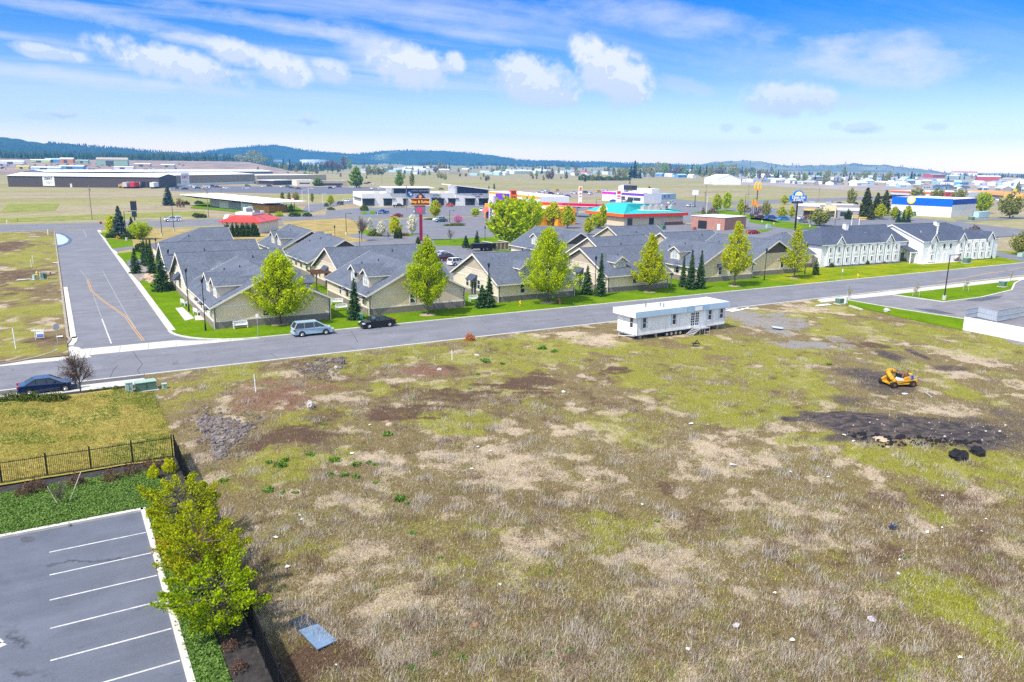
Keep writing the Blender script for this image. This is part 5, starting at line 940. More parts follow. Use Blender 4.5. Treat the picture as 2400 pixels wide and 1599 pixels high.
# convenience store in orange and purple
H, L, h = building('convenience_store', 'convenience store painted orange and purple with red awnings', 'shop', (1136,513), (1262,530), 475); OR = col('store_orange', 250, 160, 30); PU = col('store_purple', 110, 60, 175); flat_box(H, L, 16, 6, OR); x = L*.19
m = MB(); m.box(x-1.6, x+1.6, -1.4, 2, -.1, 9.2); H.part('tower', m, M('lilac_white', (.75,.7,.85,1))); m = MB(); m.box(x-.9, x+.9, -1.5, -1.4, .1, 5.0); H.part('door', m, PU); m = MB(); m.tube((x,-1.4,6.8), (x,-1.75,6.8), 1.35, 1.35, 20); e = H.part('store_emblem', m, WHT); text('C', 2.0, col('emblem_red', 190, 30, 50), e, (x,-1.78,6.8), (RX,0,0)); m = MB(); m.box(x+1.65, x+8, -.4, 2, 6, 10.2); H.part('wall', m, PU)
for a, b in ((.02,.12),(.28,.42)): m = MB(); m.ext([(L*a,-2,2.9),(L*a,0,4.6),(L*a,0,3.2)], (L*(b-a),0,0)); H.part('awning', m, col('awning_red', 230, 90, 80)); pane(H, L*(a+b)/2, L*(b-a)*.8, .4, 2.6, 0)
# white fuel canopy with the round emblem above it
p = at(1146,448,7.6); q = at(1212,455,7.6); H = House('fuel_canopy', 'white and orange fuel canopy with a big round emblem', 'canopy', (p[0], p[1], 0), math.atan2(q[1]-p[1], q[0]-p[0])); L = math.hypot(q[0]-p[0], q[1]-p[1])
m = MB(); m.box(0, L*1.7, 0, 14, 4.6, 7.6); H.part('roof', m, WHT); m = MB(); m.box(-.05, L*1.7+.05, -.08, 0, 6.5, 7.4); H.part('fascia', m, col('fascia_amber', 255, 165, 0)); m = MB(); m.tube((L*.8,-.1,6.4), (L*.8,-.9,6.2), 2.4, 2.4, 24); e = H.part('store_emblem', m, M('emblem_white', (.85,.8,.82,1))); m = MB(); m.tube((L*.8,-.05,6.4), (L*.8,-.7,6.25), 2.65, 2.65, 24); m.build('rim', col('emblem_magenta', 190, 40, 130), e); text('C', 3.6, col('emblem_red', 190, 30, 50), e, (L*.8,-.95,6.2), (RX,0,0))
for f in (.1, .8, 1.5): m = MB(); m.box(L*f-.3, L*f+.3, 6, 6.6, 0, 4.6); H.part('column', m, WHT)
# purple and white quick restaurant
H, L, h = building('restaurant', 'white quick service restaurant with a magenta and purple stripe', 'restaurant', (1411,470), (1508,477), 452); flat_box(H, L, 14, 5.6, M('pale_lilac_wall', (.72,.72,.78,1))); m = MB(); m.box(-.05, L*.3, -.12, -.01, 4.1, 5.4); H.part('fascia', m, col('stripe_magenta', 200, 20, 180)); m = MB(); m.box(L*.3, L+.05, -.12, -.01, 4.1, 5.4); H.part('fascia', m, col('stripe_purple', 110, 60, 180)); m = MB(); m.ext([(L*.34,2,5.6),(L*.46,2,5.6),(L*.46,2,10),(L*.34,2,9)], (0,4,0)); H.part('sign_tower', m, WHT); m = MB(); m.box(L*.46, L*.66, 2, 6, 7, 9.6); H.part('sign_frame', m, M('black_lattice', (.03,.035,.05,1))); pane(H, L*.5, L*.14, .3, 3, 0); pane(H, L*.78, L*.3, 1.2, 1.8, 0)
m = MB(); m.box(L*.66, L, 6, 12, 5.6, 8.2); H.part('wall', m, WHT)
# brick hut
H, L, h = building('brick_hut', 'small red brick building with a flat white roof and dark garage door', 'hut', (1697,541), (1747,536), 515); BR = brick('hut_brick', (.36,.17,.13,1), (.42,.21,.16,1)); x1 = L; d = 13; flat_box(H, L, d, 4.3, BR, WROOF, .25)
m = MB(); m.box(-.08, 0, 6.8, 10.2, 0, 2.9); H.part('garage_door', m, DARK); m = MB(); m.box(-.08, 0, 1.6, 2.7, 0, 2.1); H.part('door', m, WHT); m = MB(); m.box(-.2, L+.2, -.2, d+.2, 4.3, 4.42); H.part('roof_edge', m, WHT)
# blue striped store
H, L, h = building('store', 'white flat store with a broad blue band round its top', 'shop', (2228,510), (2284,505), 478); p, q = at(2228,510), at(2085,497); d = math.hypot(q[0]-p[0], q[1]-p[1]); h = 8.2
for i_ in range(20, 70):
    c_ = H.r.matrix_basis @ __import__('mathutils').Vector((0, i_, 0)); d = i_
    if proj(c_.x, c_.y)[0] < 2088: break
h = h; SB = col('store_blue', 0, 95, 215)
flat_box(H, L, d, h, M('store_white', (.75,.74,.74,1), .7), WROOF, .6); m = MB(); m.box(-.15, -.02, -.1, d, h-3.4, h+.1); H.part('blue_band', m, SB); m = MB(); m.box(-.1, L, -.15, -.02, h-2.6, h-.2); H.part('blue_band', m, col('store_blue_dark', 0, 65, 165)); m = MB(); m.tube((-.15,d-9,h-1), (-.5,d-9,h-1), 1.9, 1.9, 20); e = H.part('store_emblem', m, col('emblem_yellow', 250, 210, 60)); m = MB(); m.tube((-.5,d-9,h-.8), (-.56,d-9,h-.8), 1.35, 1.35, 20); m.build('emblem_face', WHT, e)
m = MB(); m.box(L-3, L-2, -.08, 0, 0, 2.4); H.part('door', m, GREY)
for py, c, lb in ((10, (.02,.2,.14,1), 'green dumpster'), (13, (.45,.6,.7,1), 'pale blue cabinet'), (16.5, (.1,.3,.6,1), 'blue cabinet')):
    v = H.r.matrix_basis @ __import__('mathutils').Vector((-1.6, 6+py, 0)); o = thing('dumpster', lb+' against the wall of the blue striped store', 'dumpster', v, H.r.rotation_euler.z); m = MB(); m.box(-.8,.8,-1,1,.15,1.6); m.build('bin_body', M('bin_'+lb.replace(' ','_'), c), o); m = MB(); m.ext([(-.85,-1.05,1.6),(.85,-1.05,1.6),(.85,-1.05,1.75),(-.85,-1.05,1.95)], (0,2.1,0)); m.build('bin_lid', M('lid_'+lb.replace(' ','_'), sc(c,.7)), o)
# yellow arch quick restaurant
H, L, h = building('restaurant', 'low grey fast food restaurant with white bands and yellow trim', 'restaurant', (1868,508), (2012,512), 478); GB = M('grey_band', (.33,.31,.3,1)); flat_box(H, L, 18, 5.6, GB); m = MB(); m.box(-.1, L*.36, -.2, -.02, 4.6, 5.9); m.box(L*.36, L*1.0, -.2, -.02, 3.2, 4.4); H.part('white_band', m, WHT); m = MB(); m.box(L*.1, L*.3, -1.6, -.02, 2.9, 3.3); H.part('awning', m, col('trim_yellow', 250, 200, 30)); m = MB(); m.box(L*.44, L*.62, -1.5, .3, 0, 5.2); H.part('entrance', m, M('warm_panel', (.75,.6,.35,1))); pane(H, L*.2, L*.2, .6, 2.1); pane(H, L*.53, L*.14, .4, 2.6, -1.5); pane(H, L*.8, L*.2, .8, 1.8)
m = MB(); m.box(L*.2, L*.3, 6, 10, 5.1, 6.6); m.box(L*.5, L*.58, 6, 9, 5.1, 6.4); H.part('rooftop_unit', m, GREY)
# far stores on the right
H, L, h = building('store', 'long far store with an orange stripe and white roof', 'shop', (2086,460), (2208,466), 446); flat_box(H, L, 50, h, M('store_grey_white', (.6,.6,.62,1)), WROOF, .5); m = MB(); m.box(-.1, L+.1, -.3, -.02, h*.72, h*.95); H.part('orange_band', m, col('band_orange', 240, 100, 20)); m = MB(); m.box(0, L, -.2, -.02, .1, h*.3); H.part('shop_window', m, GLASSF); m = MB(); m.box(L*.9, L*1.08, -2, 10, 0, h*1.05); H.part('wing', m, col('wing_red', 180, 50, 70))
H, L, h = building('restaurant', 'far orange stucco restaurant by the yellow sign', 'restaurant', (2262,456), (2352,464), 446); flat_box(H, L, 20, h, col('orange_stucco', 245, 175, 95), col('stucco_roof', 235, 150, 80)); m = MB(); m.box(L*.55, L, -.2, -.02, .3, h*.45); H.part('window', m, GLASSF)
# warehouses at the left
H, L, h = building('warehouse', 'long dark brown metal warehouse with a white roof and a shop banner', 'warehouse', (20,438), (374,441), 412); BRM = siding('brown_metal', (.095,.075,.07,1), .9, True, .35); gable_roof(H, L, 46, h, h+1.8, BRM, WROOF, .5)
def banner(H, x, z, w, c1): 
    m = MB(); m.box(x-w/2, x+w/2, -.12, -.02, z-w/2, z+w/2); b = H.part('banner', m, M('banner_white', (.8,.8,.8,1))); text('zak!', w*.44, c1, b, (x, -.15, z+w*.2), (RX,0,0), bold=.05); text('SPACE FOR\nYOU', w*.11, col('banner_grey', 150, 140, 150), b, (x, -.15, z-w*.22), (RX,0,0))
banner(H, L*.265, h*.62, 8.0, col('banner_navy', 25, 35, 60))
for f, c in ((.41, (.7,.68,.62,1)), (.73, (.25,.35,.45,1))): m = MB(); m.box(L*f-.7, L*f+.7, -.15, 0, 0, 2.6); H.part('door', m, M('wh_door_%d' % (f*100), c))
for i in range(5): m = MB(); m.box(L*(.81+.036*i), L*(.835+.036*i), -.2, 0, .9, 4.4); H.part('dock_door', m, DARK if i in (2, 3) else M('dock_grey', (.5,.5,.5,1)))
for f, nm, lb, c in ((.855,'semi_trailer','red box trailer backed to the dock of the brown warehouse',(.55,.03,.04,1)),(.985,'semi_trailer','white box trailer backed to the last dock of the brown warehouse',(.75,.75,.75,1)),(.806,'semi_trailer','grey white box trailer backed to the first dock of the brown warehouse',(.55,.55,.55,1))):
    v = H.r.matrix_basis @ __import__('mathutils').Vector((L*f, -7, 0)); o = thing(nm, lb, 'trailer', v, H.r.rotation_euler.z); m = MB(); m.box(-1.4,1.4,-6,6,1.1,4.3); m.build('trailer_body', M('trailer_'+lb.split()[0], c), o); m = MB()
    for y in (-4.5, -3.4, 4): m.tube((-1.3,y,.5), (1.3,y,.5), .5, .5, 10)
    m.build('wheel', DARK, o)
o = thing('loader', 'yellow yard loader beside the warehouse docks', 'loader', at(287,441)); m = MB(); m.box(-2.4,2.4,-1.2,1.2,.8,1.9); m.box(-1,.8,-1,1,1.9,3.2); m.ext([(2.4,-1.2,.4),(4,-1.2,.3),(3.4,-1.2,1.8)], (0,2.4,0)); m.build('loader_body', col('machine_yellow', 235, 175, 20), o); m = MB(); [m.tube((x,-1.3,.7), (x,1.3,.7), .7, .7, 12) for x in (-1.5, 1.5)]; m.build('wheel', DARK, o)
H2, L2, h2 = building('warehouse', 'tan metal warehouse continuing right of the brown one, with a pale banner', 'warehouse', (366,438), (598,430), 412); TANM = siding('tan_metal', (.3,.26,.21,1), .9, True, .35); gable_roof(H2, L2, 50, h2, h2+1.4, TANM, WROOF, .5); m = MB(); m.box(0, L2, -.08, 0, -.1, h2*.22); H2.part('wall_base', m, OFFW); banner(H2, L2*.26, h2*.62, 10, col('banner_crimson', 170, 30, 70))
H3, L3, h3 = building('warehouse', 'far white roofed warehouse range behind the tan one', 'warehouse', (110,424), (640,418), 403); gable_roof(H3, L3, 40, h3, h3+1.5, M('far_wall_grey', (.18,.17,.24,1)), WROOF, .5)
H4, L4, h4 = building('warehouse', 'tan box warehouse with white roof stretching behind the low offices', 'warehouse', (598,427), (765,424), 411); flat_box(H4, L4, 60, h4, M('tan_block', (.42,.36,.28,1)), WROOF, .4); m = MB(); m.box(-3, 2, -1, 8, 0, h4*1.0); H4.part('corner_tower', m, M('cream_block', (.68,.56,.38,1)))
H, L, h = building('office', 'low white and brown office building with a flat roof', 'office', (696,436), (815,436), 422); flat_box(H, L*.34, 24, h, M('cream_office', (.66,.6,.52,1))); flat_box(H, L*.66, 20, h*.85, M('brown_office', (.42,.36,.32,1)), None, .5, L*.34+.02, 3); pane(H, L*.66, L*.5, .4, h*.35, 3); pane(H, L*.15, L*.2, h*.35, h*.2)
H, L, h = building('office', 'low dark entrance pavilion before the tan warehouse', 'office', (640,434), (684,433), 424); flat_box(H, L, 20, h, M('dark_office', (.12,.12,.13,1))); m = MB(); m.box(-2, L*1.1, -3, 18, h, h+.6); H.part('roof_slab', m, M('slab_white', (.65,.62,.62,1)))
H, L, h = building('barn', 'white metal barn with a pitched roof beyond the dry field', 'barn', (1650,431), (1681,433), 418); gable_roof(H, L, 30, h, h+5, M('barn_white', (.8,.8,.76,1)), M('barn_roof', (.78,.8,.78,1)), .3); pane(H, L*.5, L*.3, 0, h*.5, 0, M('barn_door', (.6,.6,.6,1)), 'barn_door')
H, L, h = building('office', 'small light blue building with a flat upper block', 'office', (1546,468), (1584,466), 455); flat_box(H, L, 18, h*.95, M('sky_blue_wall', (.35,.48,.6,1)), M('sky_blue_roof', (.3,.42,.5,1))); flat_box(H, L*.7, 10, h*1.7, M('pale_blue_wall', (.5,.6,.68,1)), None, .4, -4, 8); [pane(H, L*f, 1.6, 1.2, 1.4, 0) for f in (.3, .55)]
x, y = at(1523, 466); k = width(1523,466,24)/2; plant('arbhedge', (x,y,0), 'hedge', 'tall dark hedge block right of the purple striped restaurant', 'hedge', None, None, (k,k,topz(1523,466,442)/4.4))
# far long white factories and sheds
def shed(a, b, pt, label, wall, roof, d=30, gab=0, name='shed', cat='shed', grp=None):
    H, L, h = building(name, label, cat, a, b, pt, grp)
    if gab: gable_roof(H, L, d, h, h+gab, wall, roof, .3)
    else: flat_box(H, L, d, h, wall, roof, .3)
    return H
FW_ = M('far_white', (.7,.72,.76,1)); FWR = M('far_white_roof', (.76,.78,.8,1)); FBL = M('far_blue', (.12,.3,.55,1)); FTN = M('far_tan', (.4,.33,.25,1)); FRD = M('far_red', (.45,.06,.06,1)); FGR = M('far_grey', (.35,.36,.38,1)); FTE = M('far_teal', (.2,.4,.38,1)); FDK = M('far_dark', (.08,.08,.1,1)); FGN = M('far_green', (.3,.42,.32,1)); FOR = M('far_orange', (.6,.25,.1,1)); FLB = M('far_pale_blue', (.4,.58,.75,1)); FYE = M('far_yellow', (.65,.55,.12,1))
for a in [((1070,386),(1330,390),381,'long white factory on the plain left of centre',FW_,FWR,80),((1340,392),(1450,394),386,'long blue roofed factory on the plain',FLB,FWR,60),((1215,392),(1260,392),386,'brown roofed shed before the white factory',FTN,FDK,20,2),((1205,408),(1248,408),401,'pale green quonset like shed at the field edge',M('pale_green', (.6,.68,.55,1)),FWR,15,2),((1337,411),(1375,412),404,'white house with a red roof at the field edge',FW_,FRD,14,2),((1258,407),(1290,407),401,'small white shed by the bare trees at the field edge',FW_,FWR,10,2),
  ((957,401),(1010,401),394,'white twin gabled barn in the far trees',FW_,FWR,20,3),((448,388),(530,386),377,'white factory block left of the round trees',FW_,FLB,60),((618,386),(662,386),374,'white factory block right of the round trees',FW_,FW_,50),((600,402),(634,404),394,'grey shed beside the white warehouse end',FGR,FGR,20,2),((227,388),(283,388),372,'green grey steel building with an orange patch',FGN,FTN,40,3),((40,397),(62,397),391,'olive domed shed at the left scrapyard',FYE,FYE,15,2),
  ((75,400),(128,401),392,'pale blue low shed behind the brown warehouse',FLB,FWR,15),((155,397),(192,396),388,'pale shed with a blue gable behind the brown warehouse',FBL,FWR,20,4),((180,384),(205,384),375,'pale green shed at the left scrapyard',FGN,FGN,20,2),((100,381),(132,381),376,'bright blue shed at the left scrapyard',FBL,FBL,18),((60,382),(98,383),376,'lime green long shed at the left scrapyard',M('far_lime', (.5,.62,.2,1)),FWR,18),((132,381),(158,381),373,'orange and white arched shed at the left scrapyard',FOR,FWR,20,4),
  ((1590,404),(1660,405),398,'white long house among the far cottonwoods',FW_,FWR,15,2),((2230,412),(2290,413),404,'white shed with a red roof at the far right',FW_,FRD,25,3),((2290,424),(2345,425),414,'crimson shed at the far right',FRD,FW_,25,2),((2186,417),(2215,417),410,'brown shed at the far right',FRD,FTN,25,2),((2215,419),(2240,420),412,'dark green shed at the far right',FGN,FWR,25,2),((2340,428),(2372,430),420,'white house with a tan roof at the right edge',FW_,FTN,20,3)]:
    if not any(k_ in a[3] for k_ in ('scrapyard','behind the brown warehouse','orange patch')): shed(*a)
H = thing('storage_tank', 'round white storage tank in the far industrial area', 'tank', at(737,386)); r_ = width(737,386,25)/2; ht = topz(737,386,375); MB().tube((0,0,0), (0,0,ht), r_, r_, 24).build('tank_shell', FW_, H); MB().tube((0,0,ht), (0,0,ht*1.06), r_, .5, 24).build('tank_roof', FWR, H)
for px_ in (1861, 1868): o = thing('silo', 'pale grain silo standing on the far right plain', 'silo', at(px_, 400.5), 0, 'twin silos'); hh = topz(px_, 400.5, 387); MB().tube((0,0,0), (0,0,hh), width(px_,400.5,1.5), None, 12).build('silo_shell', FTN, o); MB().sph((0,0,hh), (width(px_,400.5,1.5),)*2+(2,), 12, 6).build('silo_cap', FW_, o)
# mobile homes and small houses on the right hand plain
grp = 'small houses and trailers beyond the dry field'; cols = [('white',FW_),('pale blue',FLB),('blue',FBL),('grey',FGR),('tan',FTN),('white',FW_),('white',FW_)]; rc = [('white',FWR),('white',FWR),('grey',FGR),('dark',FDK),('pale blue',FLB)]; random.seed(11)
for row, (x0, x1, py0, py1, n, hh) in enumerate([(1700,1830,424,428,7,6),(1820,2020,430,436,10,7),(2010,2100,432,438,6,8),(2095,2400,430,436,16,7),(2100,2400,440,450,12,7),(1690,1990,414,421,12,6),(1490,1620,414,417,7,6),(1990,2180,421,426,9,7),(1170,1200,402,402,2,5),(860,930,399,401,5,4)]):
    for i in range(n):
        px_ = x0+(x1-x0)*(i+random.uniform(.1,.7))/n; py_ = py0+(py1-py0)*(px_-x0)/(x1-x0)+random.uniform(-1.5,1.5); w = random.uniform(12, 26); cn, cm_ = random.choice(cols); rn, rm_ = random.choice(rc)
        H = shed((px_, py_), (px_+w, py_+w*.012+random.uniform(-.8,1)), py_-hh*random.uniform(.8,1.15), '%s %s with a %s roof on the %s plain' % (cn, ('mobile home','small house','trailer')[i % 3], rn, 'far right' if px_ > 2080 else 'right hand' if px_ > 1640 else 'middle' if px_ > 1300 else 'left hand'), cm_, rm_, random.uniform(5, 12), random.choice((0,1.5,2.2)), ('mobile_home','small_house','house_trailer')[i % 3], 'house', grp)
        L = 6; m = MB(); 
        for f in (.2, .5, .75): m.box(f*L*1.4, f*L*1.4+1.2, -.1, -.02, 1, 2.1)
        H.part('window', m, GLASS)
# ================================================================ vehicles
TYRE = M('tyre_rubber', (.02,.02,.021,1), .9, .2, 5); RIM = M('wheel_rim', (.5,.5,.52,1), .3, .1, 3, metal=.7); CGL = M('car_glass', (.02,.028,.035,1), .05, .2, 1, spec=.7); HEADL = M('headlight', (.75,.77,.78,1), .15, .05, 2, spec=.6); TAILL = M('taillight', (.45,.015,.015,1), .2, .1, 2, spec=.5); BLK = M('black_plastic', (.02,.02,.022,1), .6, .2, 3)
KIND = {
 'sedan': dict(L=4.75, W=.9, lo=[(0,.42),(.02,.78),(.12,.98),(.95,1.03),(3.3,.98),(4.25,.86),(4.62,.72),(4.75,.5),(4.66,.24),(.1,.24)], gr=[(.62,1.0),(1.35,1.4),(1.75,1.46),(2.6,1.46),(3.5,.97)], ax=(.95,3.8), r=.33, pl=(1.5,2.35)),
 'minivan': dict(L=5.1, W=.97, lo=[(0,.42),(.02,1.0),(.1,1.12),(3.9,1.06),(4.65,.92),(5.0,.72),(5.1,.46),(5.0,.26),(.1,.26)], gr=[(.08,1.1),(.42,1.68),(.8,1.76),(3.0,1.74),(4.15,1.04)], ax=(.98,4.0), r=.34, pl=(1.35,2.55)),
 'suv': dict(L=4.6, W=.93, lo=[(0,.5),(.02,1.0),(.08,1.1),(3.4,1.06),(4.3,.96),(4.56,.78),(4.6,.5),(4.5,.3),(.1,.3)], gr=[(.08,1.08),(.32,1.6),(.6,1.7),(2.5,1.7),(3.45,1.04)], ax=(.9,3.65), r=.36, pl=(1.2,2.1)),
 'pickup': dict(L=5.6, W=.98, lo=[(0,.55),(0,1.08),(.05,1.12),(4.1,1.12),(5.2,1.04),(5.52,.9),(5.6,.6),(5.5,.38),(.1,.38)], gr=[(1.95,1.1),(2.15,1.74),(2.4,1.82),(3.35,1.8),(4.2,1.1)], ax=(1.15,4.6), r=.4, pl=(2.65,3.1)),
}
def car_geo(kind, canopy=False):
    K = KIND[kind]; L, W = K['L'], K['W']; G = {}
    def hw(z, gl=False): return (W*.95-max(0, z-1.0)*.3) if gl else W*(1-.05*max(0, (z-.85))-.1*max(0, .45-z))
    def shell(poly, gl, shrink=0):
        m = MB(); n = len(poly); vs = []
        for s in (-1, 1):
            for x, z in poly:
                t = min(x, L-x); k = 1-.16*max(0, 1-t/.55)**2 if not gl else 1
                vs.append((x-L/2, s*(hw(z, gl)*k-shrink), z))
        m.add(vs, [tuple(range(n)), tuple(range(n, 2*n))[::-1]]+[((i+1)%n, i, n+i, n+(i+1)%n) for i in range(n)]); return m
    G['body'] = (shell(K['lo'], False), 'body'); G['window'] = (shell(K['gr'], True), 'glass')
    g = K['gr']; m = MB(); a, b = g[1:-1][0], g[1:-1][-1]; top = [p for p in g[1:-1]]; z1 = max(p[1] for p in top); w = hw(z1, True)+.01
    m.box(a[0]-L/2+.05, b[0]-L/2+.05, -w, w, z1-.06, z1+.025)
    for x in K['pl']:
        for s in (-1, 1):
            y0, y1 = s*(hw(1.0, True)+.008), s*(hw(z1, True)+.012); m.add([(x-.05-L/2,y0,1.0),(x+.05-L/2,y0,1.0),(x+.04-L/2,y1,z1),(x-.04-L/2,y1,z1)], [(0,1,2,3),(3,2,1,0)])
    for (p, q) in ((g[0], g[1]), (g[-2], g[-1])):
        for s in (-1, 1): m.tube((p[0]-L/2, s*hw(p[1],True), p[1]), (q[0]-L/2, s*hw(q[1],True), q[1]), .05, None, 5)
    G['roof'] = (m, 'body')
    for i, x in enumerate(K['ax']):
        for s in (-1, 1):
            m = MB(); r = K['r']; m.tube((x-L/2, s*(W-.2), r), (x-L/2, s*(W+.01), r), r, None, 18); rm = MB(); rm.tube((x-L/2, s*(W), r), (x-L/2, s*(W+.025), r), r*.64, None, 14)
            for k in range(5): rm.tube((x-L/2, s*(W+.026), r), (x-L/2+r*.55*cos(k*1.2566), s*(W+.03), r+r*.55*sin(k*1.2566)), .03, None, 4)
            G['wheel', i, s] = (m, 'tyre'); G['rim', i, s] = (rm, 'rim')
            m = MB(); m.tube((x-L/2, s*(W-.25), r+.02), (x-L/2, s*(W-.005), r+.02), r*1.16, None, 18); G['wheel_arch', i, s] = (m, 'black')
    for s in (-1, 1):
        m = MB(); m.box(L/2-.42, L/2-.1, s*W*.78-.16, s*W*.78+.16, .66, .8); G['headlight', s] = (m, 'head'); m = MB(); m.box(-L/2-.02, -L/2+.16, s*W*.8-.14, s*W*.8+.14, .78, .98); G['taillight', s] = (m, 'tail')
        m = MB(); m.box(K['pl'][1]+.55-L/2, K['pl'][1]+.75-L/2, s*(W+.12)-.1, s*(W+.12)+.1, 1.0, 1.14); G['mirror', s] = (m, 'body')
    m = MB(); m.box(-L/2-.05, -L/2+.1, -W*.85, W*.85, .35, .55); G['bumper', 0] = (m, 'black' if kind == 'pickup' else 'body'); m = MB(); m.box(L/2-.1, L/2+.05, -W*.8, W*.8, .35, .55); G['bumper', 1] = (m, 'black' if kind == 'pickup' else 'body')
    if kind == 'pickup':
        m = MB()
        if canopy: m.box(-L/2+.05, -L/2+1.95, -W*.9, W*.9, 1.1, 1.78); G['canopy'] = (m, 'body'); m = MB(); [m.box(-L/2+.25, -L/2+1.75, s*W*.9-.015, s*W*.9+.015, 1.25, 1.6) for s in (-1,1)]; G['canopy_window'] = (m, 'glass')
        else: m.box(-L/2+.12, -L/2+1.85, -W*.82, W*.82, 1.1, 1.128); G['bed'] = (m, 'black')
    return G
CG = {k: car_geo(k) for k in KIND}; CG['canopied'] = car_geo('pickup', True)
MM = {'glass': CGL, 'tyre': TYRE, 'rim': RIM, 'black': BLK, 'head': HEADL, 'tail': TAILL}
PAINT = {n: paint('paint_'+n, C(*c)) for n, c in dict(white=(235,238,240), silver=(165,190,205), black=(12,12,16), navy=(20,45,85), blue=(20,95,190), red=(170,20,35), maroon=(95,15,30), grey=(95,105,115), teal=(35,100,120), gold=(235,180,20), sky=(30,150,210), orange=(225,70,20), charcoal=(45,48,58)).items()}
def car(kind, colr, px_, py_, yaw, label, cat='car', name=None, group=None):
    x, y = at(px_, py_, .03); o = thing(name or {'sedan':'sedan','minivan':'minivan','suv':'suv','pickup':'pickup_truck','canopied':'pickup_truck'}[kind], label, cat, (x,y,.03), R(yaw), group); par = {}
    for key, (m, mt) in CG[kind].items():
        nm = key if isinstance(key, str) else key[0]; mat = PAINT[colr] if mt == 'body' else MM[mt]; p = o
        if nm == 'rim': p = par[('wheel',)+key[1:]]
        ob = mobj(nm, m.mesh(nm, mat), p); par[key] = ob
        if nm == 'body': b = ob.modifiers.new('bevel', 'BEVEL'); b.width = .07; b.segments = 2; b.angle_limit = R(25)
    return o
FARC = {}
def far_car(kind, colr, px_, py_, yaw, label, group, cat='car'):
    if (kind, colr) not in FARC:
        big = MB(); mats = [PAINT[colr], CGL, TYRE, RIM, BLK, HEADL, TAILL]; ix = {'body':0,'glass':1,'tyre':2,'rim':3,'black':4,'head':5,'tail':6}
        for m, mt in CG[kind].values(): big.add(m.v, m.f, ix[mt])
        FARC[kind, colr] = big.mesh('parked_car', mats)
    x, y = at(px_, py_); return tag(mobj('parked_car', FARC[kind, colr], None, (x,y,.13), R(yaw)), label, cat, group)
car('sedan','navy',112,918,2,'dark blue sedan parked by the sidewalk at the lower left'); car('minivan','silver',733,784,-0.5,'silver blue minivan parked at the kerb under the maple'); car('sedan','black',884,766,181,'black coupe like sedan parked nose to the minivan')
car('canopied','white',405,519,181,'white pickup with a canopy driving on the highway','truck'); car('pickup','blue',896,501,181,'bright blue pickup at the strip mall entrance','truck'); car('sedan','red',930,509,180,'red sedan driving on the highway'); car('pickup','charcoal',935,486,-12,'dark pickup parked at the strip mall door','truck'); car('suv','red',1030,484,60,'red suv parked at the strip mall behind the young tree'); car('suv','orange',1053,484,100,'orange red car parked at the strip mall windows')
car('pickup','white',985,500,185,'white pickup half hidden by the burgundy sign','truck'); car('sedan','teal',1034,521,184,'teal sedan in the lot beyond the hedge'); car('suv','white',1029,518,184,'white car behind the teal sedan'); car('suv','white',1128,496,60,'white jeep like suv by the convenience store')
car('pickup','maroon',1046,612,3,'maroon pickup parked between the cottages','truck'); car('sedan','white',1040,603,5,'white sedan behind the maroon pickup'); car('suv','white',1072,622,15,'white suv with a dark rear window beside the maroon pickup')
car('pickup','white',1574,479,5,'white pickup in the lot right of the teal roof','truck'); car('pickup','white',1620,485,2,'white crew truck waiting on the highway','truck'); car('sedan','red',1765,549,-10,'red sedan partly hidden behind a cottage roof'); car('minivan','sky',1837,517,-8,'light blue van in the fast food lot'); car('minivan','blue',1807,514,-8,'dark blue minivan in the fast food lot'); car('sedan','maroon',1782,512,-12,'maroon car in the fast food lot'); car('suv','charcoal',1772,503,40,'dark suv in the fast food lot'); car('sedan','charcoal',1762,508,40,'dark sedan in front of the dark suv'); car('sedan','white',1876,514,20,'white sedan behind the black sign pole'); car('sedan','grey',1882,522,70,'grey sedan nose on to the black sign pole'); car('sedan','red',1891,513,0,'small red car behind the grey sedan'); car('suv','white',1948,479,5,'white suv on the far road behind the fast food restaurant'); car('sedan','charcoal',1967,479,5,'dark sedan on the far road behind the fast food restaurant'); car('suv','charcoal',2004,480,0,'black suv on the far road left of the pines'); car('suv','white',664,486,-15,'white suv beside the bank'); car('sedan','white',812,473,120,'white sedan at the strip mall side'); car('suv','charcoal',797,480,100,'dark suv at the bank lot exit'); car('sedan','grey',1034,445,0,'grey sedan in the lot behind the strip mall')
for k in ('sedan','suv'): pass
g = 'cars parked before the long warehouses'; random.seed(5)
for kd, c, px_, py_ in [('sedan','white',455,441),('suv','white',452,437),('sedan','teal',463,443),('sedan','gold',475,443),('sedan','white',482,440),('sedan','white',491,441),('suv','navy',500,439),('sedan','maroon',509,440),('sedan','white',530,443),('suv','grey',581,438),('sedan','white',577,443),('suv','navy',598,431),('pickup','white',624,430),('suv','navy',628,431),('sedan','white',615,439),('suv','maroon',632,438),('sedan','white',658,440),('suv','teal',676,440),('sedan','teal',684,442),('sedan','maroon',700,444),('suv','navy',415,443),('sedan','navy',433,445),('suv','white',445,438),('sedan','white',780,441),('suv','maroon',795,440),('suv','navy',776,443),('sedan','white',826,441),('sedan','grey',842,441),('sedan','white',870,444),('suv','white',886,443),('sedan','navy',858,432),('suv','charcoal',866,431),('sedan','white',874,433),('pickup','white',617,427)]: far_car(kd, c, px_, py_, random.choice((-20,-22,160,75,255)), '%s %s parked in the lot before the long warehouses' % ({'gold':'yellow','teal':'blue green','navy':'dark blue','charcoal':'dark grey'}.get(c, c), {'suv':'suv','sedan':'sedan','pickup':'pickup'}[kd]), g)
g = 'vehicles in the gravel yard'; 
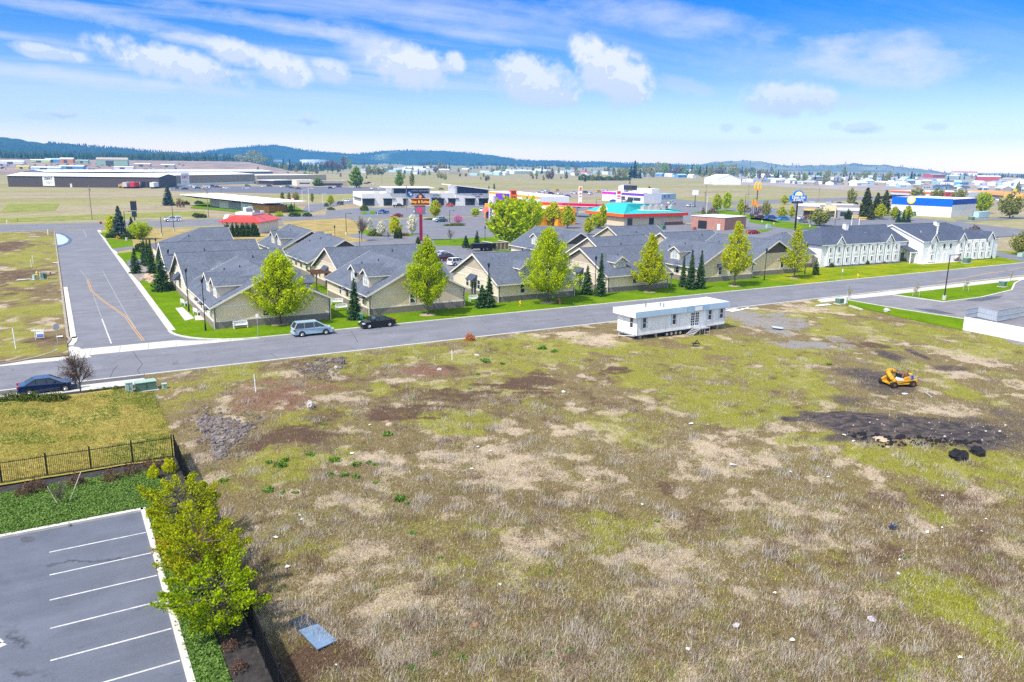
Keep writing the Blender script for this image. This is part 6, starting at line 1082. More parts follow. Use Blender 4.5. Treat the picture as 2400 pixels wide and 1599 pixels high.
for i, (px_, py_, kd, c) in enumerate([(1225,458,'sedan','charcoal'),(1270,452,'pickup','white'),(1282,450,'pickup','white'),(1262,455,'suv','white'),(1292,456,'suv','navy'),(1305,449,'pickup','gold'),(1330,462,'sedan','blue'),(1313,456,'sedan','white'),(1345,455,'pickup','white'),(1360,455,'suv','white'),(1372,453,'suv','teal'),(1384,456,'suv','white'),(1402,452,'pickup','gold'),(1240,458,'suv','red'),(1255,462,'sedan','charcoal'),(1418,448,'pickup','white'),(1438,474,'sedan','blue'),(1463,474,'suv','white'),(1478,475,'suv','charcoal'),(1510,473,'sedan','white'),(1300,487,'suv','charcoal'),(1311,487,'sedan','gold'),(1352,488,'suv','charcoal'),(1390,488,'sedan','charcoal')]): far_car(kd, c, px_, py_, random.uniform(-30, 30), '%s %s %s' % ({'gold':'yellow','sky':'light blue','teal':'blue green','navy':'dark blue','charcoal':'dark grey'}.get(c, c), kd, 'under the crimson fuel canopy' if py_ > 480 else 'by the purple striped restaurant' if py_ > 470 else 'in the gravel yard at the field edge'), g)
g = 'vehicles at the far right'
for i in range(16): px_ = random.uniform(2130, 2390); py_ = 462+(px_-2130)*.035+random.uniform(-2, 6); kd = random.choice(('sedan','suv','pickup')); c = random.choice(['white','white','charcoal','grey','red','blue']); far_car(kd, c, px_, py_, random.uniform(0, 360), '%s %s on the far right road' % ({'charcoal':'dark grey'}.get(c, c), kd), g)
# ---------------------------------------------------------------- black dump trailer and timber bin enclosure
o = thing('dump_trailer', 'black dump trailer parked on the drive between the cottages', 'trailer', at(1135,588,.12)+(.12,), R(-4)); m = MB(); m.box(-3,2.6,-1.1,1.1,.75,1.9); m.build('trailer_box', M('trailer_black', (.012,.012,.015,1), .4, .2, 2), o); m = MB(); m.box(-4.6,-3,-.08,.08,.5,.65); m.box(-3.6,-3.1,-.5,.5,.7,1.8); m.build('hitch', BLK, o)
for x in (-.2, .8):
    for s in (-1, 1): m = MB(); m.tube((x,s*1.05,.4), (x,s*1.3,.4), .4, None, 14); m.build('wheel', TYRE, o)
o = thing('bin_enclosure', 'pale framed brown timber enclosure beside the black dump trailer', 'enclosure', at(1155,588,.12)+(.12,), R(3)); m = MB(); x1 = width(1175,588,44)
for i in range(5): m.box(i*x1/4-.08, i*x1/4+.08, -.08, .08, 0, 2.0)
m.box(-.1, x1+.1, -.1, .1, 1.9, 2.05); m.box(-.1, x1+.1, -.09, .09, .05, .2); m.box(-.1,.1,0,5,1.9,2.05); m.box(x1-.1,x1+.1,0,5,1.9,2.05); m.build('frame', M('pale_timber', (.62,.55,.45,1)), o); m = MB(); m.box(.08, x1-.08, -.04, .04, .2, 1.9); m.box(-.04,.04,.1,5,.2,1.9); m.box(x1-.04,x1+.04,.1,5,.2,1.9); m.build('board_panel', M('brown_board', (.2,.12,.07,1)), o)
# ---------------------------------------------------------------- site office trailer on the field
ax, ay = at(1492,787,.95); bx, by = at(1697,759,.95); TL = math.hypot(bx-ax, by-ay); T = House('office_trailer', 'long white office trailer with a pale blue fascia on the vacant lot', 'trailer', (ax, ay, gzf(ax+5, ay)-.05), math.atan2(by-ay, bx-ax)); zb, zt, D = .72, 3.75, 3.7
TW = M('trailer_white', (.8,.81,.83,1), .5, .05, .6); TB = M('fascia_blue', (.42,.56,.74,1), .5, .08, .5); m = MB(); m.box(0, TL, 0, D, zb, zt-.5); T.part('body', m, siding('trailer_panel', (.82,.82,.84,1), 1.22, True, .3)); m = MB(); m.box(-.55, TL+.35, -.32, 0-.28, zt-.75, zt); T.part('fascia', m, TB); m = MB(); m.box(-.6, -.55, -.32, D+.3, zt-.75, zt); m.box(TL+.35, TL+.4, -.32, D+.3, zt-.75, zt); T.part('fascia', m, TW); m = MB(); m.box(-.55, TL+.35, -.28, D+.3, zt-.6, zt-.04); T.part('roof', m, M('metal_roof', (.62,.65,.7,1), .5, .12, .5, fine=.1))
m = MB(); m.box(TL*.62, TL*.7, -.36, -.32, zt-.68, zt-.18); T.part('sign_board', m, WHT); m = MB(); m.box(TL*.52, TL*.78, -.335, -.321, zt-.75, zt-.02); T.part('fascia_panel', m, M('fascia_panel_blue', (.3,.45,.64,1)))
for u in (.075, .4, .815, .955):
    window(T, '-y', TL*u, 0, 1.55, .62, 1.35, TW); m = MB(); [m.box(TL*u+s*.45-.08, TL*u+s*.45+.08, -.03, 0, 1.48, 2.98) for s in (-1,1)]; T.part('shutter', m, TB)
window(T, '-x', 0, 1.0, 1.55, .62, 1.35, TW)
m = MB(); m.box(TL*.585, TL*.69, -.05, 0, .8, 2.95); dr = T.part('door', m, TW); m = MB(); [m.box(TL*a, TL*b, -.06, -.05, 1.1, 2.75) for a, b in ((.593,.632),(.645,.682))]; m.build('pane', GLASS, dr); m = MB()
for a, b in ((.593,.632),(.645,.682)):
    for i in range(1, 5): m.box(TL*a, TL*b, -.075, -.06, 1.1+i*.33-.03, 1.1+i*.33+.03)
    m.box(TL*(a+b)/2-.03, TL*(a+b)/2+.03, -.075, -.06, 1.1, 2.75)
m.build('muntin', TW, dr); m = MB(); [m.box(a, a+.06, -.04, 0, zb, zt-.7) for a in (0, TL-.06)]; T.part('corner_trim', m, TB); m = MB(); m.box(0, TL, .3, .5, .55, zb); m.box(0, TL, D-.5, D-.3, .55, zb); [m.box(x, x+.1, .3, D-.3, .55, zb) for x in np.linspace(0, TL-.1, 8)]; m.path([(0,.4,.6),(-1.4,D/2,.55),(0,D-.4,.6)], .06, 6); T.part('chassis', m, GREY)
for u in (.335, .385, .435, .485):
    m = MB(); m.tube((TL*u,.08,.36), (TL*u,.34,.36), .38, None, 16); w = T.part('wheel', m, TYRE); m = MB(); m.tube((TL*u,.05,.36), (TL*u,.08,.36), .2, None, 12); m.build('rim', RIM, w)
for u in (.05, .22, .75, .93): m = MB(); m.box(TL*u, TL*u+.3, .3, .6, -.1, .58); T.part('jack_stand', m, GREY)
for u, y in ((.2, 2.0), (.335, 1.6), (.345, 1.1)): m = MB(); m.tube((TL*u,y,zt-.1), (TL*u,y,zt+.35), .05, None, 8); m.tube((TL*u,y,zt+.3), (TL*u,y,zt+.42), .1, .04, 8); T.part('roof_vent', m, DARK)
st = House('access_steps', 'grey metal steps with a landing and rail at the trailer door', 'steps', (T.o[0], T.o[1], T.o[2]), T.r.rotation_euler.z); SM = M('galvanised', (.52,.53,.55,1), .45, .12, 3, metal=.4); x0 = TL*.6; m = MB(); m.box(x0+.4, x0+2.2, -1.25, -.08, .78, .86); st.part('landing', m, SM); m = MB()
for i in range(5): m.box(x0-.9+i*.26, x0-.6+i*.26, -1.25, -.15, .1+i*.15, .14+i*.15)
st.part('tread', m, SM); m = MB(); m.path([(x0-.9,-1.25,.1),(x0+.4,-1.25,.82)], .035); m.path([(x0-.9,-.15,.1),(x0+.4,-.15,.82)], .035); [m.tube((x,-1.22,-.1), (x,-1.22,z), .03) for x, z in ((x0+.45,1.75),(x0+1.3,.8),(x0+2.15,1.75))]; m.path([(x0+.45,-1.22,1.75),(x0+2.15,-1.22,1.75),(x0+2.15,-.1,1.75)], .028); m.path([(x0+.45,-1.22,1.3),(x0+2.15,-1.22,1.3)], .022); st.part('handrail', m, SM)
# ---------------------------------------------------------------- yellow wrecked machine
x, y, z = atf(2106, 903); o = thing('wrecked_loader', 'stripped yellow machine with an exposed rusty engine on the blackened ground', 'machine', (x,y,z), R(-18), None, .84); YM = M('machine_paint', (.66,.33,.012,1), .55, .35, 2.2, .4, fine=.45); RU = M('rust', (.2,.075,.03,1), .9, .4, 4, 1); BL = M('engine_blue', (.02,.12,.4,1), .5, .2, 3)
m = MB(); m.ext([(-1.7,-1.0,.35),(1.5,-1.0,.35),(1.9,-.8,.6),(1.9,-.8,.85),(.5,-1.0,.8),(-1.2,-1.0,.95),(-1.8,-1.0,.7)], (0,.35,0)); m.ext([(-1.7,.75,.35),(1.5,.75,.35),(1.8,.75,.85),(-1.2,.75,1.0),(-1.8,.75,.7)], (0,.3,0)); m.box(-1.7,1.6,-.7,.8,.3,.5); m.build('chassis', YM, o, bevel=.05)
m = MB(); P_ = [(-1.5,-.95,.9),(-1.75,-.6,1.35),(-1.65,-.1,1.6),(-1.3,.5,1.7),(-.6,.85,1.62),(-.1,.9,1.5)]; [m.tube(a, b, .27, .27, 10) for a, b in zip(P_, P_[1:])]; [m.sph(p, .29, 10, 7) for p in P_]; m.build('cowl', YM, o, True); m = MB(); m.ext([(-.3,-.98,.8),(.75,-1.0,.78),(.75,-1.0,1.25),(.2,-.98,1.2)], (0,.3,0)); m.build('side_panel', YM, o); m = MB(); m.ext([(-1.5,-.99,.9),(-.2,-1.02,.85),(-.3,-1.02,1.1),(-1.2,-1.0,1.35)], (0,.1,0)); m.build('side_panel', WHT, o)
m = MB(); m.box(-1.0,-.1,-.5,.5,.5,1.0); m.box(-.25,-.1,-.5,.5,1.0,1.5); m.build('seat', BLK, o, bevel=.06); m = MB(); m.box(.1,.75,-.45,.55,.5,1.35); m.tube((.25,-.2,1.35), (.25,-.2,1.5), .2, None, 10); m.tube((.55,.25,1.3), (.7,.3,1.6), .08, None, 8); m.box(.85,1.4,.1,.8,.6,1.3); m.build('engine', RU, o, bevel=.04); m = MB(); m.tube((.8,-.5,.95), (1.35,-.45,.95), .32, None, 14); m.box(1.0,1.4,-.3,.1,.5,1.1); m.build('pump', BL, o); m = MB(); m.tube((1.2,-.62,1.05), (1.25,-.7,1.05), .22, None, 14); m.build('air_filter', BLK, o); m = MB(); m.sph((1.75,.35,1.15), (.3,.28,.22), 12, 8); m.build('tank_cap', YM, o, True)
m = MB(); [m.box(-.05,.0,-.55,.6,.9+i*.14,.95+i*.14) for i in range(4)]; [m.tube((.02,a,.8), (.05,a,1.55), .03) for a in (-.5,.55)]; m.build('radiator_frame', GREY, o)
for wx, wy in ((-1.5,-1.0),(-1.5,1.0),(1.1,-.95),(1.1,.95)): m = MB(); m.tube((wx,wy-.18,.38), (wx,wy+.18,.38), .42, None, 16); w = m.build('wheel', TYRE, o); m = MB(); m.tube((wx,wy-.2,.38), (wx,wy+.2,.38), .18, None, 10); m.build('hub', RU, w)
m = MB(); m.tube((.3,.3,1.4), (-.4,.7,2.0), .025); m.path([(1.2,.2,1.3),(1.5,.5,1.6),(1.8,.2,1.3)], .03); m.build('hose', BLK, o)
# ================================================================ street furniture, signs, fences, rocks, litter, a person
BLKM = M('black_iron', (.012,.012,.014,1), .45, .2, 3); WPOST = M('white_post', (.8,.8,.79,1), .5, .06, 2); UGRN = M('utility_green', (.1,.18,.13,1), .5, .12, 2); UPALE = M('utility_pale_green', (.36,.48,.42,1), .5, .1, 2); HYD = paint('hydrant_yellow', (.8,.5,.01,1), .4); WOODP = M('pole_wood', (.27,.21,.16,1), .9, .3, 2, .6); STEEL = M('galv_steel', (.45,.46,.47,1), .4, .12, 2, metal=.4)
# -- iron fence round the parking lot
def fence_run(name, label, P, Q, nposts, z=.05, h=1.75):
    P = np.array(P, float); Q = np.array(Q, float); L = np.linalg.norm(Q-P); o = thing(name, label, 'fence', (P[0], P[1], z), math.atan2(Q[1]-P[1], Q[0]-P[0])); m = MB()
    for zz in (.15, h-.22): m.box(0, L, -.02, .02, zz, zz+.045)
    for i in range(int(L/.115)): x = i*.115+.05; m.box(x-.01, x+.01, -.01, .01, .06, h-.04)
    m.build('picket_panel', BLKM, o)
    if 'toward' in label: m = MB(); m.box(0, L, .012, .022, .08, h-.2); m.build('privacy_screen', M('black_mesh', (.012,.012,.013,1), .9), o)
    for i in range(nposts): x = L*i/(nposts-1); m = MB(); m.box(x-.04, x+.04, -.04, .04, 0, h+.03); p = m.build('post', BLKM, o); m = MB(); m.box(x-.05, x+.05, -.05, .05, h+.03, h+.06); m.build('post_cap', BLKM, p)
fence_run('iron_fence', 'black iron picket fence between the grass bank and the ground cover', (-10.0,58.9), (5.85,58.6), 7); fence_run('iron_fence', 'black iron picket fence running toward the viewer beside the kerbside trees', (6.0,58.5), (6.0,18), 17)
# -- white fence and steel gate at the right
p, q = at(2258,774,.1), at(2420,806,.1); o = thing('vinyl_fence', 'white solid panel fence at the right edge by the drive', 'fence', (p[0], p[1], .1), math.atan2(q[1]-p[1], q[0]-p[0])); L = math.hypot(q[0]-p[0], q[1]-p[1]); m = MB(); m.box(0, L, -.03, .03, 0, 1.75); m.build('panel', siding('vinyl_panel', (.8,.81,.82,1), .3, True, .25), o); m = MB(); m.box(0, L, -.05, .05, 1.72, 1.84); m.build('top_rail', WHT, o)
for i in range(6): m = MB(); m.box(i*L/5-.07, i*L/5+.07, -.07, .07, 0, 1.85); m.build('post', WHT, o)
def slat(label, pts, z=.1, h=1.7, name='steel_fence'):
    a = [at(*p_, z) for p_ in pts]; o = thing(name, label, 'fence', (a[0][0], a[0][1], z)); m = MB(); m2 = MB(); SB = M('fence_steel_blue', (.42,.47,.55,1), .5, .1, 1)
    for (x0, y0), (x1, y1) in zip(a, a[1:]):
        x0 -= a[0][0]; x1 -= a[0][0]; y0 -= a[0][1]; y1 -= a[0][1]; d = np.array([x1-x0, y1-y0]); l = np.linalg.norm(d); 
        for i in range(int(l/.42)+1): u = min(1, i*.42/l); m.tube((x0+d[0]*u, y0+d[1]*u, 0), (x0+d[0]*u, y0+d[1]*u, h), .028, None, 4)
        for zz in (.2, .9, h-.1): m.tube((x0,y0,zz), (x1,y1,zz), .04, None, 4)
        m2.add([(x0,y0,.1),(x1,y1,.1),(x1,y1,h-.15),(x0,y0,h-.15)], [(0,1,2,3)])
    m.build('rail', STEEL, o); m2.ext if 0 else m2.build('privacy_screen', SB, o)
slat('blue grey screened steel fence bending behind the white fence', [(2262,750),(2290,745),(2335,756),(2350,752)]); slat('blue grey steel gate closing the drive at the right edge', [(2336,756),(2388,746)], .1, 1.9, 'steel_gate'); slat('blue grey screened fence right of the steel gate', [(2390,745),(2420,740)])
# -- lamp posts with lanterns along the cottages
def lantern(px_, pyb, pyt, label, z0=.1):
    if pyb: x, y = at(px_[0], pyb, z0); h = topz(px_[0], pyb, pyt)
    else: h = 5.2; x, y = at(px_[0], pyt, h)
    o = thing('lamp_post', label, 'lamp post', (x,y,z0), 0, 'lantern lamp posts around the cottages'); m = MB(); m.tube((0,0,0), (0,0,.9), .13, .09, 8); m.tube((0,0,.9), (0,0,h-.75), .07, .05, 8); m.build('pole', BLKM, o); m = MB(); m.tube((0,0,h-.75), (0,0,h-.25), .12, .2, 6); m.tube((0,0,h-.25), (0,0,h), .27, .03, 6); m.build('lantern', BLKM, o); return o
for a in [((482,),775,650,'black lantern post at the corner cottage nearest the main road'),((443,),730,627,'black lantern post at the corner cottage by the white walk'),((400,),666,583,'black lantern post behind the nearest fir on the side road'),((364,),None,558,'black lantern post by the cottage driveway'),((837,),742,637,'black lantern post behind the fir beside the black coupe'),((1145,),716,616,'black lantern post beside the fir at the hydrant cottage'),((1394,),690,600,'dark green lantern post between two firs in a round bed'),((1791,),657,582,'black lantern post left of the last maple'),((1886,),642,574,'black lantern post at the white hotel corner'),((1322,),None,552,'black lantern post behind the mural cottage'),((1269,),None,547,'black lantern post rising above the leaning topped maple'),((1414,),None,566,'black lantern post over the long roof behind the dormered cottage'),((784,),None,529,'black lantern post before the dry lawn'),((842,),None,541,'black lantern post at the large leafless tree'),((1137,),None,531,'black lantern post beside the timber bin enclosure')]: lantern(*a)
def lot_light(px_, pyb, pyt, label, mat=None, arm=1.2, foot=True, two=False):
    x, y = at(px_, pyb); h = topz(px_, pyb, pyt); o = thing('street_lamp', label, 'street lamp', (x,y,.1), R(-25)); m = MB(); m.tube((0,0,.1), (0,0,h), .1, .07, 8); m.build('pole', mat or BLKM, o); m = MB(); m.tube((0,0,h-.05), (arm,0,h), .045, None, 6); m.box(arm-.1, arm+.55, -.18, .18, h-.08, h+.06)
    if two: m.tube((0,0,h-.05), (-arm,0,h), .045, None, 6); m.box(-arm-.55, -arm+.1, -.18, .18, h-.08, h+.06)
    m.build('lamp_head', mat or BLKM, o)
    if foot: m = MB(); m.tube((0,0,0), (0,0,.85), .3, .3, 12); m.build('footing', CONC, o)
for a in [(2212,706,598,'tall dark street lamp on a concrete footing in the kerb lawn'),(297,565,496,'dark lot lamp beside the blue spruce'),(380,555,510,'dark lot lamp left of the red roofed restaurant'),(408,543,482,'tall dark lot lamp below the white highway pickup'),(812,551,501,'dark lot lamp beside the large leafless tree'),(1396,514,468,'dark lot lamp left of the teal roof'),(1054,530,494,'lot lamp behind the clipped hedge'),(1744,512,456,'left dark lamp in the fast food lot'),(1763,505,466,'second dark lamp in the fast food lot'),(1786,522,472,'third dark lamp in the fast food lot'),(1814,527,510,'short dark lamp on the brick hut verge'),(1898,533,500,'dark lamp right of the black sign pole'),(1956,536,515,'dark lamp at the drive through')]: lot_light(*a)
for a in [(725,505,442,'tall white lamp pole beside the bank bed',WPOST),(709,478,446,'white lamp pole in the bank lot',WPOST),(756,478,455,'short white lamp pole at the bank lot',WPOST),(1484,490,462,'white lamp pole before the teal roof',WPOST),(1655,508,462,'white lamp beside the highway right of the teal roof',WPOST),(885,505,498,'low white lamp at the mall entrance',WPOST)]: lot_light(*a[:4], a[4], 1.5, False)
def utility(px_, pyb, pyt, label, cross=True):
    x, y = at(px_, pyb); h = topz(px_, pyb, pyt); o = thing('utility_pole', label, 'pole', (x,y,0), R(10)); m = MB(); m.tube((0,0,-.1), (0,0,h), .17, .11, 8); m.build('pole_shaft', WOODP, o); m = MB(); m.box(-1.1,1.1,-.06,.06,h-.7,h-.58); m.build('crossarm', WOODP, o)
    m = MB(); m.tube((.3,0,h-1.9), (.3,0,h-1.1), .2, None, 10); m.build('transformer_can', GREY, o)
for a in [(216,516,435,'lone wooden utility pole in the field left of the highway sign'),(489,510,441,'wooden utility pole beside the bank'),(520,478,436,'wooden utility pole behind the bank roof'),(953,495,432,'wooden utility pole in front of the strip mall'),(1650,500,448,'wooden utility pole right of the teal roof'),(2350,470,440,'wooden utility pole at the far right'),(1918,474,440,'wooden utility pole at the dry field edge'),(870,435,408,'wooden utility pole at the dry field by the offices'),(895,434,408,'thin wooden pole in the dry field'),(1752,480,432,'white topped pole by the arch sign'),(1653,480,432,'pale pole behind the white box sign')]: utility(*a)
# -- signs
def sign_root(name, label, px_, pyb, pyt, yaw): x, y = at(px_, pyb); return thing(name, label, 'sign', (x,y,0), R(yaw)), topz(px_, pyb, pyt)
o, h = sign_root('pylon_sign', 'tall burgundy pole sign with a yellow lettered board and a pointed top', 987, 566, 452, -22); BUR = col('burgundy', 130, 20, 60); m = MB(); m.box(-.42,.42,-.42,.42,0,h*.6); m.build('pole', BUR, o); m = MB(); m.box(-1.7,1.3,-.45,.45,h*.56,h*.74); gb = m.build('lower_board', M('sign_grey', (.16,.16,.19,1)), o); m = MB(); m.tube((-.3,-.45,h*.65), (-.3,-.5,h*.65), .85, None, 20); m.build('round_emblem', col('emblem_rose', 200, 70, 110), gb); m = MB(); m.box(-2.6,2.4,-.6,.6,h*.745,h*.89); sb = m.build('sign_board', col('sign_rust', 130, 45, 15), o); m = MB(); [m.box(-2.65,2.45,-.63,-.6,z_,z_+.12) for z_ in (h*.745,h*.88)]; m.build('board_edge', M('peach_edge', (.75,.5,.38,1)), sb); text('Stay & Suites', 1.0, col('sign_gold', 250, 200, 80), sb, (-.1,-.66,h*.818), (RX,0,0), bold=.02); m = MB(); m.ext([(-1.5,-.6,h*.89),(1.5,-.6,h*.89),(.1,-.6,h*1.0),(-.1,-.6,h*1.0)], (0,1.2,0)); tp = m.build('pointed_top', M('top_navy', (.03,.035,.06,1)), o); m = MB(); m.tube((-.1,-.6,h*.925), (-.1,-.65,h*.925), .45, None, 12); m.build('emblem', col('emblem_amber', 225, 150, 90), tp)
o, h = sign_root('pylon_sign', 'tall black pole sign with a blue board and a sunrise top', 1863, 541, 448, -24); m = MB(); m.tube((0,0,0), (0,0,h*.82), .32, .25, 12); m.build('pole', BLKM, o); DB = col('motel_blue', 0, 110, 200); m = MB(); m.box(-2.9,2.9,-.45,.45,h*.755,h*.89); sb = m.build('sign_board', DB, o); text('Days Inn', 1.35, WHT, sb, (0,-.48,h*.845), (RX,0,0), bold=.04); text('& Suites', 1.1, WHT, sb, (0,-.48,h*.783), (RX,0,0), bold=.03); m = MB(); r_ = 1.75; A_ = np.linspace(0, pi, 17); m.ext([(r_*cos(a), -.45, h*.89+r_*sin(a)) for a in A_], (0,.9,0)); tp = m.build('sunrise', DB, o); 
for rr, c, yy in ((1.35,(240,248,252),-.5),(1.05,(250,225,60),-.53),(.6,(255,250,220),-.56)): m = MB(); m.ext([(rr*cos(a), yy, h*.89+rr*sin(a)) for a in A_], (0,.04,0)); m.build('sun_ring', col('sun_%d' % c[2], *c), tp)
m = MB(); m.box(-2,1.8,-.3,.3,h*.69,h*.74); m.build('reader_board', M('reader_dark', (.04,.045,.07,1)), o)
o, h = sign_root('pylon_sign', 'tall thin pole carrying big yellow double arches', 1772, 494, 427, -25); m = MB(); m.tube((0,0,0), (0,0,h*.78), .25, .2, 10); m.build('pole', BLKM, o); AY = col('arch_yellow', 255, 200, 0); m = MB(); hb = h*.77; ha = h*.225
for cx in (-.85, .85):
    pts = [(cx+.8*math.cos(a), 0, hb+ha*math.sin(a)) for a in np.linspace(0, pi, 14)]
    for a, b in zip(pts, pts[1:]): m.tube(a, b, .27, None, 8)
m.build('arches', AY, o, True); m = MB(); m.box(-1.9,1.9,-.3,.3,hb-.7,hb); m.build('sign_board', col('arch_orange', 250, 160, 20), o)
o, h = sign_root('pylon_sign', 'tall pole with an orange and yellow bent board below the arches', 1768, 500, 470, -25); m = MB(); m.tube((0,0,0), (0,0,h*.7), .15, None, 8); m.build('pole', BLKM, o); m = MB(); m.box(-1.6,.8,-.2,.2,h*.65,h); m.box(.2,1.8,-.25,.25,h*.5,h*.65); m.build('sign_board', col('board_orange', 245, 150, 30), o)
o, h = sign_root('pylon_sign', 'slim dark double board sign on a pole beside the highway', 316, 517, 470, -20); m = MB(); m.tube((0,0,0), (0,0,h*.4), .2, None, 8); m.build('pole', BLKM, o); m = MB(); m.box(-.95,.95,-.3,.3,h*.5,h); b = m.build('sign_board', M('sign_slate', (.02,.03,.045,1), .4), o); m = MB(); m.box(-.95,.95,-.33,-.3,h*.96,h); m.build('orange_edge', FOR, b); m = MB(); m.box(-.75,.75,-.3,.3,h*.18,h*.47); m.build('sign_board', MATS['sign_slate'], o)
for px_, pyb, pyt, w, c, tc, tx, lb in [(1359,487,437,1.7,(240,240,240),(235,110,20),'','white price pylon with an orange square on top'),(1449,484,447,2.8,(240,235,235),(215,40,50),'','white pylon with red lettering panels before the purple stripe'),(1512,474,442,2.2,(235,235,245),(110,60,170),'','white pylon with a purple square on top'),(1203,494,446,3.0,(215,100,20),(120,40,20),'','brown orange board pylon above the maples'),(1628,486,446,3.2,(235,238,245),(60,90,200),'','white box sign on a blue pole right of the teal roof'),(2376,468,443,2.6,(250,200,10),(200,140,0),'','yellow box sign at the right edge'),(687,494,464,1.5,(200,30,40),(240,240,240),'','red and white sign on a brown post by the bank')]:
    o, h = sign_root('pylon_sign', lb, px_, pyb, pyt, -22); fc = col('face_%d_%d_%d' % c, *c); t2 = col('mark_%d_%d_%d' % tc, *tc); m = MB(); [m.box(s*w*.42-.12, s*w*.42+.12, -.15, .15, 0, h*.75) for s in ((-1,1) if w < 3.2 else (0,))]; m.build('pole', BLKM if w > 3.1 or c[0] < 230 else WPOST, o); lo_ = .72 if 'box' in lb or 'brown post' in lb else .12; m = MB(); m.box(-w/2, w/2, -.3, .3, h*lo_, h); b = m.build('sign_board', fc, o); m = MB()
    if lo_ < .5: m.box(-w*.35, w*.35, -.35, -.3, h*.8, h*.97); m.box(-w*.3, w*.3, -.35, -.3, h*.5, h*.55); m.box(-w*.3, w*.3, -.35, -.3, h*.62, h*.7); m.box(-w*.35, w*.35, -.35, -.3, h*.16, h*.26)
    else: m.box(-w*.25, w*.25, -.35, -.3, h*(lo_+.1), h*.95) if w < 2 else m.box(w/2-.05, w/2+.05, -.3, .3, h*lo_, h)
    m.build('emblem', t2, b)
# small road signs
def small_sign(name, label, px_, pyb, pyt, kind_, mat, yaw=-30, pm=None):
    x, y, z = atf(px_, pyb) if py_in(px_, pyb) else (*at(px_, pyb), .05); h = topz(px_, pyb, pyt); o = thing(name, label, 'sign', (x,y,z), R(yaw)); m = MB(); m.tube((0,0,-.05), (0,0,h), .035, None, 6); m.build('post', pm or STEEL, o); m = MB()
    if kind_ == 'oct': m.ext([(.4*cos(a), -.06, h-.35+.4*sin(a)) for a in np.linspace(pi/8, 2*pi+pi/8, 8, endpoint=False)], (0,.03,0))
    elif kind_ == 'dia': m.ext([(0,-.06,h-1),(.5,-.06,h-.5),(0,-.06,h),(-.5,-.06,h-.5)], (0,.03,0))
    else: m.box(-kind_[0]/2, kind_[0]/2, -.06, -.03, h-kind_[1], h)
    b = m.build('sign_plate', mat, o); return o, b, h
def py_in(px_, py_): x, y = at(px_, py_); return x > 6.2 and y < 84
small_sign('stop_sign', 'back of a grey octagonal stop sign at the left lot corner', 136, 812, 760, 'oct', STEEL, 30); small_sign('stop_sign', 'red octagonal stop sign at the far end of the side road', 238, 541, 520, 'oct', col('stop_red', 190, 25, 30), 10)
o, b, h = small_sign('warning_sign', 'orange diamond warning sign on the far lawn', 277, 570, 552, 'dia', col('warn_orange', 250, 150, 10), -5); m = MB(); m.box(-.12,.12,-.08,-.06,h-.72,h-.3); m.build('symbol', M('sign_black', (.03,.02,.02,1)), b)
small_sign('notice_sign', 'small white sign on a post before the corner cottage', 605, 789, 737, (.32,.45), WPOST, -10); small_sign('street_sign', 'pale street sign at the mall entrance', 863, 505, 496, (1.6,.9), col('street_teal', 120, 190, 180), 0); small_sign('notice_sign', 'small white sign on a post before the white hotel', 1972, 659, 631, (.3,.6), WPOST, -10)
small_sign('notice_sign', 'brown weathered signboard on a leaning post in the left lot', 124, 684, 638, (.55,.5), M('weathered', (.07,.055,.05,1)), -70)
o, b, h = small_sign('sale_sign', 'white real estate sign with blue lettering hanging from a white post', 84, 800, 772, (.1,.1), WPOST, -18, WPOST); m = MB(); m.box(-.35,1.0,-.05,.05,h-.25,h-.13); m.build('arm', WPOST, o); m = MB(); m.box(.12,.95,-.02,.02,h-1.05,h-.32); bd = m.build('hanging_board', WHT, o); m = MB(); m.box(.2,.9,-.03,-.02,h-.98,h-.65); m.build('blue_band', col('sale_blue', 40, 90, 190), bd); text('FOR SALE', .13, WHT, bd, (.55,-.035,h-.8), (RX,0,0), ext=.004)
o = thing('notice_sign', 'small pale sign lying at the foot of the stop sign', 'sign', at(140,794)); m = MB(); m.box(-.35,.35,-.3,.3,.25,.3); m.tube((0,0,0),(0,0,.25),.03); m.build('sign_plate', WPOST, o)
for px_, pyb, pyt, lb, r_ in [(600,920,864,'tall white marker post standing in the brown brush of the vacant lot',.05),(1060,844,809,'white marker post leaning at the roadside of the vacant lot',.05),(38,821,769,'tall white marker post leaning in the left lot',.06),(74,628,608,'short white marker post, left of a pair in the left lot',.05),(78,620,597,'short white marker post, right of a pair in the left lot',.05),(113,552,538,'white post with a sloped foot near the highway corner',.12),(17,525,515,'white leaning post beside the highway at the left edge',.12),(640,531,517,'white stone like marker on the dry lawn',.35),(41,518,510,'dark short marker post beside the highway at the left',.05)]:
    x, y, z = atf(px_, pyb) if py_in(px_, pyb) else (*at(px_, pyb), .05); h = topz(px_, pyb, pyt); o = thing('marker_post', lb, 'post', (x,y,z)); m = MB(); m.tube((0,0,-.1), (-.03*h if pyb > 700 else .02,0,h-z), r_, r_*.9, 8); m.build('post_shaft', BLKM if 'dark' in lb else WPOST, o)
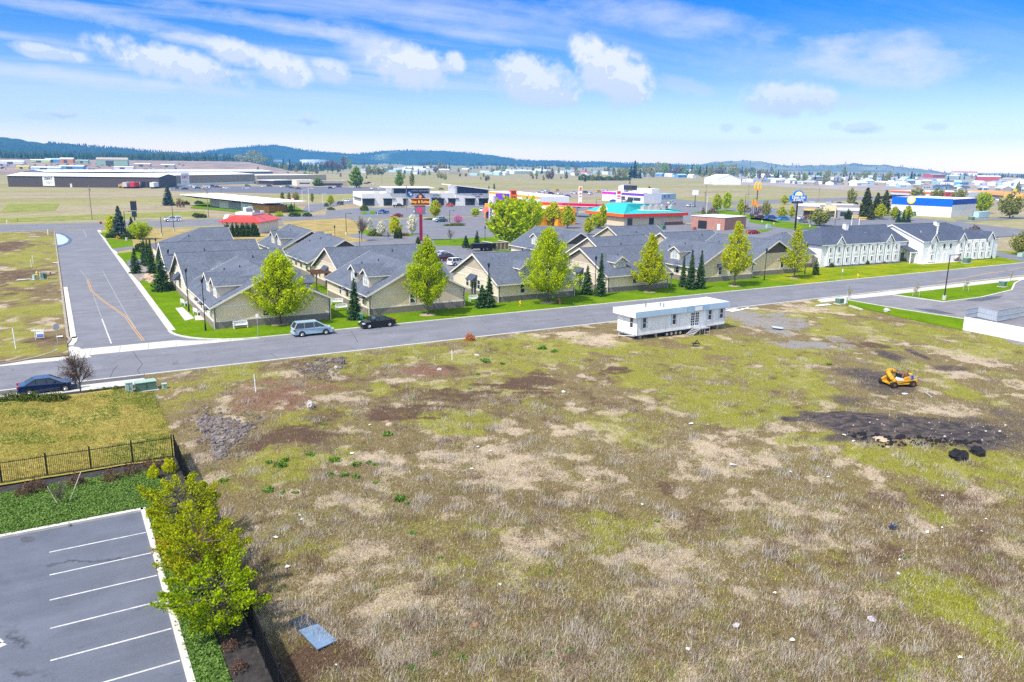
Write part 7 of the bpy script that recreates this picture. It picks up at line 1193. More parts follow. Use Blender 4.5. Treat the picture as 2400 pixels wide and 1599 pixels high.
# -- hydrants, cabinets, transformers, bollards
def hydrant(px_, py_, pyt, label, z=.12):
    x, y = at(px_, py_, z); h = topz(px_, py_, pyt); k = h/.9; o = thing('fire_hydrant', label, 'hydrant', (x,y,z), R(20), None, k); m = MB(); m.tube((0,0,0),(0,0,.06),.2,None,12); m.tube((0,0,.06),(0,0,.6),.12,None,12); m.tube((0,0,.6),(0,0,.64),.17,None,12); m.sph((0,0,.66),(.14,.14,.16),12,7); m.tube((0,0,.8),(0,0,.88),.04,None,6); m.build('barrel', HYD, o, True); m = MB(); m.tube((-.24,0,.42),(.24,0,.42),.065,None,10); m.tube((0,-.26,.36),(0,0,.36),.085,None,10); m.build('outlet', HYD, o)
hydrant(1219,716,704,'yellow fire hydrant on the lawn before the second cottage row'); hydrant(2010,651,641,'yellow fire hydrant on the lawn before the white hotel'); hydrant(88,652,635,'yellow fire hydrant among pale cabinets in the left lot')
def cabinet(label, px_, py_, w, d, h, mat, yaw=0, z=.1, pad=True, name='utility_cabinet', top=None):
    x, y = at(px_, py_, z); o = thing(name, label, 'cabinet', (x,y,z), R(yaw)); m = MB(); m.box(-w/2, w/2, -d/2, d/2, .08, h); b = m.build('housing', mat, o, bevel=.02); m = MB(); m.box(-w/2-.03, w/2+.03, -d/2-.03, d/2+.03, h, h+.05); m.build('lid', top or mat, o)
    m = MB(); m.box(-.012, .012, -d/2-.012, -d/2-.002, .12, h-.04); m.box(.06,.1,-d/2-.03,-d/2,h*.45,h*.6); m.build('door_seam', DARK, b)
    if pad: m = MB(); m.box(-w/2-.18, w/2+.18, -d/2-.18, d/2+.18, -.05, .08); m.build('pad', CONC, o)
UTOP = M('utility_top', (.3,.42,.34,1), .5, .1, 2)
cabinet('tall pale green utility cabinet at the end of the sidewalk', 304, 922, .62, .6, 1.05, UPALE, 0, .12); cabinet('wide dark green transformer box beside the sidewalk end', 342, 914, 1.75, 1.1, .85, UGRN, 3, .12, True, 'transformer', UTOP); cabinet('small pale green pedestal right of the wide green transformer', 386, 913, .4, .4, .55, UPALE, 0, .12, False, 'utility_pedestal')
cabinet('green transformer on a pale pad at the kerb lawn beside the road', 2349, 672, 1.05, 1.0, 1.0, UGRN, 5, .2, True, 'transformer', UTOP); cabinet('green transformer at the corner of the drive and the vacant lot', 1967, 712, 1.0, .9, .85, UGRN, 0, .1, True, 'transformer', UTOP); cabinet('narrow white pedestal right of the corner transformer', 1981, 712, .5, .5, 1.1, WPOST, 0, .1, False, 'utility_pedestal'); cabinet('green transformer before the white hotel front', 2265, 617, 1.6, 1.1, 1.2, UGRN, -3, .12, True, 'transformer', UTOP); cabinet('pale green cabinet at the far right lawn edge', 2393, 603, 1.6, 1.2, 1.0, UPALE, 0, .12, False, 'transformer'); cabinet('teal cabinet at the foot of the fir behind the black coupe', 846, 749, .4, .4, .8, M('cab_teal', (.2,.5,.55,1)), 0, .12, False, 'utility_pedestal')
cabinet('pale green cabinet left of the yellow hydrant in the left lot', 82, 656, .6, .5, .85, UPALE, 40, .1); cabinet('tall pale green cabinet right of the yellow hydrant in the left lot', 98, 655, .55, .5, 1.25, UPALE, 10, .1); cabinet('dark green cabinet right end of the cabinet group in the left lot', 105, 654, .75, .6, .95, UGRN, 0, .1); cabinet('grey green transformer on the lawn by the blue striped store', 2276, 517, 2.2, 1.8, 1.5, UGRN, 0, .1, True, 'transformer', UTOP); cabinet('pale green cabinets beside the brick hut verge', 1800, 536, 1.6, 1, 1.5, UPALE, -10, .12, False); cabinet('light blue storage container right of the blue striped store', 2299, 510, 9, 2.5, 2.6, FLB, 2, .05, False, 'storage_container')
cabinet('orange collection bin between two lime trees behind the cottages', 1310, 530, 2.6, 2, 2.4, OR, 0, .12, False, 'collection_bin'); cabinet('dark green dumpster behind the teal roofed restaurant', 1553, 538, 1.8, 1.4, 1.3, UGRN, 10, .12, False, 'dumpster'); cabinet('dusty red cabinet on the pale drive', 1627, 539, 1.2, .8, .9, M('dusty_red', (.35,.12,.13,1)), 0, .12, False)
# -- benches
def bench(label, px_, py_, yaw, z=.12):
    x, y = at(px_, py_, z); o = thing('garden_bench', label, 'bench', (x,y,z), R(yaw)); m = MB(); m.box(-.9,.9,-.25,.2,.42,.46); m.build('seat', WHT, o); m = MB(); m.box(-.9,.9,.2,.24,.86,.95); m.box(-.9,.9,.2,.24,.5,.56)
    for i in range(9): a = -.88+i*.2; m.ext([(a,.2,.56),(a+.06,.2,.56),(a+.24,.2,.86),(a+.18,.2,.86)], (0,.03,0)); m.ext([(a+.18,.2,.56),(a+.24,.2,.56),(a+.06,.2,.86),(a,.2,.86)], (0,.03,0))
    m.build('backrest', WHT, o)
    for sx in (-.85,.85):
        for sy in (-.2,.2): m = MB(); m.box(sx-.05,sx+.05,sy-.04,sy+.04,0,.95 if sy > 0 else .65); m.build('leg', WHT, o)
        m = MB(); m.box(sx-.06,sx+.06,-.25,.22,.63,.68); m.build('armrest', WHT, o)
for a in [('white lattice backed bench against the corner cottage wall',564,769,0),('white bench on the lawn path between cottage and fir',801,727,8),('white bench beside the path behind another white bench',790,714,-20),('white bench at the hydrant cottage gable',1111,706,10),('white bench before the cottage right of the fourth maple',1770,646,0),('white bench by the walk along the side road',462,738,100),('white bench farther up by the corner cottage wall',432,716,100)]: bench(*a)
# -- white chair like A board on the lawn
o = thing('folding_sign', 'small brown folding board standing by the kerb right of the yellow hydrant', 'sign', at(1310,713,.12)+(.12,), R(20)); m = MB(); m.ext([(-.25,-.3,0),(.25,-.3,0),(.2,0,.95),(-.2,0,.95)], (0,.04,0)); m.ext([(-.25,.3,0),(.25,.3,0),(.2,.02,.95),(-.2,.02,.95)], (0,.04,0)); m.build('board', M('board_brown', (.28,.13,.07,1)), o)
# -- blue sheets lying on the ground
x, y, z = atf(735, 1488); A4 = [at(*p_, z+.05) for p_ in ((677,1457),(717,1441),(790,1505),(744,1526))]; o = thing('rubber_mat', 'folded blue grey sheet lying flat in the dry grass near the fence', 'sheet', (x,y,0)); zz = max(gzf(*p_) for p_ in A4)+.06; B4 = [(a-x, b-y) for a, b in A4]; lp = lambda a, b, t: (a[0]+(b[0]-a[0])*t, a[1]+(b[1]-a[1])*t); c1, c2 = lp(B4[0],B4[3],.36), lp(B4[1],B4[2],.40); m = MB(); m.prism([B4[0],B4[1],c2,c1], zz-.02, zz+.01); m.build('dark_half', M('sheet_dark', (.02,.032,.05,1), .4, .2, 1.5, fine=.2), o); m = MB(); m.prism([c1,c2,B4[2],B4[3]], zz-.02, zz+.035); m.build('pale_half', M('sheet_blue', (.16,.24,.36,1), .4, .18, 1.5, fine=.15), o)
# -- heaps, boulders, rock pile, soil
def rock(px_, py_, wpx, label, mat, zf=.6, name='boulder', cat='rock', seg=(12,8)):
    x, y, z = atf(px_, py_); r_ = width(px_, py_, wpx)/2; m = MB(); m.sph((0,0,r_*zf*.4), (r_, r_*.75, r_*zf), *seg, jit=.2); o = m.build(name, mat, None, False, (x,y,z-.05)); o.rotation_euler.z = random.uniform(0, 6); tag(o, label, cat)
COAL = M('coal_black', (.014,.013,.016,1), .8, .5, 5, 1, fine=.5); STONE = stone('basalt', (.15,.125,.115,1)); PALEST = M('pale_stone', (.5,.46,.42,1), .9, .2, 3, 1, fine=.3)
rock(2246,1073,50,'black rounded heap nearer the viewer at the edge of the burnt patch',COAL,.55,'black_heap','heap',(16,10)); rock(2290,1062,42,'black heap behind the nearer black heap at the burnt patch',COAL,.55,'black_heap','heap',(16,10))
for a in [(802,854,16,'tall grey boulder at the roadside rock scatter',STONE,1.5),(787,862,12,'pale grey boulder beside the tall roadside boulder',PALEST,.7),(747,868,10,'dark boulder left in the roadside rock scatter',STONE,.8),(697,882,11,'dark lone boulder left of the roadside rocks',STONE,.7),(727,955,20,'pale bluish jagged boulder in the red brush',PALEST,1.3),(1030,867,13,'smooth white boulder at the roadside brush',PALEST,.6),(912,996,20,'tan boulder in the dark turned soil',M('tan_stone', (.45,.34,.24,1), .9, .2, 3, 1),.45),(1117,833,14,'pale flat boulder near the marker post',PALEST,.4),(2064,1031,34,'tan slab of rubble in the blackened patch',M('tan_stone', (.45,.34,.24,1)),.3),(2080,1048,10,'small tan rock at the edge of the burnt patch',M('tan_stone', (.45,.34,.24,1)),.7),(1378,1128,14,'tan rock in the dry grass',M('tan_stone', (.45,.34,.24,1)),.8),(2078,730,12,'grey boulder on the lawn beside the drive',PALEST,.6),(1115,1467,22,'rust coloured clod in the foreground grass',M('clod', (.3,.15,.09,1)),.6)]:
    if a[0] == 2078: x, y = at(2078,730,.2); m = MB(); m.sph((0,0,.15),(.6,.5,.35),12,8,jit=.15); tag(m.build('boulder', PALEST, None, False, (x,y,.2)), a[3], 'rock')
    else: rock(*a)
def pile(name, label, area, n, rmin, rmax, mat, up=.2):
    m = MB(); poly = [np.array(at(*p_, .3)) for p_ in area]; lo_ = np.min(poly, 0); hi = np.max(poly, 0)
    def inside(q):
        c = False
        for a, b in zip(poly, poly[1:]+poly[:1]):
            if (a[1] > q[1]) != (b[1] > q[1]) and q[0] < (b[0]-a[0])*(q[1]-a[1])/(b[1]-a[1])+a[0]: c = not c
        return c
    k = 0
    while k < n:
        q = lo_+(hi-lo_)*rng.uniform(0,1,2)
        if not inside(q): continue
        r_ = rng.uniform(rmin, rmax)*(1 if rng.uniform() > .08 else 1.8); m.sph((q[0], q[1], gzf(*q)+r_*.3+up*rng.uniform(0,1)*0), (r_, r_*.8, r_*.7), 6, 4, jit=.25); k += 1
    o = m.build(name, mat); kind(o, 'stuff'); o['label'] = label; return o
pile('rubble', 'grey basalt rubble', [(455,985),(480,975),(530,990),(590,1000),(575,1030),(545,1045),(520,1075),(500,1078),(490,1040)], 900, .05, .17, STONE); pile('rubble', 'scattered basalt stones', [(430,975),(480,955),(620,985),(610,1050),(560,1075),(500,1095),(470,1060)], 260, .04, .12, STONE); pile('rubble', 'roadside basalt rubble', [(690,872),(745,855),(805,850),(800,880),(760,900),(720,897)], 200, .05, .17, STONE); pile('rubble', 'loose stones', [(620,868),(760,850),(1000,838),(1100,842),(1060,868),(860,870),(700,905),(620,890)], 70, .05, .12, stone('loose_stone', (.3,.25,.2,1))); pile('rubble', 'burnt rubble', [(1985,1030),(2060,1045),(2220,1050),(2330,1050),(2210,1068),(2060,1070),(2000,1050)], 160, .06, .16, COAL); pile('rubble', 'pale debris', [(1920,1000),(2380,1000),(2380,1050),(2000,1050)], 40, .03, .08, PALEST)
pile('rubble', 'retaining rocks', [(328,652),(348,640),(366,650),(352,662)], 40, .25, .45, M('tan_stone', (.45,.34,.24,1)))
# -- litter
PAPER = M('paper_scrap', (.74,.73,.72,1), .7, .15, 4); FILM = M('plastic_film', (.46,.43,.48,1), .4, .25, 4)
for px_, py_, w in [(674,1331,14),(702,1212,8),(708,1220,10),(1172,1374,10),(1120,1050,8),(1620,995,14),(1658,998,8),(1719,1092,22),(1724,1469,23),(2044,1455,28),(1940,1121,10),(1852,1108,10),(2173,1250,10),(2208,1240,6),(2300,1249,9),(2105,1348,10),(2108,1315,9),(1858,1505,18),(1612,1526,14),(1815,1393,12),(1978,1022,10),(2000,1036,10),(868,998,8),(1150,1060,10),(2120,925,16),(825,1065,12),(1105,1102,10),(2208,1165,10),(2250,1545,16),(1505,1185,8),(646,1262,14),(1320,920,12),(788,1563,8),(2310,1220,8)]:
    x, y, z = atf(px_, py_); k = width(px_, py_, w)/2; m = MB(); n = 7; m.add([(k*cos(a)*random.uniform(.6,1.1), k*sin(a)*random.uniform(.5,.9), random.uniform(.05,.16)) for a in np.linspace(0, 6.28, n, endpoint=False)]+[(0,0,.17)], [(i,(i+1)%n,n) for i in range(n)]); tag(m.build('paper_scrap', FILM if w > 20 else PAPER, None, False, (x,y,z)), 'crumpled white paper scrap in the '+('back' if py_ < 1030 else 'middle' if py_ < 1280 else 'front')+' of the vacant lot', 'litter', 'paper scraps in the vacant lot')
x, y, z = atf(2094, 1239); m = MB(); m.sph((0,0,.1),(.35,.22,.14),10,6,jit=.35); tag(m.build('plastic_bag', M('navy_bag', (.02,.03,.06,1), .3, .3, 4), None, False, (x,y,z)), 'dark navy plastic bag in the dry grass', 'litter')
x, y, z = atf(1630, 812); o = thing('broken_chair', 'dark broken chair like scrap in the grass before the trailer', 'scrap', (x,y,z)); m = MB(); m.tube((-.5,0,.1),(.3,.1,.7),.06); m.tube((.3,.1,.7),(.7,0,.15),.05); m.box(-.4,.2,-.3,.3,.35,.42); m.build('scrap_frame', BLKM, o)
o = thing('metal_bar', 'pale metal bar on the ground beside the yellow machine', 'bar', atf(2176,928)); MB().tube((-.4,-.6,.08),(.5,.7,.12),.07).build('bar_shaft', STEEL, o)
for px_, py_, w, d, yw, lb in [(1720,728,2.4,1.4,10,'white panel lying flat right of the trailer'),(1745,725,3.0,.25,20,'left long white board lying right of the trailer'),(1757,724,3.0,.25,-15,'right long white board lying right of the trailer'),(1930,716,3,.8,0,'broken white concrete slab near the corner transformer'),(57,658,2.2,.5,10,'white scrap lying left of the hydrant in the left lot'),(80,557,2.6,.6,5,'white debris on the grass near the highway corner'),(131,618,1.0,.6,0,'white scrap at the kerb of the left lot')]:
    x, y, z = atf(px_, py_) if py_in(px_, py_) else (*at(px_, py_), .15); m = MB(); m.box(-w/2,w/2,-d/2,d/2,.03,.1); o = m.build('loose_board', PAPER, None, False, (x,y,z)); o.rotation_euler.z = R(yw); tag(o, lb, 'board')
for i, (px_, py_) in enumerate([(2063,492),(2115,495),(2012,515),(1995,510)]):
    x, y = at(px_, py_+22); o = thing('height_bar', 'yellow drive through height bar behind the hotel roof', 'height bar', (x,y,0), R(-20), 'drive through height bars'); m = MB(); m.tube((0,0,0),(0,0,4.2),.12); m.build('post', WPOST, o); m = MB(); m.box(-.2,2.8,-.08,.08,3.9,4.2); m.box(.4,2.4,-.08,.08,3.3,3.55); m.build('bar', AY, o)
# pink flags, wall rail etc.
p, q = at(1608,529,.12), at(1648,533,.12); o = thing('guard_rail', 'yellow guard rail on the pale drive behind the cottages', 'rail', (p[0],p[1],.12), math.atan2(q[1]-p[1], q[0]-p[0])); L = math.hypot(q[0]-p[0], q[1]-p[1]); m = MB(); m.tube((0,0,.8),(L,0,.8),.09); m.build('rail_bar', HYD, o); m = MB(); [m.tube((x_,0,0),(x_,0,.85),.09) for x_ in (0,L/2,L)]; m.build('post', HYD, o)
# -- standing dead stalks
m = MB()
for px_, py_, n in [(770,1060,6),(760,1085,4),(690,1130,3),(705,1165,5),(1150,1030,4),(1165,1190,2),(1168,1200,2),(450,950,3),(800,1045,3),(1060,1050,3),(1500,1060,3),(1130,1250,2),(1165,1390,2)]:
    for i in range(n): x, y, z = atf(px_+random.uniform(-14,14), py_+random.uniform(-6,6)); hh = random.uniform(.6,1.3); m.tube((x,y,z), (x+random.uniform(-.2,.2), y+random.uniform(-.2,.2), z+hh), .014, .008, 4)
o = kind(m.build('dead_weeds', TWIG), 'stuff')
# -- the person beside the dark sedan
x, y = at(176, 911, .1); PER = thing('person', 'person in blue jeans and dark jacket standing behind the twiggy tree by the sedan', 'person', (x,y,.1), R(70))
def skin_obj(name, verts, edges, mat, parent, root=0, sub=2):
    me = bpy.data.meshes.new(name); me.from_pydata([v[:3] for v in verts], edges, []); me.materials.append(mat); o = bpy.data.objects.new(name, me); COL.objects.link(o); o.parent = parent
    s = o.modifiers.new('skin', 'SKIN'); s.use_smooth_shade = True; b = o.modifiers.new('sub', 'SUBSURF'); b.levels = sub-1; b.render_levels = sub-1
    if not me.skin_vertices: 
        me.attributes
    sv = me.skin_vertices[0].data if len(me.skin_vertices) else None
    if sv:
        for i, v in enumerate(verts): sv[i].radius = (v[3], v[3]*(v[4] if len(v) > 4 else 1)); sv[i].use_root = i == root
    return o
def fig(name, chains, mat, parent):
    "tapered limbs as one continuous lathe-like surface"
    m = MB()
    for ch in chains:
        n = 10; rings = []
        for (px_, py_, pz, rx, ry) in ch: rings.append([(px_+rx*cos(2*pi*i/n), py_+ry*sin(2*pi*i/n), pz) for i in range(n)])
        vs = [v for r_ in rings for v in r_]; fs = [(k*n+i, k*n+(i+1)%n, (k+1)*n+(i+1)%n, (k+1)*n+i) for k in range(len(rings)-1) for i in range(n)]; fs += [tuple(range(n))[::-1], tuple(range((len(rings)-1)*n, len(rings)*n))]; m.add(vs, fs)
    o = m.build(name, mat, parent, True); return o
SK = M('skin', (.5,.3,.22,1), .6, .08, 5); JEAN = M('blue_jeans', (.045,.11,.24,1), .9, .2, 6, .5); JACK = M('dark_jacket', (.035,.035,.045,1), .8, .2, 5, .5); HAIR = M('brown_hair', (.06,.035,.02,1), .8, .3, 8)
bd = [[(0,0,1.38,.1,.09),(0,0,1.47,.055,.055),(.005,0,1.53,.055,.055),(.02,0,1.58,.075,.07),(.015,0,1.66,.095,.078),(.01,0,1.72,.092,.078),(0,0,1.77,.06,.055),(0,0,1.785,.015,.015)],[(.1,-.02,1.6,.012,.016),(.115,-.02,1.65,.01,.012)]]
for s in (-1, 1):
    bd.append([(.05,s*.29,.98,.042,.03),(.06,s*.29,.93,.045,.03),(.065,s*.29,.88,.04,.028)]); 
    for f in range(4): bd.append([(.035+.018*f,s*.295,.885,.009,.009),(.04+.02*f,s*.293,.84-.004*abs(f-1.5),.008,.008),(.05+.018*f,s*.285,.8-.006*abs(f-1.5),.007,.007)])
    bd.append([(.1,s*.285,.93,.011,.011),(.12,s*.28,.89,.009,.009),(.125,s*.275,.86,.008,.008)])
body = fig('body', bd, SK, PER); fig('jacket', [[(0,0,.9,.15,.19),(0,0,1.0,.15,.18),(0,0,1.15,.145,.18),(0,0,1.3,.15,.21),(0,0,1.4,.12,.2),(0,0,1.46,.07,.09)]]+[[(0,s*.2,1.41,.075,.075),(0,s*.25,1.33,.072,.066),(.0,s*.275,1.17,.056,.055),(.03,s*.29,1.03,.05,.048),(.05,s*.29,.97,.047,.045)] for s in (-1,1)], JACK, PER)
fig('jeans', [[(0,s*.09,.94,.13,.105),(0,s*.1,.82,.105,.1),(.005,s*.1,.65,.088,.085),(.01,s*.105,.5,.072,.07),(-.005,s*.11,.35,.068,.066),(-.01,s*.11,.18,.056,.056),(-.01,s*.11,.07,.062,.06)] for s in (-1,1)], JEAN, PER); fig('hair', [[(-.02,0,1.63,.085,.083),(-.018,0,1.7,.095,.087),(-.012,0,1.76,.08,.072),(-.005,0,1.8,.03,.03)]], HAIR, PER); m = MB(); [m.box(-.09,.19,s*.11-.05,s*.11+.05,0,.09) for s in (-1,1)]; m.build('shoe', BLK, PER, bevel=.03); m = MB(); [m.sph((.105,s*.032,1.67),.011,8,5) for s in (-1,1)]; m.build('eye', M('eye_dark', (.03,.02,.02,1)), PER); m = MB(); m.sph((.1,0,1.605),(.012,.028,.006),8,5); m.build('mouth', M('lips', (.4,.16,.14,1)), PER)
# ================================================================ far country, air, sky, light, camera
HILLG = NT('hill'); P_h = HILLG.pos(); a_ = HILLG.noise(P_h, .0016, 5, .6); b_ = HILLG.noise(P_h, .02, 4, .7)
HILLG.base(HILLG.mix(HILLG.ramp(a_, .6, .68), HILLG.mix(HILLG.ramp(b_, .3, .7), (.018,.04,.02,1), (.04,.075,.035,1)), HILLG.mix(HILLG.ramp(b_, .3, .7), (.15,.2,.07,1), (.22,.26,.11,1)))); HILLG.b.inputs['Roughness'].default_value = 1; HILLG.b.inputs['Specular IOR Level'].default_value = 0
HILLT = NT('bare_hill'); P_h = HILLT.pos(); b_ = HILLT.noise(P_h, .004, 5, .65); HILLT.base(HILLT.mix(HILLT.ramp(b_, .35, .65), (.07,.1,.05,1), (.25,.24,.15,1))); HILLT.b.inputs['Roughness'].default_value = 1; HILLT.b.inputs['Specular IOR Level'].default_value = 0
def ridge(prof, D, W, mat):
    xs = np.arange(prof[0][0], prof[-1][0]+1, 12); ys = np.interp(xs, [p[0] for p in prof], [p[1] for p in prof]); m = MB(); vs = []
    for px_, py_ in zip(xs, ys):
        d = ray(px_, py_); hd = math.hypot(d[0], d[1]); u = np.array([d[0], d[1]])/hd; h = max(1, HC+D*d[2]/hd+3*math.sin(px_*.05)+2*math.sin(px_*.17))
        for f, z in ((-1,-.5),(-.62,.35*h),(-.3,.75*h),(0,h),(.5,.5*h),(1,-1)): vs.append((u[0]*(D+f*W), u[1]*(D+f*W), z))
    n = 6; m.add(vs, [(i*n+j, (i+1)*n+j, (i+1)*n+j+1, i*n+j+1) for i in range(len(xs)-1) for j in range(n-1)]); o = kind(m.build('hills', mat, None, True), 'structure'); return xs, ys, D, W
RA = ridge([(-260,318),(-60,318),(0,322),(60,330),(150,338),(300,350),(400,358),(520,362),(640,368)], 3700, 800, HILLG.m)
RB = ridge([(430,362),(480,355),(560,346),(610,341),(650,341),(700,350),(760,357),(830,362),(900,370)], 5000, 550, HILLG.m)
RC = ridge([(790,366),(850,359),(900,355),(960,352),(1040,355),(1100,358),(1160,366),(1210,374),(1300,381)], 5050, 500, HILLG.m)
RD_ = ridge([(1180,380),(1280,377),(1400,380),(1520,384),(1640,387)], 5100, 450, HILLG.m)
RE = ridge([(1630,388),(1670,381),(1710,377),(1745,375),(1790,381),(1820,386),(1880,388),(1920,389),(1960,386),(2000,382),(2040,389),(2075,386),(2110,390),(2160,398),(2230,405),(2300,411),(2420,415)], 5000, 500, HILLT.m)
RF = ridge([(520,382),(900,385),(1300,391),(1640,396)], 3300, 500, LAND)
def atd(px_, D):
    d = ray(px_, 400); k = D/math.hypot(d[0], d[1]); return float(d[0]*k), float(d[1]*k)
def slope_z(x, y): return max(0, min(17, (y-1120)*.04)) if x < 330 else 0
# wooded plain and wooded ridges: forests that read as one mass
def cone_forest(pts, name):
    "pts: x,y,z,h,r"
    V = []; F = []; n = 5; o = 0; pts = np.array(pts); N = len(pts)
    for (z0, z1, r0) in ((.08,.62,1.0),(.4,1.0,.66)):
        a = np.linspace(0, 2*pi, n, endpoint=False)[None]+rng.uniform(0, 6, (N,1)); rr = pts[:,4:5]*r0*rng.uniform(.7,1.25,(N,n)); base = np.stack([pts[:,0:1]+rr*np.cos(a), pts[:,1:2]+rr*np.sin(a), pts[:,2:3]+pts[:,3:4]*(z0+rng.uniform(-.05,.05,(N,n)))], 2)
        tip = np.stack([pts[:,0], pts[:,1], pts[:,2]+pts[:,3]*z1], 1)[:,None]; v = np.concatenate([base, tip], 1).reshape(-1,3); k = np.arange(N)[:,None,None]*(n+1); i = np.arange(n); f = np.stack([i, (i+1)%n, np.full(n, n)], 1)[None]+k+o; V.append(v); F.append(f.reshape(-1,3)); o += N*(n+1)
    return kind(mobj(name, npmesh(name, np.concatenate(V), np.concatenate(F), CONFB)), 'stuff')
pts = []
def on_ridge(Rg, n, h, lo=-.75, hi=.1, skip=None):
    xs, ys, D, W = Rg
    for _ in range(n):
        px_ = random.uniform(xs[0], xs[-1]); f = random.uniform(lo, hi)
        if skip and skip(px_, f): continue
        py_ = np.interp(px_, xs, ys); d = ray(px_, py_); hd = math.hypot(d[0], d[1]); hh = HC+D*d[2]/hd; z = np.interp(f, (-1,-.62,-.3,0,.5), (0,.35*hh,.75*hh,hh,.5*hh)); u = np.array([d[0], d[1]])/hd; H_ = h*random.uniform(.6,1.3); pts.append((u[0]*(D+f*W), u[1]*(D+f*W), z-1, H_, H_*.22))
on_ridge(RA, 2600, 11, -.66, .05, lambda p, f: 0 < p < 110 and f > -.3); on_ridge(RB, 2200, 10, -.6, .05, lambda p, f: 640 < p < 720 and -.5 < f < -.15); on_ridge(RC, 2600, 10, -.7, .05); on_ridge(RD_, 1000, 10, -.5, .05); on_ridge(RE, 90, 14, -.6, 0)
for _ in range(1700):
    px_ = random.uniform(-60, 800); D_ = random.uniform(1650, 2300); x, y = atd(px_, D_); H_ = random.uniform(10, 18); pts.append((x, y, max(-.5, slope_z(x, y)-.5), H_, H_*.2))
for _ in range(700):
    px_ = random.uniform(640, 1560); f = random.gauss(-.1, .12); D_ = 3300+f*500; x, y = atd(px_, D_); H_ = random.uniform(9, 16)*(.5+vnoise(np.array([px_]), np.array([0.]), 60)[0]); pts.append((x, y, 8, H_, H_*.25))
for _ in range(240):
    px_ = random.uniform(1600, 2420); py_ = random.uniform(404, 408)+(px_-1600)*.012; x, y = at(px_, py_); H_ = random.uniform(6, 12); pts.append((x, y, -.5, H_, H_*.25))
cone_forest(pts, 'forest')
# single trees of the far plain
def far_mesh(key, H, prof, rad, n, size, mat, bark=None): tree_mesh(key, H, H*.1, rad, prof, 26, n, size, mat, bark, tr=.3, spread=.3)
for k, mt in enumerate((OLIVE, GREENL, leafmat('pale_spring_leaves', (.2,.21,.07,1), (.42,.42,.17,1), .3), leafmat('bud_brown_leaves', (.13,.1,.07,1), (.26,.2,.13,1), .25))):
    far_mesh(('far', k, 0), 14, rnd, 6, 520, 1.1, mt); far_mesh(('far', k, 1), 16, egg, 4.6, 520, 1.1, mt)
conifer_mesh('farfir', 16, 3.4, CONFB, 14, 7, 7, 1.0, 1.2); conifer_mesh('farpine', 16, 4.2, PINE, 12, 7, 8, 2.0, 1.3, power=.6)
NMS = ['olive green rounded tree','fresh green rounded tree','pale spring green tree','brown budding tree']
def far_tree(px_, py_, hpx, k, where, w=None, grp=None):
    x, y = at(px_, py_); h = max(1.5, topz(px_, py_, py_-hpx))
    if k == 'fir' or k == 'pine': key = 'far'+k; s = h/16; lb = 'dark green conifer' if k == 'fir' else 'olive pine'; nm = 'conifer' if k == 'fir' else 'pine_tree'; sx = s
    else: f = random.random() < .5; key = ('far', k, int(f)); H_ = 16 if f else 14; s = h/H_; lb = NMS[k]; nm = 'broadleaf_tree'; sx = s if w is None else width(px_, py_, w)/2/(4.6 if f else 6)
    c, t = TREE[key]; o = thing(nm, lb+' '+where, 'tree', (x,y,0), random.uniform(0, 6.28), grp or 'trees of the far plain', (sx, sx, s)); mobj('crown', c, o); mobj('trunk', t, o)
# the rising ground of the left scrapyard, with its sheds and wrecks
sm_ = MB(); sm_.add([(-420,1120,.02),(330,1120,.02),(330,1545,17),(-420,1545,17),(-420,2100,17),(330,2100,17)], [(0,1,2,3),(3,2,5,4)]); kind(sm_.build('terrain', M('yard_soil', (.3,.22,.17,1), .95, .35, .03, fine=.4, world=True)), 'structure')
def at_slope(px_, py_):
    d = ray(px_, py_); t = (-1120*.04-HC)/(d[2]-.04*d[1]); return float(d[0]*t), float(d[1]*t), float(HC+d[2]*t)
random.seed(9); g = 'vehicles in the left scrapyard'; used = {}
for i in range(86):
    px_ = random.uniform(0, 440); py_ = random.uniform(380, 397)+px_*.012; x, y, z_ = at_slope(px_, py_); kd = random.choice(('sedan','suv','pickup')); c_ = random.choice(list(PAINT)+['white']*6+['silver']*4)
    if (kd, c_) not in FARC: far_car(kd, c_, 100, 500, 0, 'x', g); o = TOP.pop(); bpy.data.objects.remove(o)
    tag(mobj('parked_car', FARC[kd, c_], None, (x,y,z_), random.uniform(0, 6.28)), '%s %s on the rising scrapyard beyond the brown warehouse' % ({'gold':'yellow','sky':'light blue','teal':'blue green','navy':'dark blue','charcoal':'dark grey'}.get(c_, c_), kd), 'car', g)
for px_, py_, w_, h_, cn, cm_, rm_ in [(20,384,40,6,'white',FW_,FWR),(88,381,34,6,'lime green',M('far_lime', (.5,.62,.2,1)),FWR),(118,381,26,8,'bright blue',FBL,FLB),(152,382,24,10,'orange',FOR,FWR),(190,383,20,7,'pale green',FGN,FGN),(255,388,58,16,'grey green',FGN,FTN),(160,396,44,7,'blue gabled',FBL,FWR),(98,398,52,6,'pale blue',FLB,FWR),(48,396,22,6,'olive domed',FYE,FYE),(330,390,30,6,'tan',FTN,FWR),(390,392,26,6,'grey',FGR,FWR),(285,396,36,5,'white',FW_,FWR)]:
    x, y, z_ = at_slope(px_-w_/2, py_); d_ = math.hypot(x, y); L_ = w_*d_/FOC; hh = h_*d_/FOC; H = House('shed', cn+' shed on the rising scrapyard beyond the brown warehouse', 'shed', (x, y, z_), R(-14)); gable_roof(H, L_, 14, hh*.75, hh, cm_, rm_, .3); m = MB(); m.box(L_*.3, L_*.55, -.1, -.02, 0, hh*.6); H.part('door', m, FDK)
random.seed(3); W1 = 'in the far tree line behind the dry field'; W2 = 'among the small houses right of the tree line'; W3 = 'on the far left plain'; W4 = 'at the far right edge of the plain'; W5 = 'in the middle of the far plain'
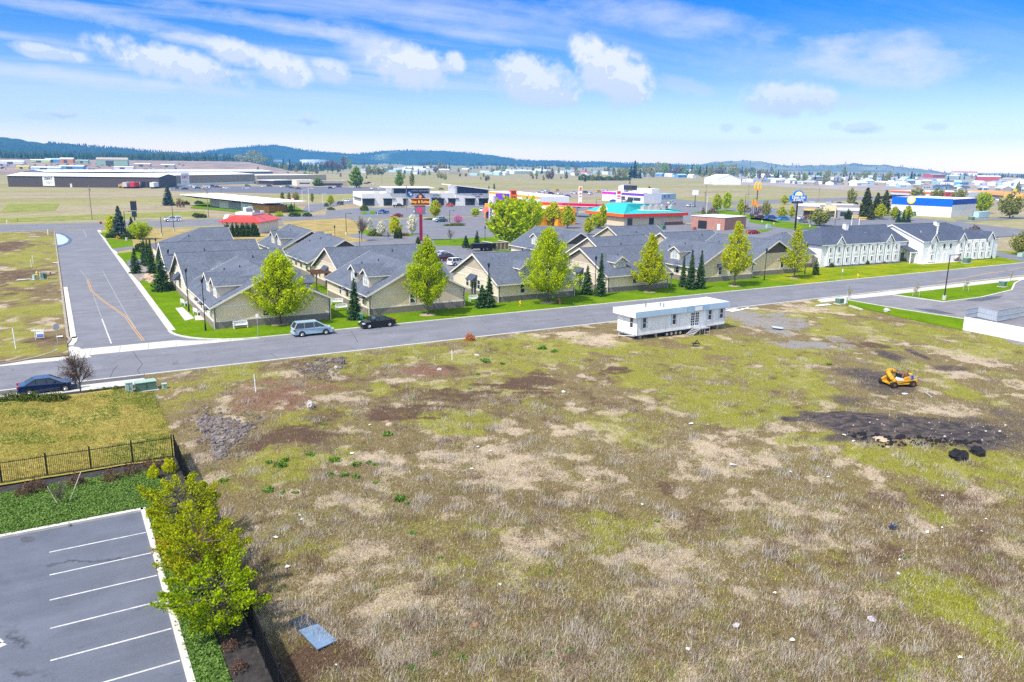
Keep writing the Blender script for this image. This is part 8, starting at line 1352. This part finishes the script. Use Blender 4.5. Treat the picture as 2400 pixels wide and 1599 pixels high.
for i in range(46): px_ = 1440+i*8.2+random.uniform(-4, 4); far_tree(px_, 410+random.uniform(-4, 6), random.uniform(14, 30), random.choice((0,0,1,2,2,2,3)), W1)
for px_, h in ((1487,42),(1478,28),(1500,22),(1621,26),(1640,22),(1655,24),(1610,20)): far_tree(px_, 419 if px_ < 1600 else 412, h, 'fir', W1)
for i in range(52): px_ = 1655+i*9+random.uniform(-4, 4); far_tree(px_, 416+(px_-1655)*.018+random.uniform(-8, 8), random.uniform(8, 22), random.choice((0,1,1,2,3,'fir','fir')), W2)
for px_, py_, h, w in ((541,392,24,30),(560,392,28,34),(578,392,26,30),(598,392,38,34),(612,393,26,22)): far_tree(px_, py_, h, 0, 'in the clump behind the white warehouse', w)
for px_, py_, h, k in ((632,398,14,1),(655,402,16,1),(676,400,14,2),(735,404,12,1),(680,400,26,'fir'),(706,400,22,'pine'),(665,392,20,'fir'),(868,408,18,1),(855,392,12,'fir'),(880,410,22,0),(895,410,20,2),(865,410,24,2),(888,410,16,0),(1010,402,18,2),(1030,402,24,2),(1040,402,20,2),(953,402,10,1),(995,402,12,3),(810,396,30,2),(820,398,24,1),(805,400,32,3)): far_tree(px_, py_, h, k, W5)
for px_, py_, h in ((768,407,38),(780,407,40),(790,408,34)):
    x, y = at(px_, py_); hh = topz(px_, py_, py_-h); o = thing('bare_tree', 'large bare brown tree in the middle of the far plain', 'tree', (x,y,0), random.uniform(0,6), 'bare trees of the far plain', hh/9.3); mobj('trunk', TREE['bare_big'][1], o)
for px_, py_, h in ((60,398,28),(1,400,10),(120,397,8)): far_tree(px_, py_, h, 'fir', W3)
for i in range(16): far_tree(random.uniform(300, 460), 384+random.uniform(-2, 3), random.uniform(8, 16), random.choice(('fir','fir',3,0)), W3)
for i in range(88):
    px_ = random.uniform(600, 1480); x, y = atd(px_, random.uniform(900, 2300)); q_ = proj(x, y); far_tree(q_[0], q_[1], random.uniform(7, 17), random.choice((0,1,2,2,3,'fir')), W5)
for i in range(40): px_ = 830+i*16+random.uniform(-8, 8); q_ = proj(*atd(px_, random.uniform(1300, 2200))); shed((px_, q_[1]), (px_+random.uniform(12, 34), q_[1]+.3), q_[1]-random.uniform(4, 7), '%s shed on the middle of the far plain' % ('white','pale','long white')[i % 3], random.choice((FW_,FW_,FLB,FTN)), random.choice((FWR,FWR,FGR)), 15, random.choice((0, 2)), grp='sheds of the far plain')
for i in range(44): px_ = random.uniform(1030, 1440); far_tree(px_, 395+random.uniform(-2, 8)+(px_-1030)*.016, random.uniform(5, 13), random.choice((0,1,2,3,3)), W5)
for px_, py_, h, k in ((1978,416,26,0),(2025,422,22,2),(2050,424,20,2),(2075,430,18,0),(2135,426,24,'fir'),(2141,426,18,'fir'),(2222,424,14,'fir'),(2330,419,12,'fir'),(2385,452,26,0),(1910,428,18,'fir'),(1935,432,22,2),(1870,424,16,0),(1845,420,14,0),(1865,432,8,1)): far_tree(px_, py_, h, k, W4)
for i in range(34): px_ = random.uniform(2230, 2410); far_tree(px_, 418+(px_-2230)*.02+random.uniform(-2,3), random.uniform(6, 13), random.choice(('fir','fir','fir',3)), W4)
for px_, py_, h, k in ((1045,412,6,3),(1078,414,7,3),(1092,414,8,3),(1249,420,10,3),(1258,420,9,3),(1285,420,14,3),(1292,420,18,3),(1315,420,9,1),(1327,420,18,3),(1146,444,9,'pine'),(1158,444,14,'pine')): far_tree(px_, py_, h, k, 'in the dry field beyond the shops')
for px_, w, h in ((1368,22,14),(1385,26,12),(1405,28,10),(1425,26,9),(1446,24,10),(1465,22,9)): x, y = at(px_, 423); k_ = width(px_, 423, w)/1.6; plant('shrub', (x,y,0), 'thicket_bush', 'green bush in the thicket along the dry field edge', 'shrub', 'thicket at the dry field edge', None, (k_, k_, topz(px_, 423, 423-h)/.9))
# flat colour of the gravel yard and the yards of the town
YARD = M('gravel_yard', (.3,.24,.2,1), .95, .2, .05, fine=.3, world=True)
sheet('ground', pxp((1170,470),(1420,462),(1420,446),(1200,447)), .01, YARD); sheet('ground', pxp((2060,480),(2400,490),(2400,466),(2060,458)), .012, YARD)
sheet('parking_lot', pxp((400,448),(760,456),(905,452),(880,440),(640,437),(400,437)), .015, asphalt('far_lot', (.13,.13,.16,1), .2)); sheet('parking_lot', pxp((700,505),(810,478),(850,478),(1150,494),(1150,470),(905,452),(880,462),(720,480)), .02, ASPH3); sheet('parking_lot', pxp((1560,510),(1700,478),(1560,464),(1540,470)), .018, ASPH3)
sheet('parking_lot', pxp((1690,545),(1760,552),(1850,545),(2030,545),(2060,520),(1900,500),(1740,500),(1700,520)), .119, ASPH3)
YD = M('town_ground', (.33,.28,.24,1), .95, .3, .03, fine=.3, world=True); sheet('ground', pxp((1670,430),(1990,446),(2400,452),(2400,422),(2100,414),(1690,412)), .008, YD); sheet('ground', pxp((-60,404),(420,398),(480,386),(-60,378)), .008, YD)
sheet('parking_lot', pxp((765,494),(850,487),(1140,486),(1210,500),(1100,506),(760,513)), .022, ASPH3)
sheet('road', pxp((2250,585),(2420,620),(2420,606),(2300,583)), .13, ASPH3); sheet('road', pxp((2240,522),(2420,512),(2420,506),(2240,516)), .02, ASPH3); sheet('road', pxp((880,445),(960,458),(1010,463),(900,440)), .02, ASPH3)
settle_labels()
dg = bpy.context.evaluated_depsgraph_get()
for o in TEXTS:
    me = bpy.data.meshes.new_from_object(o.evaluated_get(dg)); n = bpy.data.objects.new(o.name, me); COL.objects.link(n); n.location = o.location; n.rotation_euler = o.rotation_euler; n.scale = o.scale; n.parent = o.parent; nm = o.name; bpy.data.objects.remove(o); n.name = nm
# ---------------------------------------------------------------- air
hz = MB(); hz.box(-5900, 5900, -300, 5900, -3, 250); ho = hz.build('haze', None or bpy.data.materials.new('haze')); kind(ho, 'stuff'); hm_ = ho.data.materials[0]; hm_.use_nodes = True; nt = hm_.node_tree; nt.nodes.clear()
out = nt.nodes.new('ShaderNodeOutputMaterial'); pv = nt.nodes.new('ShaderNodeVolumePrincipled'); pv.inputs['Color'].default_value = HAZE_C; pv.inputs['Density'].default_value = HAZE_D; pv.inputs['Anisotropy'].default_value = 0.0; nt.links.new(pv.outputs[0], out.inputs['Volume'])
# ---------------------------------------------------------------- sky
SUN = np.array([-1.0, -.27, .0]); SUN = SUN/np.linalg.norm(SUN)*cos(R(SUN_EL)); SUN[2] = sin(R(SUN_EL))
wd = bpy.data.worlds.new('World'); SC.world = wd; wd.use_nodes = True; nt = wd.node_tree; bg = nt.nodes['Background']
class WN(NT):
    def __init__(s): s.t = nt
w = WN(); sky = w.n('ShaderNodeTexSky', sky_type='NISHITA', sun_disc=False, sun_elevation=R(SUN_EL), sun_rotation=math.atan2(SUN[0], SUN[1])); sky.air_density = 1.0; sky.dust_density = .4; sky.ozone_density = 2.0
tc = w.n('ShaderNodeTexCoord').outputs['Generated']; sp = w.n('ShaderNodeSeparateXYZ'); w.l(tc, sp.inputs[0]); z = sp.outputs[2]
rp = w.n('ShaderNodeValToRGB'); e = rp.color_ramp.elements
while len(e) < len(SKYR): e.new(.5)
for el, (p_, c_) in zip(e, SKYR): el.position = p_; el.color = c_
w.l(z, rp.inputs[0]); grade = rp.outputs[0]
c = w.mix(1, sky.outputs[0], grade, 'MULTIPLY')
# streaks of high cloud on a plane far above
zz = w.math('ADD', w.math('MAXIMUM', z, 0.0), .07); cb = w.n('ShaderNodeCombineXYZ'); w.l(w.math('DIVIDE', sp.outputs[0], zz), cb.inputs[0]); w.l(w.math('DIVIDE', sp.outputs[1], zz), cb.inputs[1])
mp = w.n('ShaderNodeMapping'); mp.inputs['Rotation'].default_value = (0,0,R(22)); mp.inputs['Scale'].default_value = (.32,1.25,1); w.l(cb.outputs[0], mp.inputs[0])
wp = w.n('ShaderNodeVectorMath', operation='MULTIPLY_ADD'); w.l(w.noise(mp.outputs[0], .9, 3, .6, 1), wp.inputs[0]); wp.inputs[1].default_value = (.5,.5,0); w.l(mp.outputs[0], wp.inputs[2])
n1 = w.noise(wp.outputs[0], .8, 7, .62); n2 = w.noise(cb.outputs[0], .22, 3, .5)
TC = [tc]
def chain(col):
    "later clouds wait for earlier ones, which keeps the shader's stack small"
    x = w.n('ShaderNodeVectorMath', operation='MULTIPLY_ADD'); w.l(col, x.inputs[0]); x.inputs[1].default_value = (1e-9,)*3; w.l(tc, x.inputs[2]); TC[0] = x.outputs[0]
def dotv(v): x = w.n('ShaderNodeVectorMath', operation='DOT_PRODUCT'); w.l(TC[0], x.inputs[0]); x.inputs[1].default_value = tuple(v); return x.outputs['Value']
def skydir(px_, py_): d = ray(px_, py_); d = d/np.linalg.norm(d); r_ = np.cross(d, (0,0,1)); r_ /= np.linalg.norm(r_); return d, r_, np.cross(r_, d)
left = w.ramp(dotv(skydir(300, 100)[0]), .80, .985); band = w.math('MULTIPLY', w.ramp(z, .035, .1), 1.0)
ci = w.math('MULTIPLY', w.math('MULTIPLY', w.ramp(w.math('ADD', n1, w.math('MULTIPLY', n2, .25)), .56, .82), band), w.math('MULTIPLY_ADD', left, .5, .2))
c = w.mix(ci, c, CLOUD_C)
def ell(px_, py_, rx, ry, tilt=0):
    d, r_, u = skydir(px_, py_); t = R(tilt); a = cos(t)*r_+sin(t)*u; b = -sin(t)*r_+cos(t)*u
    x = w.math('DIVIDE', dotv(a), rx/FOC); y = w.math('DIVIDE', dotv(b), ry/FOC); f = w.math('SUBTRACT', 1.0, w.math('SQRT', w.math('ADD', w.math('MULTIPLY', x, x), w.math('MULTIPLY', y, y)))); return w.math('MULTIPLY', f, w.math('GREATER_THAN', dotv(d), 0)), y
fine = w.noise(tc, 34, 9, .62); mpz = w.n('ShaderNodeMapping'); mpz.inputs['Scale'].default_value = (1,1,2.4); w.l(tc, mpz.inputs[0]); soft = w.noise(mpz.outputs[0], 16, 8, .66)
bumps = w.noise(tc, 60, 6, .6)
for px_, py_, rx, ry, tl, op, dn in [(2080,135,190,50,-8,.85,0),(1560,40,260,34,-10,.6,0),(1960,165,300,45,-6,.35,0),(700,65,380,18,-7,.7,0),(520,105,230,11,-6,.85,0),(250,40,260,16,-7,.6,0),(150,180,230,16,-3,.8,0),(1060,75,170,14,-8,.5,0),(860,110,120,40,-22,.6,0),(1080,20,300,30,-5,.4,0),(90,95,200,8,-4,.5,0),(420,205,150,8,-4,.6,0),
   (400,150,150,34,-12,.95,1),(545,120,60,26,-14,.95,1),(665,163,60,32,-18,1,1),(780,168,44,24,-16,.8,1),(955,155,88,48,-12,1.0,1),(1062,150,28,24,-10,.9,1),(1250,190,110,50,-14,.95,1),(110,122,70,14,-6,.8,1),
   (1385,140,40,58,30,1.05,1),(1440,178,90,56,-25,1.1,1),(1850,235,100,36,-3,.9,1),(1930,240,110,18,-4,.4,2),(1600,200,70,18,-14,.4,2),(150,266,26,10,0,.9,1),(108,272,40,8,0,.3,2),(370,279,34,8,0,.3,2),(722,279,12,14,0,.9,1),(722,285,30,5,0,.5,2),(1705,299,18,10,0,.45,2),(1768,304,20,9,-4,.45,2),(2022,300,40,12,0,.7,1),(1958,294,14,9,0,.35,2),(2190,297,24,8,0,.35,2)]:
    chain(c); f, y = ell(px_, py_, rx*1.25, ry*1.35, tl); nz = soft if dn == 0 else w.math('ADD', w.math('MULTIPLY', fine, .75), w.math('MULTIPLY', bumps, .25))
    k = w.math('ADD', f, w.math('MULTIPLY', w.math('SUBTRACT', nz, .5), 2.2 if dn == 0 else 2.1)); m_ = w.math('MULTIPLY', w.math('MULTIPLY', w.ramp(k, .06, 1.1 if dn == 0 else .5), w.ramp(f, .0, .25)), op, clamp=True)
    if dn == 0: cc = sc(CLOUD_C, .93); m_ = w.math('MULTIPLY', m_, .8)
    else: cc = w.mix(w.ramp(w.math('ADD', y, w.math('MULTIPLY', w.math('SUBTRACT', bumps, .5), 2.2)), -.8 if dn == 1 else .6, .0 if dn == 1 else 1.4), CLOUD_S, CLOUD_C)
    c = w.mix(m_, c, cc)
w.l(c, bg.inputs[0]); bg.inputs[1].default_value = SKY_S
ld = bpy.data.lights.new('sun', 'SUN'); ld.energy = SUN_E; ld.angle = R(.6); ld.color = (1,.95,.87); lo = bpy.data.objects.new('sun', ld); COL.objects.link(lo)
import mathutils
lo.rotation_euler = mathutils.Vector(SUN).to_track_quat('Z', 'Y').to_euler(); lo.location = (0,0,100)
cam = bpy.data.cameras.new('camera'); cam.sensor_width = 36; cam.lens = 36*FOC/2400; cam.clip_end = 20000; cam.clip_start = .5; co = bpy.data.objects.new('camera', cam); COL.objects.link(co)
Mx = mathutils.Matrix((tuple(RT), tuple(UP), tuple(-FW))).transposed().to_4x4(); Mx.translation = (0,0,HC); co.matrix_world = Mx; SC.camera = co
vs = SC.view_settings; vs.view_transform = 'Standard'; vs.look = 'None'; vs.gamma = 1; vs.use_curve_mapping = False; vs.exposure = EXPO
SC.cycles.max_bounces = 6; SC.cycles.diffuse_bounces = 3; SC.cycles.transparent_max_bounces = 6; SC.cycles.volume_bounces = 1; SC.cycles.volume_step_rate = 5; SC.cycles.use_denoising = False; SC.cycles.sample_clamp_indirect = 4
